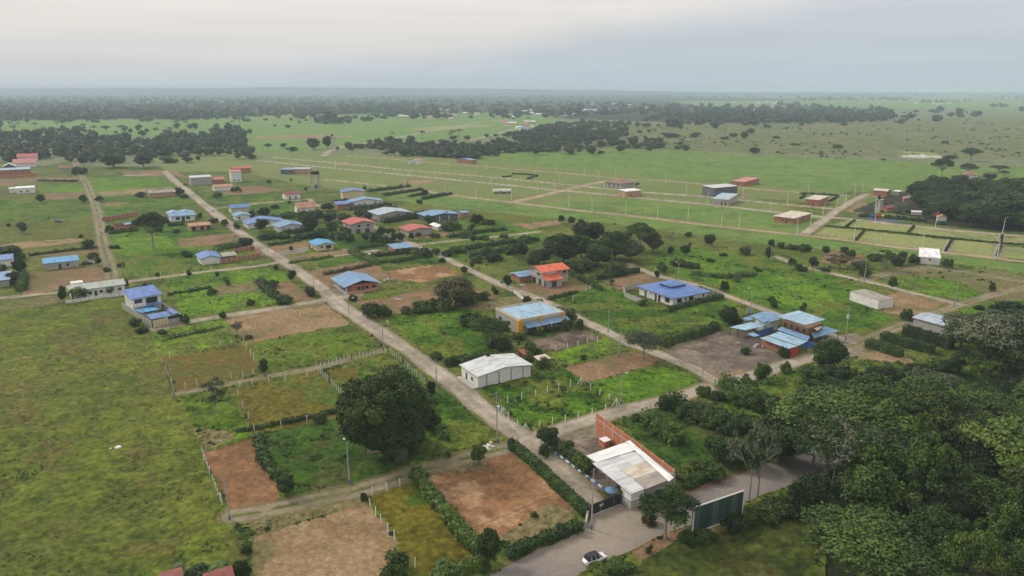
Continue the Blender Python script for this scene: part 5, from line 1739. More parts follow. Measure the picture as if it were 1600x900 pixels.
# ---- blue-roofed roadside restaurant, many lean-to roofs
R0 = House('restaurant', 'roadside restaurant of many light blue roofs with a two-storey brick block', 'restaurant', (1249, 562), (1178, 530), (1312, 540)).lm('the many-roofed blue restaurant')
w_, d_ = R0.W, R0.D


def rp(u, v, z):
    x, y = G(u, v, z)
    q = np.array((x, y)) - R0.pc
    return (float(q @ R0.a), float(q @ R0.b), z)


def sheet(nm, pts, col='sky', ax='X', t=0.1):
    """roof plate from four photo points with a height each"""
    return R0.part(nm, MB().slab([rp(*p) for p in pts], t), RM(col, ax))


sheet('upper_roof', [(1259, 508, 5.8), (1213, 494, 6.2), (1248, 485, 6.2), (1290, 499, 5.8)], 'sky', 'Y')
q0, q1, q2 = rp(1214, 517, 3.2), rp(1268, 529, 3.2), rp(1290, 512, 3.2)
ub = MB()
ua = [rp(1222, 513, 3.0), rp(1262, 526, 3.0), rp(1284, 517, 3.0), rp(1244, 503, 3.0)]
ub.poly([(x, y, -0.1) for x, y, z in ua] + [(x, y, 5.65) for x, y, z in ua], [(0, 3, 2, 1), (4, 5, 6, 7), (0, 1, 5, 4), (1, 2, 6, 5), (2, 3, 7, 6), (3, 0, 4, 7)])
R0.part('upper_wall', ub, W['wood'])
for k in range(4):
    t = 0.12 + 0.24 * k
    a, b = np.array(ua[0]), np.array(ua[1])
    c = a + (b - a) * t
    R0.part('window', MB().box(c[0] - .7, c[1] - .07, 3.9, c[0] + .7, c[1] + .07, 5.1), FRAMED)
sheet('front_roof', [(1262, 532, 3.0), (1214, 515, 3.0), (1221, 510.5, 3.5), (1266, 526, 3.5)], 'blue', 'X')
sheet('side_roof', [(1272, 528, 3.1), (1312, 517, 3.1), (1288, 509, 3.6), (1268, 521, 3.6)], 'blue', 'Y')
sheet('balcony_roof', [(1277, 516, 4.9), (1258, 506, 5.2), (1266, 503, 5.2), (1285, 511, 4.9)], 'beige', 'Y')
sheet('rear_roof', [(1195, 504, 4.4), (1172, 493, 4.0), (1196, 486, 4.4), (1218, 490, 4.0)], 'blue', 'X')
sheet('rear_side_roof', [(1196, 505, 4.0), (1218, 499, 4.0), (1217, 489, 4.6), (1190, 495, 4.6)], 'blue', 'X')
rb = [rp(1180, 506, 2.0), rp(1198, 513, 2.0), rp(1216, 506, 2.0), rp(1198, 496, 2.0)]
R0.part('rear_wall', MB().poly([(x, y, -.1) for x, y, z in rb] + [(x, y, 3.8) for x, y, z in rb], [(0, 3, 2, 1), (4, 5, 6, 7), (0, 1, 5, 4), (1, 2, 6, 5), (2, 3, 7, 6), (3, 0, 4, 7)]), W['white'])
sheet('carport_roof', [(1165, 516, 3.2), (1140, 511, 3.0), (1174, 503, 3.0), (1201, 507, 3.3)], 'sky', 'Y')
sheet('shed_roof', [(1247, 540, 2.8), (1201, 524, 3.0), (1217, 518, 3.4), (1262, 533, 3.2)], 'sky', 'X')
sheet('near_roof', [(1231, 545, 2.6), (1187, 528, 2.8), (1200, 525, 3.0), (1246, 541, 2.8)], 'sky', 'X')
sheet('hut_roof', [(1178, 526, 2.6), (1168, 522, 2.6), (1176, 519, 2.8), (1187, 524, 2.8)], 'blue', 'X')
sheet('small_roof', [(1164, 501, 3.0), (1160, 497, 3.0), (1172, 494, 3.2), (1178, 499, 3.2)], 'blue', 'X')
nb = [rp(1189, 533, 1.4), rp(1232, 549, 1.4), rp(1243, 545, 1.4), rp(1200, 529, 1.4)]
R0.part('near_wall', MB().poly([(x, y, -.1) for x, y, z in nb] + [(x, y, 2.5) for x, y, z in nb], [(0, 3, 2, 1), (4, 5, 6, 7), (0, 1, 5, 4), (1, 2, 6, 5), (2, 3, 7, 6), (3, 0, 4, 7)]), W['brick'])
rd = [rp(1233, 556, .8), rp(1247, 550, .8)]
a, b = np.array(rd[0]), np.array(rd[1])
R0.part('red_panel', MB().poly([(a[0], a[1], .1), (b[0], b[1], .1), (b[0], b[1], 2.3), (a[0], a[1], 2.3), (a[0] + .1, a[1] + .1, .1), (b[0] + .1, b[1] + .1, .1), (b[0] + .1, b[1] + .1, 2.3), (a[0] + .1, a[1] + .1, 2.3)], [(0, 1, 2, 3), (4, 7, 6, 5), (0, 4, 5, 1), (3, 2, 6, 7), (0, 3, 7, 4), (1, 5, 6, 2)]), W['red'])
cb_ = [rp(1219, 524, 1.0), rp(1266, 541, 1.0), rp(1274, 538, 1.0), rp(1226, 521, 1.0)]
R0.part('bar_counter', MB().poly([(x, y, -.1) for x, y, z in cb_] + [(x, y, 1.6) for x, y, z in cb_], [(0, 3, 2, 1), (4, 5, 6, 7), (0, 1, 5, 4), (1, 2, 6, 5), (2, 3, 7, 6), (3, 0, 4, 7)]), W['blue'])
for u, v, z in [(1141, 511, 2.9), (1165, 516, 3.1), (1153, 513, 2.9), (1273, 528, 3.0), (1310, 517, 3.0), (1292, 522, 3.0), (1246, 540, 2.7), (1261, 534, 3.0), (1244, 519, 3.2), (1257, 523, 3.1), (1230, 545, 2.5)]:
    x, y, z = rp(u, v, z)
    R0.part('post', MB().box(x - .08, y - .08, -.1, x + .08, y + .08, z - .02), METAL)
bw = [rp(1184, 522, 1.2), rp(1208, 515, 1.2)]
a, b = np.array(bw[0]), np.array(bw[1])
R0.part('blue_tarp', MB().poly([(a[0], a[1], .1), (b[0], b[1], .1), (b[0], b[1], 2.2), (a[0], a[1], 2.2), (a[0], a[1] + .1, .1), (b[0], b[1] + .1, .1), (b[0], b[1] + .1, 2.2), (a[0], a[1] + .1, 2.2)], [(0, 1, 2, 3), (4, 7, 6, 5), (0, 4, 5, 1), (3, 2, 6, 7), (0, 3, 7, 4), (1, 5, 6, 2)]), W['blue'])
rt = link('elevated_tank', None, category='water tank', label='round grey steel water tank on a pole behind the blue restaurant')
rt.location = (*G(1169, 503), 0)
MB().tube((0, 0, -.1), (0, 0, 3.4), .14, .14, 8).build('pole', METAL, rt)
MB().tube((0, 0, 3.4), (0, 0, 4.5), .95, .95, 14).build('tank_body', plain('grey_steel', (0.34, 0.36, 0.38), rough=0.4, metal=0.3), rt)
MB().tube((0, 0, 4.5), (0, 0, 4.9), .9, .4, 14).build('lid', METAL, rt)

# ---- sheds and houses of the near and middle distance
hs = H_('long windowless white shed with flat brownish roof on the grass', (1371, 484), (1327, 470), (1387, 478), 3.3, 'sy+', 0.3, 'white', 'rust', 'the long white shed', 0.05, ang='l', name='shed', cat='shed')
hs = H_('square white shed with bright white roof beside the mown plots', (1468, 415), (1436, 412), (1472, 402), 3.2, 'sx+', 0.4, 'white', 'white', 'the square white shed', 0.15, ang='l', name='shed', cat='shed')
hs.opening('window', 'b', 0.5, 1.9, .6, .6, frame='d')
hs = H_('grey sheet roofed hall half hidden behind tall clipped hedges', (1484, 528), (1421, 513), (1494, 516), 3.4, 'gy', 0.7, 'grey', 'greyblue', 'the grey-roofed hall behind hedges', 0.5, name='hall', cat='hall')
hs = H_('brick house on open lawn with dark red hip roof and white posts', (972, 295), (946, 292), (984, 291), 3.3, 'hip', 1.8, 'grey', 'brown', 'the dark red hip-roofed house', 1.0, ang='l', wb=(0.2, .5, .8), wa=(.5,))
hs.posts([(-1.2, hs.D * t) for t in (0.05, .3, .55, .8, 1)], 3.1, .14, W['white'])
H_('small brick cabin with flat white roof in front of the dark red hip-roofed house', (978, 308), (973, 305), (992, 304), 3.2, 'sy+', 0.3, 'pink', 'white', 'the small white-roofed brick cabin', 0.4, da=(.3,))
hs = H_('dark unfinished two-storey block house with pale flat roof', (1115, 308), (1107, 304), (1137, 302), 5.2, 'sy+', 0.3, 'dark', 'pale', 'the dark two-storey block house', 0.3, wa=(.3, .7), wb=(.5,))
hs.part('balcony', MB().box(0.2, -.9, 2.6, hs.W * .45, -.01, 3.4), W['blue'])
H_('grey block house with single-slope pale sheet roof and open white front', (1137, 321), (1112, 319), (1154, 314), 3.0, 'sx+', 0.8, 'block', 'greyblue', 'the grey block house with open front', 0.3, ang='l', db=(.15, .38, .7))
H_('red-roofed low brick house at the edge of the lawn plots', (1162, 291), (1142, 289), (1178, 286), 2.6, 'sx+', 0.8, 'brick', 'pinkred', 'the low red-roofed brick house', 0.4, ang='l', db=(.5,))
hs = H_('brick bungalow with flat beige roof beside the subdivision lane', (1239, 350), (1209, 346), (1254, 341), 3.2, 'sx+', 0.4, 'brick', 'beige', 'the beige-roofed brick bungalow', 0.6, ang='l', wb=(.2, .5), db=(.36,), da=(.5,))
H_('small square brick house with beige roof inside low hedges', (1278, 322), (1258, 320), (1283, 316), 3.2, 'sx+', 0.4, 'brick', 'beige', 'the small square brick house', 0.5, ang='l', db=(.4,), wb=(.75,))
hs = H_('long low brick house with faded roof before the grove', (1385, 307), (1364, 305), (1394, 303), 3.0, 'gy', 0.8, 'brick', 'beige', 'the long low brick house before the grove', 0.5, ang='l', wb=(.3, .7), w=8)
H_('open white shelter roof beside the long brick house', (1404, 306), (1394, 305), (1408, 303), 2.4, 'sx+', 0.2, 'grey', 'white', 'the white shelter', 0.3, ang='l', w=5, name='shelter', cat='shelter')
H_('white farmhouse with dark hip roof under umbrella trees on the plain', (1527, 281), (1506, 280), (1534, 277), 3.0, 'hip', 1.8, 'white', 'brown', 'the white farmhouse on the plain', 0.6, ang='l', wb=(.2, .8))
H_('white house with pale red roof alone at the lawn edge', (654, 257), (637, 256), (661, 254), 3.0, 'gx', 0.9, 'white', 'pinkred', 'the lone white house with red roof', 0.6, ang='l', wb=(.3, .7), w=8, db=(.5,))
H_('brick house with small blue roof standing right of the lone white house', (736, 256), (714, 254), (741, 253), 3.0, 'gx', 0.7, 'brick', 'blue', 'the lone brick house with blue roof', 0.4, ang='l', wb=(.3, .7), w=8)
hs = H_('brick house with flat roof at the lawn plots, left wing blue-roofed', (483, 272), (457, 272), (486, 269), 3.6, 'sx+', 0.3, 'pink', 'greyblue', 'the brick house with blue wing', 0.4, ang='l', w=10, wb=(.2, .5, .8))
H_('open-sided blue-roofed shelter joined to the flat brick house', (456, 272.5), (439, 272), (460, 269), 3.4, 'sx+', 0.3, 'dark', 'blue', 'the blue-roofed shelter', 0.9, ang='l', w=10, name='shelter', cat='shelter')


def water_tower(u, v, h, wd, label, n=2):
    root = link('water_tower', None, category='water tower', label=label)
    root.location = (*G(u, v), 0)
    root.rotation_euler = (0, 0, ANG)
    for sx in (-1, 1):
        for sy in (-1, 1):
            MB().box(sx * wd - .4, sy * wd - .4, -.2, sx * wd + .4, sy * wd + .4, h).build('leg', CONC, root)
    for z in (h * .35, h * .7):
        MB().box(-wd + .3, -wd - .15, z, wd - .3, -wd + .15, z + .4).build('beam', CONC, root)
        MB().box(-wd - .15, -wd + .3, z, -wd + .15, wd - .3, z + .4).build('beam', CONC, root)
    MB().box(-wd - .8, -wd - .8, h, wd + .8, wd + .8, h + .35).build('platform', CONC, root)
    for sx in (-1, 1)[:n]:
        t = MB().tube((sx * wd * .62, 0, h + .35), (sx * wd * .62, 0, h + 2.9), wd * .72, wd * .7, 12).build('tank', BLACK, root)
        MB().tube((sx * wd * .62, 0, h + 2.9), (sx * wd * .62, 0, h + 3.3), wd * .3, wd * .15, 10).build('lid', BLACK, t)
    LM.append((u, v, 'the ' + ('concrete' if n == 2 else 'far') + ' water tower'))
    return root


water_tower(494, 298, 12.0, 2.5, 'concrete water tower with black tanks standing above the blue roofs')
water_tower(522, 240, 20.0, 1.9, 'tall far water tower with a black tank at the end of the country lane', 1)
water_tower(1372, 332, 8.0, 1.2, 'short water tower with a black tank beside the playground garden', 1)

H_('old house with red awning beside the house lane', (446, 312), (442, 309), (469, 310), 2.8, 'gx', 1.2, 'white', 'maroon', 'the old red-awning house', 0.5, da=(.3, .7), d=8)
hs = H_('house with rust orange tiled roof left of the dark garden hedge', (466, 334), (463, 329), (491, 331), 2.8, 'gx', 2.2, 'white', 'terracotta', 'the rust orange tiled house', 0.5, d=9)
H_('deep blue gable-roofed open shed, highest of the blue cluster', (536, 313), (530, 309), (566, 308), 4.6, 'gy', 0.9, 'cream', 'royal', 'the deep blue gabled shed', 0.8, ang=radians(20), name='shed', cat='shed', d=11)
hs = H_('wide blue-roofed villa with white awning in the blue cluster', (548, 326), (538, 320), (592, 319), 3.4, 'gy', 1.4, 'white', 'blue', 'the wide blue-roofed villa', 0.8, ang=radians(20), wa=(.2, .5, .8), d=10)
H_('low brick wing with lavender blue roof left of the wide blue villa', (528, 328), (524, 325), (549, 325), 2.8, 'sy+', 0.6, 'brick', 'royal', 'the lavender-roofed brick wing', 0.6, d=7, name='house')
hs = H_('big grey-roofed hall with beige block walls above the hedges', (592, 346), (585, 338), (640, 340), 3.8, 'gy', 1.6, 'block', 'greyblue', 'the big grey-roofed hall', 0.7, name='hall', cat='hall', d=17)
hs = H_('long blue-roofed house with dark veranda and white pillars', (668, 347), (660, 341), (716, 342), 3.2, 'gy', 1.2, 'dark', 'blue', 'the long blue veranda house', 0.8, d=14)
hs.posts([(hs.W * t, -1.6) for t in (.05, .35, .65, .95)], 3.0, .15, W['white'])
H_('little brick store with blue roof at the end of the long veranda house', (722, 340), (716, 337), (727, 337), 2.8, 'gx', .5, 'brick', 'blue', 'the little brick store', .4)
H_('small white tin roof shed below the long veranda house', (684, 361), (678, 356), (690, 358), 2.2, 'gy', .8, 'white', 'white', 'the small white tin shed', .5, name='shed', cat='shed')
tank(632, 333, 0, 1.3, 1.8, label='black water tank behind the big grey-roofed hall')
tank(661, 333, 0, 1.3, 1.8, label='black water tank beside the long blue veranda house')
hs = H_('two-storey grey block house under a wide crimson roof', (549, 366), (538, 358), (582, 361), 5.4, 'gy', 1.3, 'block', 'red', 'the crimson-roofed two-storey house', 1.0, d=13)
hs.wins('a', (.35, .75), 3.4, 1.8, 1.3)
for p in (.3, .7):
    hs.opening('door', 'a', p, 0, 2.4, 2.4, frame='d')
hs.opening('window', 'b', .5, 3.4, 2.0, 1.2)
hs = H_('single-storey grey block house with crimson gable roof by the second street', (639, 370), (630, 363), (672, 365), 3.2, 'gy', 1.2, 'block', 'red', 'the low crimson-roofed house', 0.9, d=12)
hs.posts([(-1.2, .3), (-1.2, hs.D * .5)], 2.9)
hs = H_('small pale yellow house with blue roof and open carport', (495, 393), (482, 387), (520, 389), 3.0, 'gy', 1.0, 'cream', 'bright', 'the pale yellow house', 0.8)
hs.opening('window', 'a', .7, .9, 2.4, 1.6, frame='d')
hs.opening('window', 'a', .3, 1.5, .8, .8, frame='d')
hs.posts([(-1.5, .2), (-1.5, hs.D * .7)], 2.7, .2, W['brick'])
hs = H_('low orange brick house with blue roof and dark windows among hedges', (617, 397), (612, 392), (643, 393), 2.5, 'sy+', .7, 'orange', 'blue', 'the low orange brick house', .6)
hs.wins('a', (.2, .5, .8), 1, 1, 1, frame='d')
hs = House('house', 'brick house with broad light blue gable roof and deep porch beside the main street', 'house', (541, 459), (520, 446), (587, 450)).lm('the blue gable house beside the street')
hs.walls(3.0, 'orange', 'flat', x0=2.5)
hs.roof('gy', 3.0, 1.7, 'blue', 1.2)
hs.posts([(.2, .2), (.2, hs.D * .5), (.2, hs.D)], 2.9, .14, W['white'])
hs.part('low_wall', MB().box(0, -1.4, -.1, hs.W, -1.2, 1.0), W['pink'])
hs.part('porch_floor', MB().box(-.6, -1.1, -.1, hs.W, hs.D, .12), CONC)
hs.wins('a', (.4, .66, .88), 1, 1.1, 1.1, frame='d')
hs.opening('door', 'a', .53, 0, 1.1, 2.3, frame='d')
hs.opening('window', 'b', .3, 1, 1.4, 1.2, frame='d', x=2.5)
hs.opening('door', 'b', .65, 0, 1.4, 2.2, frame='d', x=2.5)

# ---- left side
hs = H_('long house with faded grey blue roof behind a low white wall', (112, 468), (108, 459), (196, 456), 3.2, 'gx', 1.1, 'white', 'mossy', 'the long faded-roof house', .6, ang='r', d=9, wa=(.2, .35, .55, .7, .9), da=(.45,))
hs.part('white_dormer', MB().box(1, hs.D * .6, 3.3, hs.W * .28, hs.D * .98, 4.9), W['white'])
wall('low white garden wall in front of the long faded-roof house', [(103, 475), (150, 468), (199, 461)], 1.4, mat='white')
hs = House('house', 'narrow two-storey white house with stepped royal blue roofs and dark gate', 'house', (238, 512), (213, 466), (286, 502), ang='r', d=30).lm('the narrow two-storey blue-roofed house')
w_, d_ = hs.W, hs.D
hs.walls(6.0, 'white', x0=.3, y0=d_ * .62, x1=w_ - .3, y1=d_ * .9)
hs.roof('sy+', 6.0, 1.2, 'royal', .7, .3, d_ * .62, w_ - .3, d_ * .9)
hs.part('balcony', MB().box(.6, d_ * .62 - 1.3, 3.0, w_ * .42, d_ * .62 - .01, 4.0), W['white'])
hs.opening('window', 'a', .22, 3.6, 2.4, 1.7, y=d_ * .62, frame='d')
hs.opening('window', 'a', .66, 3.4, 3.6, 1.9, y=d_ * .62, frame='d')
hs.part('awning', MB().slab([(w_ * .38, d_ * .62 - 1.6, 2.7), (w_ - .2, d_ * .62 - 1.6, 2.7), (w_ - .2, d_ * .62 - .02, 3.2), (w_ * .38, d_ * .62 - .02, 3.2)], .1), RM('royal', 'X'))
hs.walls(2.6, 'grey', x0=.3, y0=d_ * .30, x1=w_ * .5, y1=d_ * .5, name='kitchen_wall')
hs.roof('sy-', 2.6, .5, 'bright', .5, .3, d_ * .30, w_ * .5, d_ * .5, name='kitchen_roof')
hs.part('carport_roof', MB().slab([(.2, .6, 2.7), (w_ * .68, .6, 2.7), (w_ * .68, d_ * .18, 3.1), (.2, d_ * .18, 3.1)], .1), RM('royal', 'X'))
hs.part('pool_edge', MB().box(w_ * .6, d_ * .12, -.1, w_ * .82, d_ * .42, .3), plain('pool_tile', (0.05, 0.22, 0.20)))
hs.part('store_roof', MB().slab([(w_ * .8, d_ * .1, 2.3), (w_, d_ * .1, 2.3), (w_, d_ * .3, 2.6), (w_ * .8, d_ * .3, 2.6)], .1), RM('royal', 'X'))
hs.part('left_wall', MB().box(-.2, 0, -.1, 0, d_, 2.3), W['grey'])
hs.part('right_wall', MB().box(w_, 0, -.1, w_ + .2, d_, 2.3), W['grey'])
hs.part('front_wall', MB().box(w_ * .52, -.2, -.1, w_, 0, 1.7), W['grey'])
hs.part('black_screen', MB().box(w_ * .52, -.12, 1.7, w_, -.06, 2.6), BLACK)
for k in range(5):
    hs.part('gate_leaf', MB().box(.4 + k * w_ * .1, -.15, 0, .4 + k * w_ * .1 + w_ * .085, -.05, 2.3), W['cream'])
hs.opening('window', 'a', .6, .9, 1.6, 1.2, y=d_ * .62, frame='d')
tank(0, 0, 6.6, .9, 1.5, label='black water tank above the narrow two-storey blue-roofed house', xy=tuple(hs.pc + hs.a * w_ * .8 + hs.b * d_ * .97))
hs.part('tank_stand', MB().box(w_ * .8 - .9, d_ * .97 - .8, -.1, w_ * .8 + .9, d_ * .97 + .8, 6.6), W['white'])
hs = H_('grey block house with bright cyan blue single roof beside the west lane', (70, 423), (67, 411), (124, 417), 3.0, 'sy+', .9, 'block', 'bright', 'the cyan-roofed block house', .3, ang='r', d=7)
hs.opening('door', 'a', .45, 0, 1.2, 2.2, frame='d')
hs.opening('window', 'a', .68, 1.2, .9, .9, frame='d')
H_('house with royal blue roof half hidden by trees at the left edge', (2, 418), (-12, 412), (21, 413), 3.4, 'gx', 1.2, 'white', 'royal', 'the royal blue roof at the left edge', .7)
H_('low house with grey blue roof at the left edge below the royal blue one', (2, 449), (-14, 440), (16, 444), 2.8, 'sy+', .6, 'grey', 'blue', 'the grey blue roof at the left edge', .6)
hs = H_('white house with broad sky blue roof behind the tall open tree', (267, 347), (258, 340), (304, 343), 3.3, 'sy+', 1.0, 'white', 'blue', 'the broad sky-blue-roofed white house', .8, d=8)
hs.wins('a', (.3, .72), 1, 2, 1.5, frame='d')
hs.opening('door', 'a', .52, 0, 1.8, 2.6, frame='d')
hs.roof('gy', 3.8, 1.0, 'sky', .6, 0, 8.2, hs.W * .42, 15, name='rear_roof')
hs.walls(3.8, 'blue', 'gy', .9, 0, 8.2, hs.W * .42, 15, name='rear_wall')
hs.roof('gy', 3.6, 1.0, 'blue', .6, hs.W * .45, 8.2, hs.W * 1.02, 16, name='back_roof')
hs.walls(3.6, 'white', 'gy', .9, hs.W * .45, 8.2, hs.W * 1.02, 16, name='back_wall')
hs = H_('salmon house with peach tiled roof beside the main street', (297, 362), (291, 358), (328, 358), 3.0, 'gx', .9, 'pink', 'terracotta', 'the salmon house with peach roof', .5, d=8)
for p in (.2, .6, .9):
    hs.opening('window', 'a', p, .4, 1.7, 1.9, frame='d')
hs = House('house', 'unfinished brick house with open top and a scrap of blue roof', 'house', (181, 364), (178, 352), (211, 361), ang='r', d=12).lm('the unfinished brick house')
w_, d_ = hs.W, hs.D
hs.part('front_wall', MB().box(0, 0, -.1, w_, .25, 3.0), W['brick'])
hs.part('side_wall', MB().box(0, .25, -.1, .25, d_, 3.0), W['brick'])
hs.part('far_wall', MB().box(w_ - .25, .25, -.1, w_, d_, 3.0), W['brick'])
hs.part('back_wall', MB().box(.25, d_ - .25, -.1, w_ + 6, d_, 3.2), W['brick'])
hs.part('roof_scrap', MB().slab([(w_ * .55, 4, 3.4), (w_ + 3, 4, 3.4), (w_ + 3, 9, 3.7), (w_ * .55, 9, 3.7)], .1), RM('blue', 'X'))
hs.opening('window', 'a', .3, 1.2, 1.2, 1.2, frame='w')
wall('long brick plot wall behind the unfinished brick house', [(160, 346), (216, 337)], 2.4, mat='brick')
hs = H_('small white gabled house with periwinkle blue roof beside the brick yard', (315, 415), (309, 407), (344, 411), 3.0, 'gy', 1.2, 'white', 'royal', 'the small periwinkle-roofed house', .7)
H_('dark lean-to with grey roof between the small white house and the brick yard', (350, 409), (346, 403), (368, 405), 2.4, 'sy+', .4, 'dark', 'rust', 'the dark lean-to', .4, d=6, name='shed', cat='shed')
wall('low brick yard wall running from the lean-to to the main street', [(346, 412), (378, 407), (407, 402), (397, 390), (366, 395)], 2.0, mat='brick')
H_('house with blue gable roof half hidden by bushes beside the house lane', (362, 334), (355, 330), (388, 331), 2.8, 'gx', 1.1, 'cream', 'royal', 'the half hidden blue gable house', .7, d=9)
hs = H_('white house with blue gable roof right of the main street', (369, 345), (358, 340), (388, 341), 2.8, 'gy', 1.1, 'white', 'blue', 'the white house with blue gable', .9, wa=(.25,), d=9)
H_('long deep blue gable roof house behind the dark tree', (388, 358), (381, 352), (441, 350), 2.7, 'gy', 2.0, 'white', 'royal', 'the long deep-blue-roofed house', .8, d=13)
H_('white villa with light blue gable roof beside the clipped dark hedge', (436, 364), (423, 357), (471, 358), 3.0, 'gy', 1.6, 'white', 'blue', 'the light-blue-roofed white villa', .9, d=12)
H_('grey concrete hall with flat pale roof beside the main street', (299, 290), (296, 286), (330, 287), 5.0, 'sy+', .4, 'grey', 'pale', 'the grey concrete hall', .3, d=10, name='hall', cat='hall')
H_('brick house with pink roof right of the grey concrete hall', (326, 288), (322, 285), (350, 286), 2.8, 'gx', 1.2, 'brick', 'pinkred', 'the pink-roofed brick house', .6, d=9)
H_('tall narrow house with rose awnings left of the red roofs', (362, 285), (358, 281), (376, 283), 7.0, 'sy+', .6, 'white', 'pinkred', 'the tall rose-awning house', .5, d=7, wa=(.3, .7))
H_('low wide red-roofed house at the top of the house lane', (364, 271), (360, 268), (391, 269), 3.4, 'gx', 1.0, 'brick', 'red', 'the low wide red-roofed house', .6, d=10)
H_('white house with orange roof behind street bushes', (335, 299), (330, 296), (362, 296), 2.6, 'gx', 1.0, 'white', 'terracotta', 'the orange-roofed house behind bushes', .5, d=8)
H_('old long grey-roofed house among dark bushes', (234, 309), (230, 305), (274, 306), 2.6, 'gx', 1.2, 'pink', 'rust', 'the old long grey-roofed house', .6, d=9)
H_('large hall with bright red roof in the red-roofed compound', (22, 262), (15, 257), (58, 258), 3.4, 'gx', 2.6, 'white', 'pinkred', 'the big red hall', .6, d=14, name='hall', cat='hall')
H_('gabled grey hall with pale edge at the front of the compound', (6, 268), (2, 262), (26, 265), 3.6, 'gy', 2.0, 'dark', 'pale', 'the gabled grey hall', .5, d=12, name='hall', cat='hall')
H_('rear red-roofed block at the top of the compound', (28, 252), (20, 248), (60, 249), 3.4, 'gx', 2.4, 'white', 'red', 'the rear red block', .6, d=12)
H_('long brick house with light blue roof along the compound front', (-4, 275), (-8, 272), (48, 272), 4.0, 'gx', 1.0, 'brick', 'sky', 'the long light-blue compound house', .6, d=8, wa=(.2, .4, .6, .8))
wall('long orange tiled boundary wall of the red-roofed compound', [(-40, 280), (58, 276)], 2.6, mat='orange')
H_('low white house with flat roof and two dark windows on the green', (26, 303), (23, 300), (55, 301), 3.2, 'sy+', .4, 'white', 'white', 'the low white flat-roofed house', .3, d=8, wa=(.25, .6))
H_('small white annex left of the low white house', (15, 302), (13, 300), (27, 301), 2.6, 'sy+', .3, 'white', 'pale', 'the small white annex', .3, d=6, name='shed', cat='shed')
H_('grey shed with faded red roof left of the west lane', (94, 268), (91, 265), (110, 266), 2.6, 'gx', 1.2, 'grey', 'maroon', 'the grey shed by the west lane', .5, d=8, name='shed', cat='shed')
H_('orange-roofed house hidden between trees at the end of the west lane', (140, 247), (138, 245), (162, 245), 3.0, 'gx', 1.0, 'white', 'beige', 'the house at the end of the west lane', .5, d=8)
# garden houses by the playground
H_('brick garden house behind the short water tower', (1386, 331), (1374, 329), (1392, 327), 2.0, 'gx', .8, 'brick', 'maroon', 'the brick garden house', .5, ang='l', w=8)
H_('low brown-roofed house under the bare tree', (1432, 318), (1412, 317), (1440, 314), 2.2, 'gx', 1.0, 'brick', 'brown', 'the brown-roofed house under the bare tree', .6, ang='l', w=9)
H_('little house with orange tiled roof at the edge of the dark grove', (1478, 347), (1464, 346), (1484, 343), 2.4, 'gx', 1.2, 'white', 'terracotta', 'the little orange-tiled house', .5, ang='l', w=7)
H_('small white garden pavilion with flat roof on the garden lawn', (1440, 336), (1424, 335), (1444, 333), 1.6, 'sx+', .2, 'white', 'white', 'the white garden pavilion', .3, ang='l', w=4, name='pavilion', cat='pavilion')
H_('tiny white and red kiosk left of the orange-tiled house', (1466, 338), (1458, 337), (1469, 335), 3.0, 'sx+', .3, 'red', 'white', 'the red and white kiosk', .3, ang='l', w=4, name='kiosk', cat='kiosk')
# roofs at the very bottom edge
H_('left one of two maroon roofed huts at the bottom edge of the field', (262, 952), (241, 938), (287, 938), 3.2, 'sy+', .6, 'white', 'maroon', 'the left maroon hut', .5, name='hut', cat='hut')
H_('right one of two maroon roofed huts at the bottom edge, beside palm fronds', (333, 955), (311, 940), (367, 938), 3.2, 'sy+', .8, 'white', 'maroon', 'the right maroon hut', .5, name='hut', cat='hut')

# ---- distant settlement: small gabled houses, each its own
rf = random.Random(77)
FARG = 'far houses of the distant village'
FM = {k: (W['white'] if k < 2 else W['cream'] if k == 2 else W['pink']) for k in range(4)}
fars = []
for reg, n in (((905, 160, 1000, 176), 16), ((1000, 163, 1100, 172), 10), ((1145, 160, 1215, 178), 20), ((1200, 160, 1230, 176), 5), ((670, 172, 860, 188), 15), ((600, 176, 690, 184), 6), ((1360, 160, 1500, 166), 6), ((780, 192, 830, 206), 9), ((860, 180, 892, 186), 4), ((230, 160, 320, 180), 5), ((100, 150, 400, 160), 3), ((1050, 146, 1400, 156), 5)):
    for i in range(n):
        fars.append((rf.uniform(reg[0], reg[2]), rf.uniform(reg[1], reg[3])))
LOOKF = {'red': 'tiny red-roofed', 'pale': 'tiny pale-roofed', 'terracotta': 'tiny rust-roofed', 'white': 'tiny white-roofed', 'blue': 'tiny blue-roofed'}
LM += [(950, 168, 'the far village centre'), (1180, 168, 'the far right-hand village'), (740, 180, 'the far green fields'), (805, 200, 'the lane through the far fields'), (1430, 162, 'the far pale meadow'), (250, 165, 'the far left forest'), (1060, 150, 'the horizon smoke'), (1440, 244, 'the white sand pond'), (1410, 420, 'the rough ground by the shed track'), (1450, 760, 'the yellowish bamboo'), (1280, 660, 'the wide light-crowned trees'), (1550, 850, 'the darkest corner of the wood'), (1340, 850, 'the shady meadow edge'), (1560, 640, 'the right edge of the wood'), (1170, 640, 'the hedged green plots'), (1150, 240, 'the marshy plain'), (90, 205, 'the palms over the far field'), (450, 190, 'the light green field'), (365, 650, 'the ochre plots'), (250, 600, 'the big pasture'), (1560, 330, 'the far grove'), (1470, 320, 'the front of the far grove'), (1640, 310, 'the far right end of the grove')]
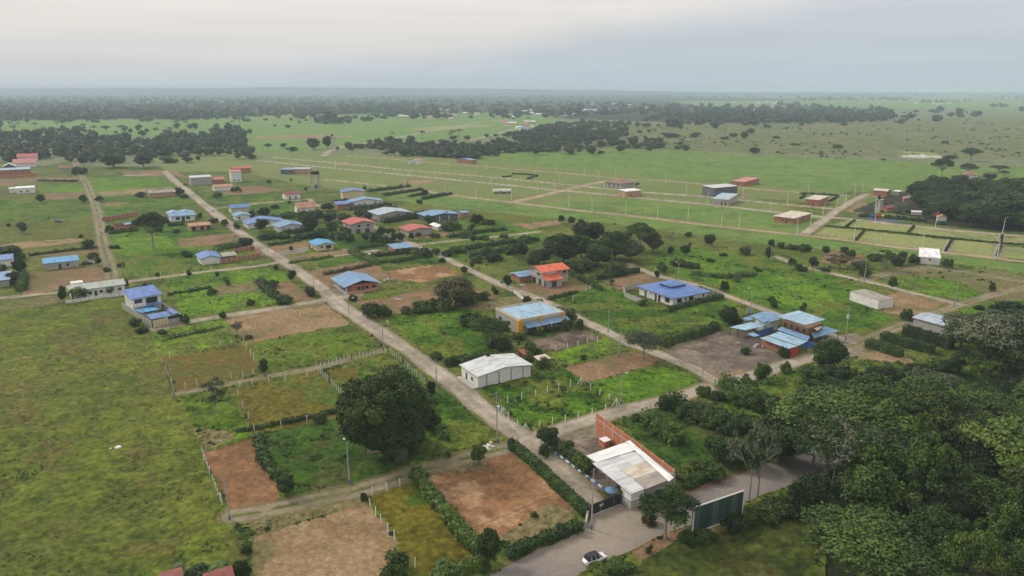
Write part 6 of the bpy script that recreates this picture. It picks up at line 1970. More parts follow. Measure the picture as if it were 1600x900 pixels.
for i, (u, v) in enumerate(fars):
    col = rf.choice(['red', 'pale', 'terracotta', 'white', 'white', 'blue', 'pale'])
    a, l_, h = rf.uniform(7, 11), rf.uniform(10, 20), rf.uniform(2.8, 5)
    m = MB().prism([(0, -.3), (a, -.3), (a, h), (a / 2, h + 1.8), (0, h)], 'x', 0, l_)
    root = link('far_house', None, category='house', group=FARG)
    root.location = (*G(u, v), 0)
    root.rotation_euler = (0, 0, rf.uniform(-.5, .5))
    m.build('wall', FM[rf.randrange(4)], root)
    r_ = MB()
    r_.slab([(-.5, -.6, h - .1), (l_ + .5, -.6, h - .1), (l_ + .5, a / 2, h + 2.1), (-.5, a / 2, h + 2.1)], .15)
    r_.slab([(l_ + .5, a + .6, h - .1), (-.5, a + .6, h - .1), (-.5, a / 2, h + 2.1), (l_ + .5, a / 2, h + 2.1)], .15)
    r_.build('roof', RM(col, 'X'), root)
    pend(root, u, v, LOOKF[col] + ' house')

# ---- gatehouse, its big sheet roof and the tall brick wall
def gz(u, v, z):
    return np.array([*G(u, v, z), z])


gh = link('gatehouse', None, category='gatehouse', label='gatehouse with big patched grey and white sheet roof beside the estate gate')
LM.append((985, 745, 'the patched gatehouse roof'))
o0 = gz(985, 797, 0)
gh.location = (o0[0], o0[1], 0)
ga = ANG
gh.rotation_euler = (0, 0, ga)
ca_, sa_ = cos(ga), sin(ga)


def gl(u, v, z):
    q = gz(u, v, z) - np.array([o0[0], o0[1], 0])
    return (q[0] * ca_ + q[1] * sa_, -q[0] * sa_ + q[1] * ca_, z)


def gsheet(nm, pts, col, ax='Y', t=.08, label=None):
    MB().slab([gl(*p) for p in pts], t).build(nm, RM(col, ax), gh, label=label)


gsheet('white_roof_sheet', [(932, 722, 4.3), (916, 712, 4.3), (977, 691, 4.7), (993, 703, 4.7)], 'white')
gsheet('roof', [(986, 772, 4.0), (926, 724, 4.2), (990, 703, 4.5), (1051, 747, 4.3)], 'pale')
gsheet('rusty_roof_patch', [(991, 748, 4.27), (969, 734, 4.33), (1007, 720, 4.46), (1028, 735, 4.4)], 'beige', label='rusty beige patch')
gsheet('worn_roof_patch', [(1009, 764, 4.22), (991, 749, 4.28), (1030, 736, 4.42), (1051, 747.5, 4.34)], 'rust', label='worn grey brown patch')
gsheet('edge_flashing', [(1045, 752, 4.5), (978, 690, 4.9), (984, 688, 4.9), (1053, 746, 4.5)], 'white', 'X')
# booth walls under the near corner
b0, b1, b2 = gl(985, 797, 0), gl(969, 786, 0), gl(1002, 792, 0)
bx, by = b2[0], b1[1]
MB().box(0, 0, -.1, max(bx, 3.2), max(by, 3.0), 1.5).build('stone_wall', W['stone'], gh)
MB().box(.05, .05, 1.5, max(bx, 3.2) - .05, max(by, 3.0) - .05, 1.7).build('ledge', W['dark'], gh)
MB().box(0.02, 0.02, 1.7, max(bx, 3.2) - .02, max(by, 3.0) - .02, 3.6).build('upper_wall', W['white'], gh)
f = MB().box(-.06, max(by, 3) * .3, .8, -.005, max(by, 3) * .72, 1.45).build('window', FRAME, gh)
MB().box(-.09, max(by, 3) * .36, .88, -.062, max(by, 3) * .66, 1.38).build('pane', plain('pale_blue_glass', (.30, .42, .5), rough=.2), f)
# back rooms under the roof
p0, p1 = gl(1010, 770, 0), gl(1045, 760, 0)
MB().box(max(bx, 3.2), 1.0, -.1, p1[0], 7, 3.7).build('wall', W['grey'], gh)
for q in ((933, 727, 4.0), (952, 742, 4.0), (918, 714, 4.1)):
    x, y, z = gl(*q)
    MB().box(x + .1, y + .1, -.1, x + .22, y + .22, z).build('post', METAL, gh)
# painted kerb beds: blue and white blocks
kroot = link('painted_kerb', None, category='kerb', label='low kerb of alternating blue and white blocks edging the street flower bed')
ka, kb = np.array(G(848, 694)), np.array(G(957, 775))
kroot.location = (*ka, 0)
dk = kb - ka
kroot.rotation_euler = (0, 0, atan2(dk[1], dk[0]))
nk = 22
ln = np.linalg.norm(dk) / nk
for i in range(nk):
    MB().box(i * ln + .02, -.15, -.1, (i + 1) * ln - .02, .15, .34).build('blue_block' if i % 2 else 'white_block', W['blue'] if i % 2 else W['white'], kroot)
# blue parasol by the gate
pr = link('parasol', None, category='parasol', label='small faded blue parasol standing behind the black gate')
pr.location = (*G(955, 778), 0)
MB().tube((0, 0, -.05), (0, 0, 2.0), .03).build('pole', METAL, pr)
MB().tube((0, 0, 1.75), (0, 0, 2.25), 1.3, .05, 10).build('canopy', plain('faded_blue_cloth', (.12, .22, .36)), pr)
# gate
gt = link('estate_gate', None, category='gate', label='closed black sheet metal gate across the dirt street')
LM.append((947, 795, 'the black gate'))
g0, g1 = np.array(G(921, 806)), np.array(G(970, 787))
gt.location = (*g0, 0)
dg_ = g1 - g0
gt.rotation_euler = (0, 0, atan2(dg_[1], dg_[0]))
lg = np.linalg.norm(dg_)
GM = plain('black_gate_paint', (.018, .018, .02), rough=.45)
for i, (a, b) in enumerate(((0, .36), (.36, .74), (.76, 1.0))):
    lf = MB().box(a * lg + .06, -.04, .1, b * lg - .06, .04, 2.2).build('gate_leaf', GM, gt)
    rb_ = MB()
    for k in range(1, 8):
        x = (a + (b - a) * k / 8) * lg
        rb_.box(x - .02, -.075, .15, x + .02, -.042, 2.15)
    rb_.build('rib', METAL, lf)
for x, h in ((0, 2.4), (.745 * lg, 2.9), (lg, 2.9)):
    MB().box(x - .12, -.12, -.1, x + .12, .12, h).build('gate_post', METAL, gt)
em = MB().box(.36 * lg - .42, -.11, 1.2, .36 * lg - .14, -.08, 1.65).box(.36 * lg + .10, -.11, 1.2, .36 * lg + .38, -.08, 1.65).box(.36 * lg - .50, -.11, 1.32, .36 * lg - .42, -.08, 1.55).box(.36 * lg + .38, -.11, 1.32, .36 * lg + .46, -.08, 1.55)
em.build('emblem', plain('silver_emblem', (.5, .5, .5)), gt)
MB().box(0, -.25, -.05, lg * .95, .25, .06).build('sill', CONC, gt)
wall('short stone wall between the gate post and the street hedge', [(918, 808), (915, 824)], 1.2, mat='stone', t=.3)

# tall brick wall with pale concrete frame
bwl = link('tall_brick_wall', None, category='wall', label='tall bare brick wall with pale concrete posts beside the gatehouse roof')
LM.append((985, 690, 'the tall brick wall'))
q0 = np.array(G(931, 676))
q1 = np.array([*G(1053, 733, 4.9)])
bwl.location = (*q0, 0)
dq = q1 - q0
bwl.rotation_euler = (0, 0, atan2(dq[1], dq[0]))
lw = np.linalg.norm(dq)
hw_ = 4.9
nb_ = 8
for i in range(nb_):
    a, b = i * lw / nb_, (i + 1) * lw / nb_
    MB().box(a + .14, -.08, -.1, b - .14, .08, 3.5).build('brick_panel', W['orange'], bwl)
    MB().box(a + .14, -.08, 3.75, b - .14, .08, hw_).build('brick_panel', W['orange'], bwl)
    MB().box(a + .14, -.11, 3.5, b - .14, .11, 3.75).build('beam', CONC, bwl)
for i in range(nb_ + 1):
    a = i * lw / nb_
    MB().box(a - .14, -.12, -.1, a + .14, .12, hw_ + (.1 if i % 2 else 0)).build('concrete_post', CONC, bwl)
KEEP_OUT.append([(900, 700), (931, 650), (1060, 740), (990, 800), (930, 800)])
hs = H_('half-built orange brick nook with white edge between brick wall and gatehouse roof', (944, 702), (937, 697), (952, 699), 1.6, 'flat', 0, 'orange', 'white', 'the half-built brick nook', .0, name='brick_nook', cat='shed')
tn = link('coiled_hose', None, category='coil', label='rusty round coil leaning on the tall brick wall')
tn.location = (*(q0 + (q1 - q0) / lw * (lw * .30)), 0)
tn.rotation_euler = bwl.rotation_euler
TR = MB()
for k in range(16):
    a, b = 2 * pi * k / 16, 2 * pi * (k + 1) / 16
    TR.tube((cos(a) * 1.0, -1.0, 1.1 + sin(a)), (cos(b) * 1.0, -1.0, 1.1 + sin(b)), .14, .14, 6)
TR.build('coil', plain('rusty_pipe', (.20, .07, .04)), tn)
MB().box(-.6, -1.3, -.1, .6, -.7, .2).build('base', METAL, tn)

# ---- billboard seen from behind
bb = link('billboard', None, category='billboard', label='large dark green panelled billboard in a white frame beside the paved road')
LM.append((1120, 810, 'the dark billboard'))
a0, a1 = np.array(G(1081, 832 + 10)), np.array(G(1158, 796 + 18))
bb.location = (*a0, 0)
db_ = a1 - a0
bb.rotation_euler = (0, 0, atan2(db_[1], db_[0]))
lb = float(np.linalg.norm(db_))
zt, zb = 6.1, 1.2
BG2 = plain('grey_green_sheet', (.065, .095, .085), rough=.35, spec=.5, var=.4, scale=.5)
BG = plain('dark_green_sheet', (.035, .058, .050), rough=.4, spec=.5, var=.45, scale=.5)
for k in range(8):
    MB().box(lb * k / 8 + .04, -.05, zb, lb * (k + 1) / 8 - .04, .05, zt).build('panel', BG if k % 3 else BG2, bb)
for x in (0, lb):
    MB().box(x - .1, -.1, zb - .1, x + .1, .1, zt + .1).build('frame_bar', FRAME, bb)
MB().box(-.1, -.1, zt, lb + .1, .1, zt + .2).build('frame_bar', FRAME, bb)
MB().box(-.1, -.1, zb - .2, lb + .1, .1, zb).build('frame_bar', FRAME, bb)
for k in range(5):
    MB().box(lb * k / 4 - .1, .11, -.2, lb * k / 4 + .1, .3, zt).build('post', METAL, bb)

# ================================================================ hedges
def hedge(label, pts, wd, ht, mat='mid', look=None, rough=0.18, leaf=None):
    w_ = [np.array(G(*p)) for p in pts]
    rs = np.random.RandomState(int(abs(pts[0][0] * 7 + pts[0][1] * 13)) % 99991)
    leaf = leaf or 0.26 + mpp(pts[0][1]) * 0.35
    o = w_[0].copy()
    w_ = [q - o for q in w_]
    parts = []
    for a, b in zip(w_[:-1], w_[1:]):
        d = b - a
        ln = float(np.linalg.norm(d))
        d = d / ln
        nrm = np.array([-d[1], d[0]])
        n = int(ln * (2 * ht + wd) / (leaf * leaf) * 1.25)
        n = min(n, 14000)
        t = rs.uniform(0, ln, n)
        face = rs.uniform(0, 2 * ht + wd, n)
        top = face < wd
        side = np.where(rs.uniform(size=n) < .5, -1.0, 1.0)
        wob = 1 + rough * np.sin(t * 1.7 + 1) + rough * 0.8 * np.sin(t * .73) + rough * rs.uniform(-1, 1, n)
        lat = np.where(top, rs.uniform(-wd / 2, wd / 2, n), side * wd / 2 * wob)
        z = np.where(top, ht * (1 + (wob - 1) * .8), rs.uniform(0.05, 1, n) * ht)
        Pt = np.stack([a[0] + d[0] * t + nrm[0] * lat, a[1] + d[1] * t + nrm[1] * lat, z], 1)
        N0 = np.where(top[:, None], np.array([0, 0, 1.0]), np.stack([nrm[0] * side, nrm[1] * side, 0.3 * np.ones(n)], 1))
        N0 = N0 + rs.normal(size=(n, 3)) * .5
        N0 /= np.linalg.norm(N0, axis=1)[:, None]
        tint = 0.5 + 0.22 * np.sin(t * .9 + 2) + rs.normal(size=n) * .13
        parts.append(leaves(rs, Pt, N0, leaf, tint))
        hw2, hh = wd / 2 * .82, ht * .88
        c = [a - nrm * hw2, b - nrm * hw2, b + nrm * hw2, a + nrm * hw2]
        V = np.array([(*q, -.1) for q in c] + [(*q, hh) for q in c])
        Fq = np.array([(4, 5, 6, 7), (0, 1, 5, 4), (1, 2, 6, 5), (2, 3, 7, 6), (3, 0, 4, 7)])
        parts.append((V, Fq, np.full(8, .4)))
    me = as_mesh('hedge', join_np(parts), ML[mat])
    ob = link('hedge', me, category='hedge')
    ob.location = (*o, 0)
    if label:
        ob['label'] = label
    else:
        mid = pts[len(pts) // 2]
        pend(ob, (pts[0][0] + pts[-1][0]) / 2, (pts[0][1] + pts[-1][1]) / 2, look or 'clipped green hedge')
    return ob


hedge('long clipped green hedge along the left side of the street to the black gate', [(800, 700), (835, 728), (870, 762), (917, 806)], 2.0, 1.7, 'mid', rough=.07, leaf=.22)
hedge('clipped hedge between the bare red plot and the paved road', [(793, 872), (850, 848), (906, 825)], 2.0, 1.5, 'mid')
hedge('loose bright hedge beside the paved road at the bottom edge', [(680, 910), (735, 892), (757, 880)], 2.2, 1.7, 'light')
hedge('tall uneven light green hedge between the ochre plot and the bare red plot', [(649, 742), (672, 778), (702, 812), (722, 838), (746, 864)], 2.0, 2.0, 'light', rough=.3)
hedge('thick clipped hedge nearest the station lane of the three parallel ones', [(1355, 541), (1380, 549), (1408, 558)], 3.0, 2.4, 'mid', rough=.07, leaf=.22)
hedge('thick clipped hedge in the middle of the three parallel ones', [(1378, 531), (1415, 542), (1457, 553)], 3.0, 2.6, 'mid', rough=.07, leaf=.22)
hedge('tall dark clipped hedge in front of the grey-roofed hall', [(1412, 524), (1445, 534), (1486, 547)], 2.6, 3.4, 'dark', rough=.07, leaf=.22)
hedge('dark clipped hedge wrapping the garden of the blue-roofed house with cupola', [(1043, 488), (1085, 477), (1128, 467)], 1.8, 1.8, 'dark')
hedge('dark low hedge below the building site of the orange-roofed house', [(857, 469), (880, 463), (902, 458)], 1.4, 1.1, 'dark')
hedge('clipped dark hedge left of the bare plot behind the block garden wall', [(931, 438), (965, 432), (997, 425)], 2.0, 2.0, 'dark')
hedge('hedge running down from the orange-roofed house to the block wall', [(893, 430), (915, 442), (940, 455)], 1.8, 1.6, 'mid')
hedge('long bushy hedge on the near edge of the green plot before the rubble yard', [(1032, 542), (1065, 532), (1098, 522)], 3.0, 2.8, 'light', rough=.3)
hedge('dark hedge behind the rubble yard toward the round tree', [(1095, 524), (1120, 515)], 2.6, 2.2, 'mid', rough=.3)
hedge('bushy hedge along the cross track beside the fenced ochre plot', [(1, 1) if 0 else (694, 690), (680, 672), (668, 652)], 1.6, 1.5, 'mid', rough=.4)
for q in [([(1290, 354), (1350, 359), (1420, 366.5)], 1.3, .9, 'dark'), ([(1421, 366.5), (1490, 374), (1565, 381), (1640, 386)], 1.5, 1.0, 'dark'), ([(1335, 345), (1320, 356)], 1.3, .9, 'dark'), ([(1428, 354), (1417, 366)], 1.3, 1.0, 'dark'), ([(1350, 361), (1337, 376)], 1.3, .9, 'dark'), ([(1488, 374), (1477, 393)], 1.3, .9, 'dark'), ([(1566, 368), (1563, 380)], 1.2, .8, 'dark'), ([(1564, 384), (1557, 401)], 1.2, .8, 'dark'),
          ([(1342, 339), (1380, 341), (1448, 347.5)], 2.6, 2.4, 'dark'), ([(1464, 350), (1478, 351)], 2.2, 2.0, 'dark'), ([(1250, 303.5), (1262, 303), (1310, 306)], 1.8, 1.3, 'dark'), ([(1258, 305), (1250, 311)], 1.6, 1.1, 'dark'), ([(1310, 307), (1297, 315), (1284, 315)], 1.8, 1.2, 'dark'),
          ([(800, 272), (822, 273), (840, 275), (824, 280)], 2.0, 1.2, 'dark'), ([(985, 291), (998, 288)], 1.8, 1.4, 'dark'), ([(785, 277), (800, 275.5)], 1.8, 1.0, 'dark')]:
    hedge(None, q[0], q[1] * .75, q[2] * .8, q[3], 'thin dark green plot hedge' if q[1] < 1.6 else 'dark clipped hedge')
for q in [([(548, 394), (566, 404), (590, 414)], 2.6, 2.2, 'light'), ([(580, 402), (610, 399), (640, 396), (668, 392)], 1.8, 1.6, 'dark'), ([(590, 413), (630, 408), (675, 402)], 2.0, 1.2, 'mid'), ([(556, 391), (600, 384)], 1.6, 1.3, 'dark'),
          ([(598, 349), (650, 341), (655, 338)], 3.2, 2.6, 'dark'), ([(544, 329), (600, 324), (610, 322)], 3.4, 2.4, 'dark'), ([(560, 334), (620, 328)], 3.2, 2.4, 'dark'), ([(465, 338), (496, 336)], 2.6, 2.6, 'dark'), ([(442, 367), (490, 361)], 2.4, 2.2, 'dark'),
          ([(262, 354), (288, 352)], 2.2, 1.8, 'dark'), ([(170, 366), (215, 361)], 2.4, 1.6, 'dark'), ([(338, 392), (360, 388), (374, 384)], 3.4, 1.8, 'light'), ([(45, 400), (100, 393), (152, 387)], 1.6, .9, 'dark'), ([(34, 455), (37, 430)], 2.4, 2.2, 'light'),
          ([(575, 300), (610, 296), (640, 292)], 2.6, 1.8, 'dark'), ([(600, 306), (640, 300), (660, 297)], 2.4, 1.6, 'mid'), ([(660, 312), (690, 306), (706, 304)], 2.4, 1.6, 'dark'), ([(640, 308), (668, 303)], 2.4, 1.4, 'mid'), ([(520, 318), (545, 314)], 2, 1.6, 'dark'),
          ([(640, 362), (700, 352), (716, 351)], 2.6, 1.8, 'mid'), ([(700, 372), (760, 363), (790, 360)], 2.4, 1.6, 'mid'), ([(720, 392), (790, 381), (840, 376)], 3.0, 1.8, 'dark'), ([(732, 403), (790, 394), (820, 388)], 3.0, 2.2, 'mid'), ([(860, 486), (900, 500)], 1.6, 1.2, 'light'),
          ([(0, 407), (40, 403)], 3, 2.0, 'mid'), ([(120, 284), (60, 283)], 2, 1.2, 'dark'), ([(1010, 655), (1030, 672), (1060, 697)], 3.0, 2.2, 'light'), ([(1127, 603), (1160, 618), (1200, 640)], 3.2, 2.6, 'light'), ([(1040, 632), (1100, 655), (1170, 672)], 3.6, 2.8, 'mid'), ([(1080, 430), (1130, 436), (1180, 430)], 3, 1.4, 'mid'),
          ([(505, 430), (560, 419), (580, 415)], 1.8, 1.0, 'brown'), ([(452, 412), (520, 402)], 1.4, .8, 'light'), ([(420, 384), (470, 377)], 1.8, 1.1, 'mid'), ([(262, 462), (330, 450)], 1.6, .8, 'mid'), ([(262, 530), (350, 512)], 1.4, .6, 'mid'), ([(405, 440), (425, 462), (450, 472)], 3.0, 1.5, 'mid'), ([(402, 684), (412, 720), (432, 748)], 1.8, 1.1, 'light'), ([(370, 678), (450, 660), (535, 642)], 1.5, .7, 'mid')]:
    hedge(None, q[0], q[1], q[2], q[3], {'dark': 'dark green hedge row', 'mid': 'green hedge row', 'light': 'bright green hedge row', 'brown': 'dry brownish hedge row'}[q[3]], rough=.35)

# ================================================================ poles and posts
MAST = plain('grey_concrete_pole', (0.36, 0.35, 0.33), dirt=(0.2, 0.19, 0.17))
WPOLE = plain('white_pole', (0.70, 0.70, 0.68))
BLUEP = plain('blue_band', (0.08, 0.16, 0.34))


def pole_parts(h, arm, lamp, white, trafo=False):
    P_ = [('mast', MB().tube((0, 0, -.1), (0, 0, h), .17 if not white else .16, .09, 8), WPOLE if white else MAST)]
    if arm:
        P_.append(('crossarm', MB().box(-.9, -.06, h - .5, .9, .06, h - .36), METAL))
        for x in (-.8, 0, .8):
            P_.append(('insulator', MB().tube((x, 0, h - .36), (x, 0, h - .12), .06, .04, 6), W['wood']))
    if lamp:
        P_.append(('lamp_arm', MB().tube((0, 0, h - .25), (1.4, 0, h + .1), .05, .04, 6), METAL))
        P_.append(('lamp_head', MB().box(1.2, -.14, h + .02, 1.9, .14, h + .16), W['white']))
    if trafo:
        P_.append(('transformer', MB().tube((.45, 0, h * .62), (.45, 0, h * .62 + 1.2), .42, .42, 10), plain('pale_grey_steel', (.5, .52, .53))))
        P_.append(('second_crossarm', MB().box(-1.1, -.07, h - 1.5, 1.1, .07, h - 1.34), METAL))
    if not white:
        P_.append(('painted_band', MB().tube((0, 0, -.05), (0, 0, .9), .185, .18, 8), BLUEP))
    return P_


PP = {}


def pole(u, v, h, kind='plain', look='grey concrete utility pole', label=None, rot=None, group='utility poles along the lanes'):
    if (kind, round(h)) not in PP:
        key = (kind, round(h))
        root = link('utility_pole' if kind != 'white' else 'lamp_post', None, category='utility pole' if kind != 'white' else 'lamp post')
        kids = [m.build(n, mt, root) for n, m, mt in pole_parts(round(h), kind in ('arm', 'trafo'), kind in ('lamp', 'white'), kind == 'white', kind == 'trafo')]
        PP[key] = (root, kids)
        first = True
    else:
        src, kids0 = PP[(kind, round(h))]
        root = src.copy()
        C.objects.link(root)
        for q in kids0:
            c = q.copy()
            C.objects.link(c)
            c.parent = root
    root.location = (*G(u, v), 0)
    root.rotation_euler = (radians(RV.uniform(-1.5, 1.5)), radians(RV.uniform(-1.5, 1.5)), ANG + (RV.choice((0, pi / 2)) if rot is None else rot))
    root['group'] = group
    if 'label' in root:
        del root['label']
    if label:
        root['label'] = label
    else:
        pend(root, u, v, look)
    return root


for u, v, h, k in [(683, 619, 10, 'arm'), (599, 548, 9, 'lamp'), (546, 507, 9, 'lamp'), (491, 454, 9, 'lamp'), (420, 411, 9, 'arm'), (415, 588, 8, 'plain'), (272, 619, 9, 'plain'), (359, 812, 10, 'plain'), (546, 756, 9, 'lamp'), (970, 632, 8, 'lamp'), (1097, 597, 9, 'arm'), (950, 519, 8, 'plain'), (1059, 441, 8, 'lamp'), (1350, 440, 9, 'plain'), (1491, 476, 9, 'arm'), (631, 375, 9, 'plain'), (731, 421, 8, 'plain'),
                   (967, 558, 9, 'arm'), (844, 500, 8, 'plain'), (853, 468, 8, 'plain'), (592, 362, 9, 'plain'), (570, 362, 9, 'arm'), (553, 344, 9, 'plain'), (367, 370, 9, 'plain'), (400, 352, 9, 'plain'), (671, 310, 9, 'plain'), (150, 388, 9, 'plain'), (143, 352, 9, 'plain'), (75, 338, 9, 'plain'), (228, 512, 7, 'plain'), (193, 430, 8, 'plain'), (112, 250, 9, 'plain'), (207, 252, 9, 'plain'), (244, 262, 8, 'plain'), (380, 278, 8, 'plain'), (1204, 410, 8, 'plain'), (1156, 398, 8, 'plain'), (1057, 373, 8, 'plain'), (1558, 408, 9, 'plain'), (1173, 491, 9, 'lamp')]:
    pole(u, v, h, k)
pole(777, 692, 12, 'trafo', label='tall utility pole with pale transformer at the street corner', rot=.3)
pole(924, 827, 12, 'arm', label='tall utility pole with blue painted foot standing left of the black gate', rot=.2)
pole(1321, 531, 11, 'trafo', label='utility pole with transformer on a pale base beside the blue restaurant', rot=.5)
FW = 'white lamp posts of the lawn plots'
for u, v in [(485, 243), (451, 240), (524, 240), (606, 239), (614, 251), (649, 248), (641, 276), (680, 280), (768, 290), (799, 313), (744, 310), (633, 294), (695, 302), (420, 245), (572, 259), (606, 263), (594, 270), (524, 263), (869, 272), (913, 275), (962, 278), (936, 282), (1040, 284), (1072, 305), (866, 299), (889, 325), (977, 336), (1075, 345), (1160, 313), (1105, 322), (874, 288), (991, 298), (974, 310), (1263, 303), (1335, 308), (1347, 302), (1230, 320), (1307, 328), (1321, 318), (1285, 341), (1203, 332), (1245, 366), (1266, 353), (1334, 376), (1441, 389), (1461, 357), (1558, 402), (1566, 366), (1367, 346), (1155, 358), (1127, 355), (1027, 343), (1489, 292), (1119, 325), (700, 262), (760, 268), (835, 281), (735, 284), (840, 300), (925, 331)]:
    pole(u, v, 9 if v > 300 else 8, 'white', 'white lamp post', group=FW)


def wires(label, pts, heights, n=3):
    m = MB()
    P3 = [np.array([*G(*p), h - .15]) for p, h in zip(pts, heights)]
    for a, b in zip(P3[:-1], P3[1:]):
        d = b - a
        ln = np.linalg.norm(d)
        for k in range(n):
            off = np.array([0, 0, 0.]) + (k - 1) * .7 * np.array([0.86, 0.5, 0])
            prev = a + off
            for i in range(1, 9):
                t = i / 8
                q = a + d * t + off - np.array([0, 0, ln * .022 * 4 * t * (1 - t)])
                m.tube(prev, q, .014, .014, 3)
                prev = q
    m.build('power_line', METAL, category='power line', label=label)


wires('three sagging power lines following the main street', [(924, 827), (777, 692), (683, 619), (599, 548), (546, 507), (491, 454), (420, 411)], [12, 12, 10, 9, 9, 9, 9])
wires('sagging lines from the corner pole along the south lane', [(777, 692), (546, 756), (359, 812)], [10, 9, 10], 2)
wires('sagging lines along the station lane to the restaurant pole', [(777, 692), (970, 632), (1097, 597), (1321, 531), (1491, 476)], [11, 8, 9, 11, 9], 2)
wires('sagging lines along the second street', [(1097, 597), (967, 558), (950, 519), (853, 468), (731, 421), (631, 375)], [9, 9, 8, 8, 8, 9], 2)
wires('sagging lines beside the paved road at the bottom', [(924, 827), (700, 935)], [11, 11], 3)

# concrete boundary posts
POST = None
FPG = 'white boundary posts of the plots'


def fpost(u, v, h=1.9, look='short white boundary post'):
    global POST
    if POST is None:
        POST = MB().box(-.07, -.07, -.1, .07, .07, 1.0)
        POST.box(-.075, -.075, 1.0, .075, .075, 1.03)
        POST = POST.build('boundary_post', WPOLE)
        o = POST
    else:
        o = POST.copy()
        C.objects.link(o)
    o['category'] = 'post'
    o['group'] = FPG
    o.location = (*G(u, v), 0)
    o.rotation_euler = (radians(RV.uniform(-4, 4)), radians(RV.uniform(-4, 4)), ANG)
    o.scale = (1, 1, h)
    if 'label' in o:
        del o['label']
    pend(o, u, v, look)


for u, v in [(815, 625), (837, 620), (855, 614), (873, 609), (891, 604), (923, 610), (937, 618), (952, 626), (946, 642), (925, 649), (903, 654), (883, 660), (863, 664), (843, 669), (809, 667), (795, 655), (784, 646), (793, 630), (887, 545), (903, 542), (918, 537), (933, 535), (869, 549),
             (579, 794), (587, 807), (596, 818), (606, 832), (616, 844), (649, 888), (582, 774), (605, 768), (625, 761), (672, 783), (682, 798), (693, 809), (704, 822), (715, 834), (728, 848), (740, 863),
             (265, 561), (345, 541), (362, 540), (381, 537), (386, 545), (392, 555), (397, 563), (247, 556), (253, 568), (259, 580), (264, 590), (268, 600), (290, 608), (308, 603), (362, 592), (380, 590), (396, 586), (375, 606), (395, 603), (420, 598), (446, 597), (480, 590), (480, 660), (440, 669),
             (372, 618), (380, 638), (388, 655), (398, 675), (318, 722), (328, 744), (338, 768), (346, 785), (560, 478), (565, 483), (640, 453), (662, 448), (213, 434), (230, 433), (251, 431), (270, 428), (288, 426), (306, 423), (330, 422), (469, 495), (488, 508), (400, 513), (895, 470), (915, 456), (921, 452), (700, 393), (640, 295), (770, 296), (790, 301), (1008, 328), (1100, 338), (1300, 370), (1369, 378), (1405, 384), (1376, 376), (1270, 395), (1310, 402)]:
    fpost(u, v, 1.9 if v > 500 else 1.7)


def brace(u, v, label):
    root = link('corner_brace', None, category='post', label=label)
    root.location = (*G(u, v), 0)
    MB().box(-.09, -.09, -.1, .09, .09, 2.4).build('post', WPOLE, root)
    MB().tube((0, 0, 2.2), (1.1, .3, 0), .09).build('strut', WPOLE, root)
    MB().tube((0, 0, 2.2), (-1.0, .5, 0), .09).build('strut', WPOLE, root)


brace(908, 602, 'white A shaped corner brace at the top corner of the posted plot')
brace(821, 676, 'white braced corner post beside the main street junction')
brace(963, 636, 'leaning white brace post beside the lamp pole on the station lane')
brace(787, 650, 'white braced post beside the transformer pole')


def fence(label, pts, n, h=1.8, mesh=True):
    root = link('wire_fence', None, category='fence', label=label)
    P0 = np.array(G(*pts[0]))
    root.location = (*P0, 0)
    wire = MB()
    for (a, b), k in zip(zip(pts[:-1], pts[1:]), n):
        a, b = np.array(G(*a)) - P0, np.array(G(*b)) - P0
        for i in range(k + 1):
            q = a + (b - a) * i / k
            MB().box(q[0] - .07, q[1] - .07, -.1, q[0] + .07, q[1] + .07, h).build('post', WPOLE, root)
        for z in (h * .3, h * .6, h * .93):
            wire.tube((*a, z), (*b, z), .018, .018, 4)
    wire.build('wire', METAL, root)
    return root


fence('white posted wire fence around the plot with the huge dark tree', [(495, 579), (550, 562), (607, 552), (630, 570), (663, 600)], (9, 10, 7, 9), 2.0)
fence('weathered posted fence between the ochre plot and the huge dark tree', [(495, 580), (515, 600), (537, 622)], (6, 6), 1.8)
fence('wire fence of slanting posts between the big pasture and the red plot', [(316, 708), (330, 745), (347, 790)], (6, 6), 1.5)

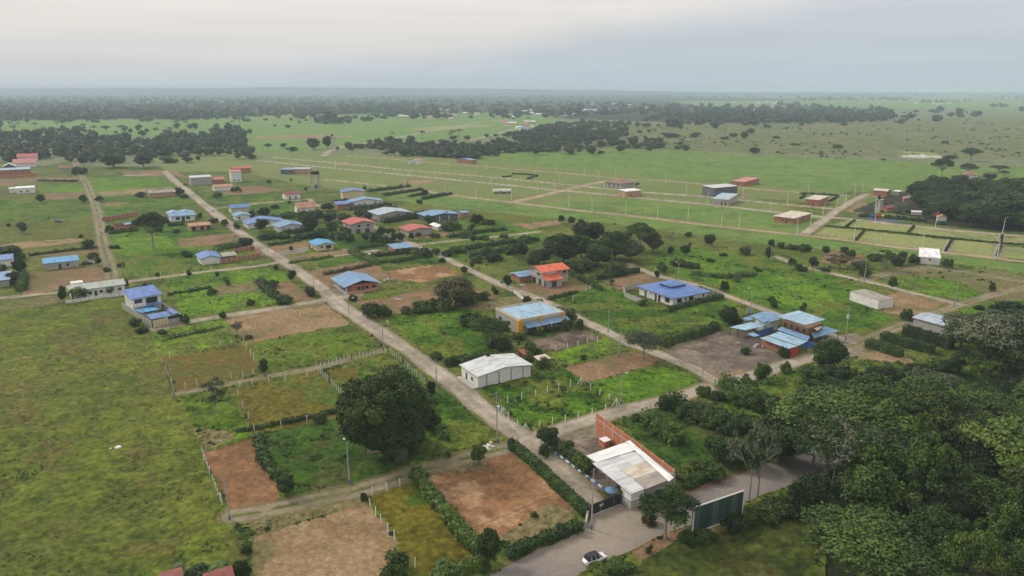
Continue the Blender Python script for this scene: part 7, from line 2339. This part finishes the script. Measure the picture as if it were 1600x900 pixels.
# ================================================================ vehicles
def car(u, v, ang, body, roofc, label, L_=4.2, name='parked_car', suv=1.5):
    root = link(name, None, category='car', label=label)
    root.location = (*G(u, v), 0)
    root.rotation_euler = (0, 0, ang)
    # lower body: rounded plan, x forward
    xs = np.linspace(-L_ / 2, L_ / 2, 13)
    hwid = [.66, .82, .87, .89, .90, .90, .90, .90, .90, .89, .86, .78, .58]
    zt = [.78, .92, .96, .97, .97, .97, .97, .97, .95, .90, .84, .76, .62]
    m = MB()
    rings = []
    for x, w_, z in zip(xs, hwid, zt):
        rings.append([(x, -w_, .28), (x, -w_ - .02, .55), (x, -w_ * .94, z), (x, w_ * .94, z), (x, w_ + .02, .55), (x, w_, .28)])
    Vv = [p for r in rings for p in r]
    Ff = []
    for i in range(12):
        for j in range(6):
            a, b = i * 6 + j, i * 6 + (j + 1) % 6
            Ff.append((a, b, b + 6, a + 6))
    Ff += [tuple(range(5, -1, -1)), tuple(range(72, 78))]
    m.poly(Vv, Ff)
    ob = m.build('body', body, root, smooth=True)
    ob.modifiers.new('bevel', 'BEVEL').width = .05
    # cabin glass and roof
    k = L_ / 4.2
    g = MB()
    lo = [(-1.75 * k, .80), (-1.2 * k, .84), (.35 * k, .84), (1.15 * k, .76)]
    hi = [(-1.45 * k, .58), (-1.05 * k, .66), (.10 * k, .66), (.42 * k, .60)]
    Vv = [(x, -w_, .94) for x, w_ in lo] + [(x, -w_, suv - .04) for x, w_ in hi] + [(x, w_, .94) for x, w_ in lo] + [(x, w_, suv - .04) for x, w_ in hi]
    Ff = [(0, 1, 5, 4), (1, 2, 6, 5), (2, 3, 7, 6), (9, 8, 12, 13), (10, 9, 13, 14), (11, 10, 14, 15), (0, 4, 12, 8), (3, 11, 15, 7), (4, 5, 13, 12), (5, 6, 14, 13), (6, 7, 15, 14), (0, 8, 9, 1), (1, 9, 10, 2), (2, 10, 11, 3)]
    g.poly(Vv, Ff).build('windows', GLASS, root)
    r_ = MB()
    top = [(-1.50 * k, .60), (-1.1 * k, .69), (.15 * k, .69), (.46 * k, .60)]
    Vv = [(x, -w_, suv - .03) for x, w_ in top] + [(x, w_, suv - .03) for x, w_ in top] + [(x * .97, -w_ * .93, suv + .04) for x, w_ in top] + [(x * .97, w_ * .93, suv + .04) for x, w_ in top]
    Ff = [(0, 1, 9, 8), (1, 2, 10, 9), (2, 3, 11, 10), (5, 4, 12, 13), (6, 5, 13, 14), (7, 6, 14, 15), (4, 0, 8, 12), (3, 7, 15, 11), (8, 9, 13, 12), (9, 10, 14, 13), (10, 11, 15, 14), (0, 4, 5, 1), (1, 5, 6, 2), (2, 6, 7, 3)]
    r_.poly(Vv, Ff).build('roof', roofc, root)
    for s in (-1, 1):
        p_ = MB()
        for x0, x1, xa in ((-1.22 * k, -1.12 * k, -1.06 * k), (-.32 * k, -.24 * k, -.28 * k), (.62 * k, .72 * k, .3 * k)):
            p_.poly([(x0, s * .86, .94), (x1, s * .86, .94), (xa + .05, s * .685, suv - .03), (xa - .04, s * .685, suv - .03)], [(0, 1, 2, 3)])
        p_.build('window_pillar', body, root)
        for x in (-1.3 * k, 1.32 * k):
            wl = MB().tube((x, s * .70, .33), (x, s * .92, .33), .33, .33, 18).build('wheel', BLACK, root)
            MB().tube((x, s * .921, .33), (x, s * .94, .33), .2, .17, 12).build('rim', METAL if roofc is BLACK else W['grey'], wl)
        MB().box(1.93 * k, s * .62 - .16, .62, 2.03 * k, s * .62 + .14, .76).build('headlight', W['white'], root)
        MB().box(-2.07 * k, s * .66 - .12, .70, -1.97 * k, s * .66 + .12, .88).build('tail_light', W['red'], root)
        MB().box(.45 * k, s * .93 - .08, .95, .62 * k, s * .93 + .1, 1.07).build('mirror', body, root)
    MB().box(-2.09 * k, -.24, .5, -2.06 * k, .24, .62).build('number_plate', W['cream'], root)
    return root


ROADA = atan2(G(948, 868)[1] - G(910, 882)[1], G(948, 868)[0] - G(910, 882)[0])
WHITEP = plain('white_car_paint', (.80, .80, .80), rough=.25, spec=.6, var=.03)
car(929, 877, ROADA, WHITEP, plain('black_roof_paint', (.02, .02, .022), rough=.2), 'white compact crossover car with black roof driving on the paved road', 4.3, 'white_car', 1.58)
car(92, 347.5, .25, plain('blue_car_paint', (.04, .10, .24), rough=.3), plain('blue_car_roof', (.06, .14, .3), rough=.3), 'dark blue car on the lane left of the west lane', 4.6)
car(137, 413, ANG - .2, plain('dark_car_paint', (.03, .035, .045), rough=.3), BLACK, 'dark car parked right of the cyan-roofed block house', 4.6)
car(307, 343, ANG, plain('grey_car_paint', (.08, .08, .08), rough=.3), BLACK, 'dark car parked right of the sky-blue-roofed white house', 4.4)
car(127, 270.5, ANG + 1.5, WHITEP, WHITEP, 'white car at the far part of the west lane', 4.6)
car(1085 - 795, 289.5, ANG, plain('red_car_paint', (.3, .05, .04), rough=.3), BLACK, 'small reddish car left of the grey concrete hall', 4.0)
car(332, 330, ANG + 1.5, WHITEP, WHITEP, 'white car on the main street above the salmon house', 4.4)


def tanker(u, v, label, ln):
    root = link('tank_trailer', None, category='tank trailer', label=label)
    root.location = (*G(u, v), 0)
    root.rotation_euler = (0, 0, .3)
    MB().tube((-ln / 2, 0, 2.0), (ln / 2, 0, 2.0), 1.3, 1.3, 14).build('tank', W['white'], root)
    MB().box(-ln / 2, -.9, .6, ln / 2, .9, .9).build('chassis', METAL, root)
    for x in (-ln * .3, ln * .3):
        for s in (-1, 1):
            MB().tube((x, s * .7, .5), (x, s * 1.05, .5), .5, .5, 12).build('wheel', BLACK, root)


tanker(780, 302, 'grey white tank trailer at the edge of the green lawn plots', 9)
tanker(792, 302, 'short white tank trailer right of the longer one', 6)


def motorbike(u, v, a, label):
    root = link('motorcycle', None, category='motorcycle', label=label)
    root.location = (*G(u, v), 0)
    root.rotation_euler = (0, 0, a)
    for x in (-.65, .65):
        w_ = MB().tube((x, -.06, .31), (x, .06, .31), .31, .31, 14).build('wheel', BLACK, root)
    MB().tube((-.6, 0, .35), (.1, 0, .6), .07).tube((.1, 0, .6), (.62, 0, .33), .05).tube((.62, 0, .33), (.42, 0, .95), .04).build('frame', METAL, root)
    MB().box(-.7, -.14, .72, .05, .14, .84).build('seat', BLACK, root)
    MB().box(.0, -.16, .66, .42, .16, .92).build('fuel_tank', W['red'] if a > 1 else WHITEP, root)
    MB().tube((.42, -.36, 1.0), (.42, .36, 1.0), .025).build('handlebar', METAL, root)


motorbike(1300, 541, .6, 'white-tanked motorcycle parked beside the blue restaurant forecourt')
motorbike(1305, 543, 1.3, 'red-tanked motorcycle parked beside the blue restaurant forecourt')

# playground on its blue mat
pg = link('playground', None, category='playground', label='blue, red and yellow play tower with slide on the blue mat')
pg.location = (*G(1368, 342), 0)
pg.rotation_euler = (0, 0, -.1)
pg.scale = (.62, .62, .62)
for i, (x, m_) in enumerate(((-3.5, W['blue']), (2.6, W['red']), (6.2, plain('yellow_plastic', (.6, .42, .04))))):
    b_ = MB()
    for sx in (-.9, .9):
        for sy in (-.9, .9):
            b_.box(x + sx - .1, sy - .1, -.1, x + sx + .1, sy + .1, 3.2)
    b_.box(x - 1, -1, 1.5, x + 1, 1, 1.7)
    b_.build('tower', m_, pg)
    MB().prism([(-1.3, 3.2), (1.3, 3.2), (0, 4.3)], 'x', x - 1.2, x + 1.2).build('tower_roof', m_, pg)
MB().slab([(-2.6, -.5, 1.7), (-.2, -.5, .3), (-.2, .5, .3), (-2.6, .5, 1.7)], .12).build('slide', W['blue'], pg)
MB().tube((-2.6, 0, 2.4), (1.7, 0, 2.4), .12).build('bridge_rail', W['red'], pg)

# well cap in the pasture, rubble, white things
wc = link('well_cap', None, category='well', label='small whitish concrete well cap alone in the big pasture')
wc.location = (*G(185, 702), 0)
MB().tube((0, 0, -.1), (0, 0, .55), .8, .75, 12).build('ring', CONC, wc)
MB().tube((0, 0, .55), (0, 0, .68), .55, .5, 12).build('lid', W['white'], wc)
MB().box(-1.9, -.3, -.05, -.9, .3, .3).build('side_block', CONC, wc)
MB().box(.9, -.25, -.05, 2.0, .25, .2).build('side_slab', CONC, wc)
for k, (u, v, s, lb) in enumerate([(765, 698, 1.1, 'heap of whitish stones beside the transformer pole'), (606, 438, 1.5, 'pile of pale roofing scraps right of the blue gable house'), (622, 468, .9, 'small white scrap pile in the brown plot'), (578, 398, 1.2, 'white rubble heap left of the low orange brick house'), (606, 396, 1.3, 'grey rubble heap beside the low orange brick house'), (1183, 541, 1.2, 'junk pile beside the near restaurant wall'), (815, 447, 1.2, 'pale sand heap on the orange-roofed house site'), (40, 560, 1.0, 'reddish ant mound in the big pasture'), (1315, 534, 1.0, 'pale stones at the foot of the restaurant pole')]):
    rs = np.random.RandomState(k)
    parts = []
    for i in range(9):
        a, q = rs.uniform(0, 6.28), rs.uniform(0, 1.5) * s
        r = rs.uniform(.25, .6) * s
        parts.append(ico_quads(rs, (q * cos(a), q * sin(a), r * .35), (r, r * .8, r * .7), 6, 4, .3))
    V, Fq, T = join_np(parts)
    o = link('rubble_heap' if 'mound' not in lb else 'earth_mound', mesh_np('rubble_heap', V, Fq, [W['pink'] if 'mound' in lb else W['white'] if 'whit' in lb else CONC]), category='mound' if 'mound' in lb else 'heap', label=lb)
    o.location = (*G(u, v), 0)

# white sand pond edge water
# ================================================================ low growth nobody could count
KO = KEEP_OUT
n1 = weeds('weeds', 60000, (230, 410, 1600, 900), (0.20, 0.5), ('lush', 'bright', 'base', 'dark'), 51, 'mid', 'low tufts of weeds over the green plots', 10, 0.50, 6)
n2 = weeds('undergrowth', 4200, (0, 330, 1600, 860), (0.35, 0.9), ('lush', 'base', 'dark', 'dry', 'wood'), 63, 'mid', 'scrubby undergrowth between the plots', 40, 0.60, 26)
n3 = weeds('dry_grass', 26000, (0, 420, 1600, 900), (0.18, 0.4), ('pasture', 'dry', 'lush', 'bright'), 77, 'yellow', 'yellowish grass tufts over pasture and dry plots', 9, 0.56, 9)
n4 = weeds('marsh_scrub', 2600, (560, 186, 1600, 300), (1.2, 3.2), ('marsh', 'fard'), 81, 'grey', 'scattered low scrub over the marshy plain', 30, 0.58, 90)
print('WEEDS', n1, n2, n3, n4)

LM[:] = [q for q in LM if q[2]]
for u, v, w_, h_, mt, k in [(873, 703, 3.2, 2.2, 'light', 'scrub'), (884, 712, 3.4, 2.4, 'mid', 'scrub'), (893, 716, 3.0, 2.6, 'grey', 'scrub'), (904, 725, 3.4, 2.6, 'mid', 'bush'), (912, 732, 3.2, 2.4, 'light', 'scrub'), (921, 738, 2.6, 2.0, 'light', 'bush'), (865, 698, 2.4, 1.8, 'yellow', 'bush'), (1075, 762, 4, 2.2, 'mid', 'bush'), (1095, 752, 4, 2.0, 'mid', 'scrub')]:
    plant(k, u, v, w_, h_, mt)
finish_labels()
print('TREES', TREE_N)

# ---------------------------------------------------------------- haze
def build_haze():
    s = 14000
    V = [(-s, -s, -1.0), (s, -s, -1.0), (s, s, -1.0), (-s, s, -1.0), (-s, -s, 92), (s, -s, 92), (s, s, 92), (-s, s, 92)]
    Fq = [(0, 3, 2, 1), (4, 5, 6, 7), (0, 1, 5, 4), (1, 2, 6, 5), (2, 3, 7, 6), (3, 0, 4, 7)]
    m, nt, b = new_mat('air')
    nt.nodes.remove(b)
    pv = N(nt, 'ShaderNodeVolumePrincipled')
    pv.inputs['Color'].default_value = (0.70, 0.86, 1.0, 1)
    pv.inputs['Density'].default_value = 0.00015
    pv.inputs['Anisotropy'].default_value = 0.0
    L(nt, pv.outputs[0], nt.nodes['Material Output'].inputs['Volume'])
    link('haze', mesh_np('haze', V, Fq, [m]), kind='stuff', label='pale blue haze over the whole plain')


build_haze()
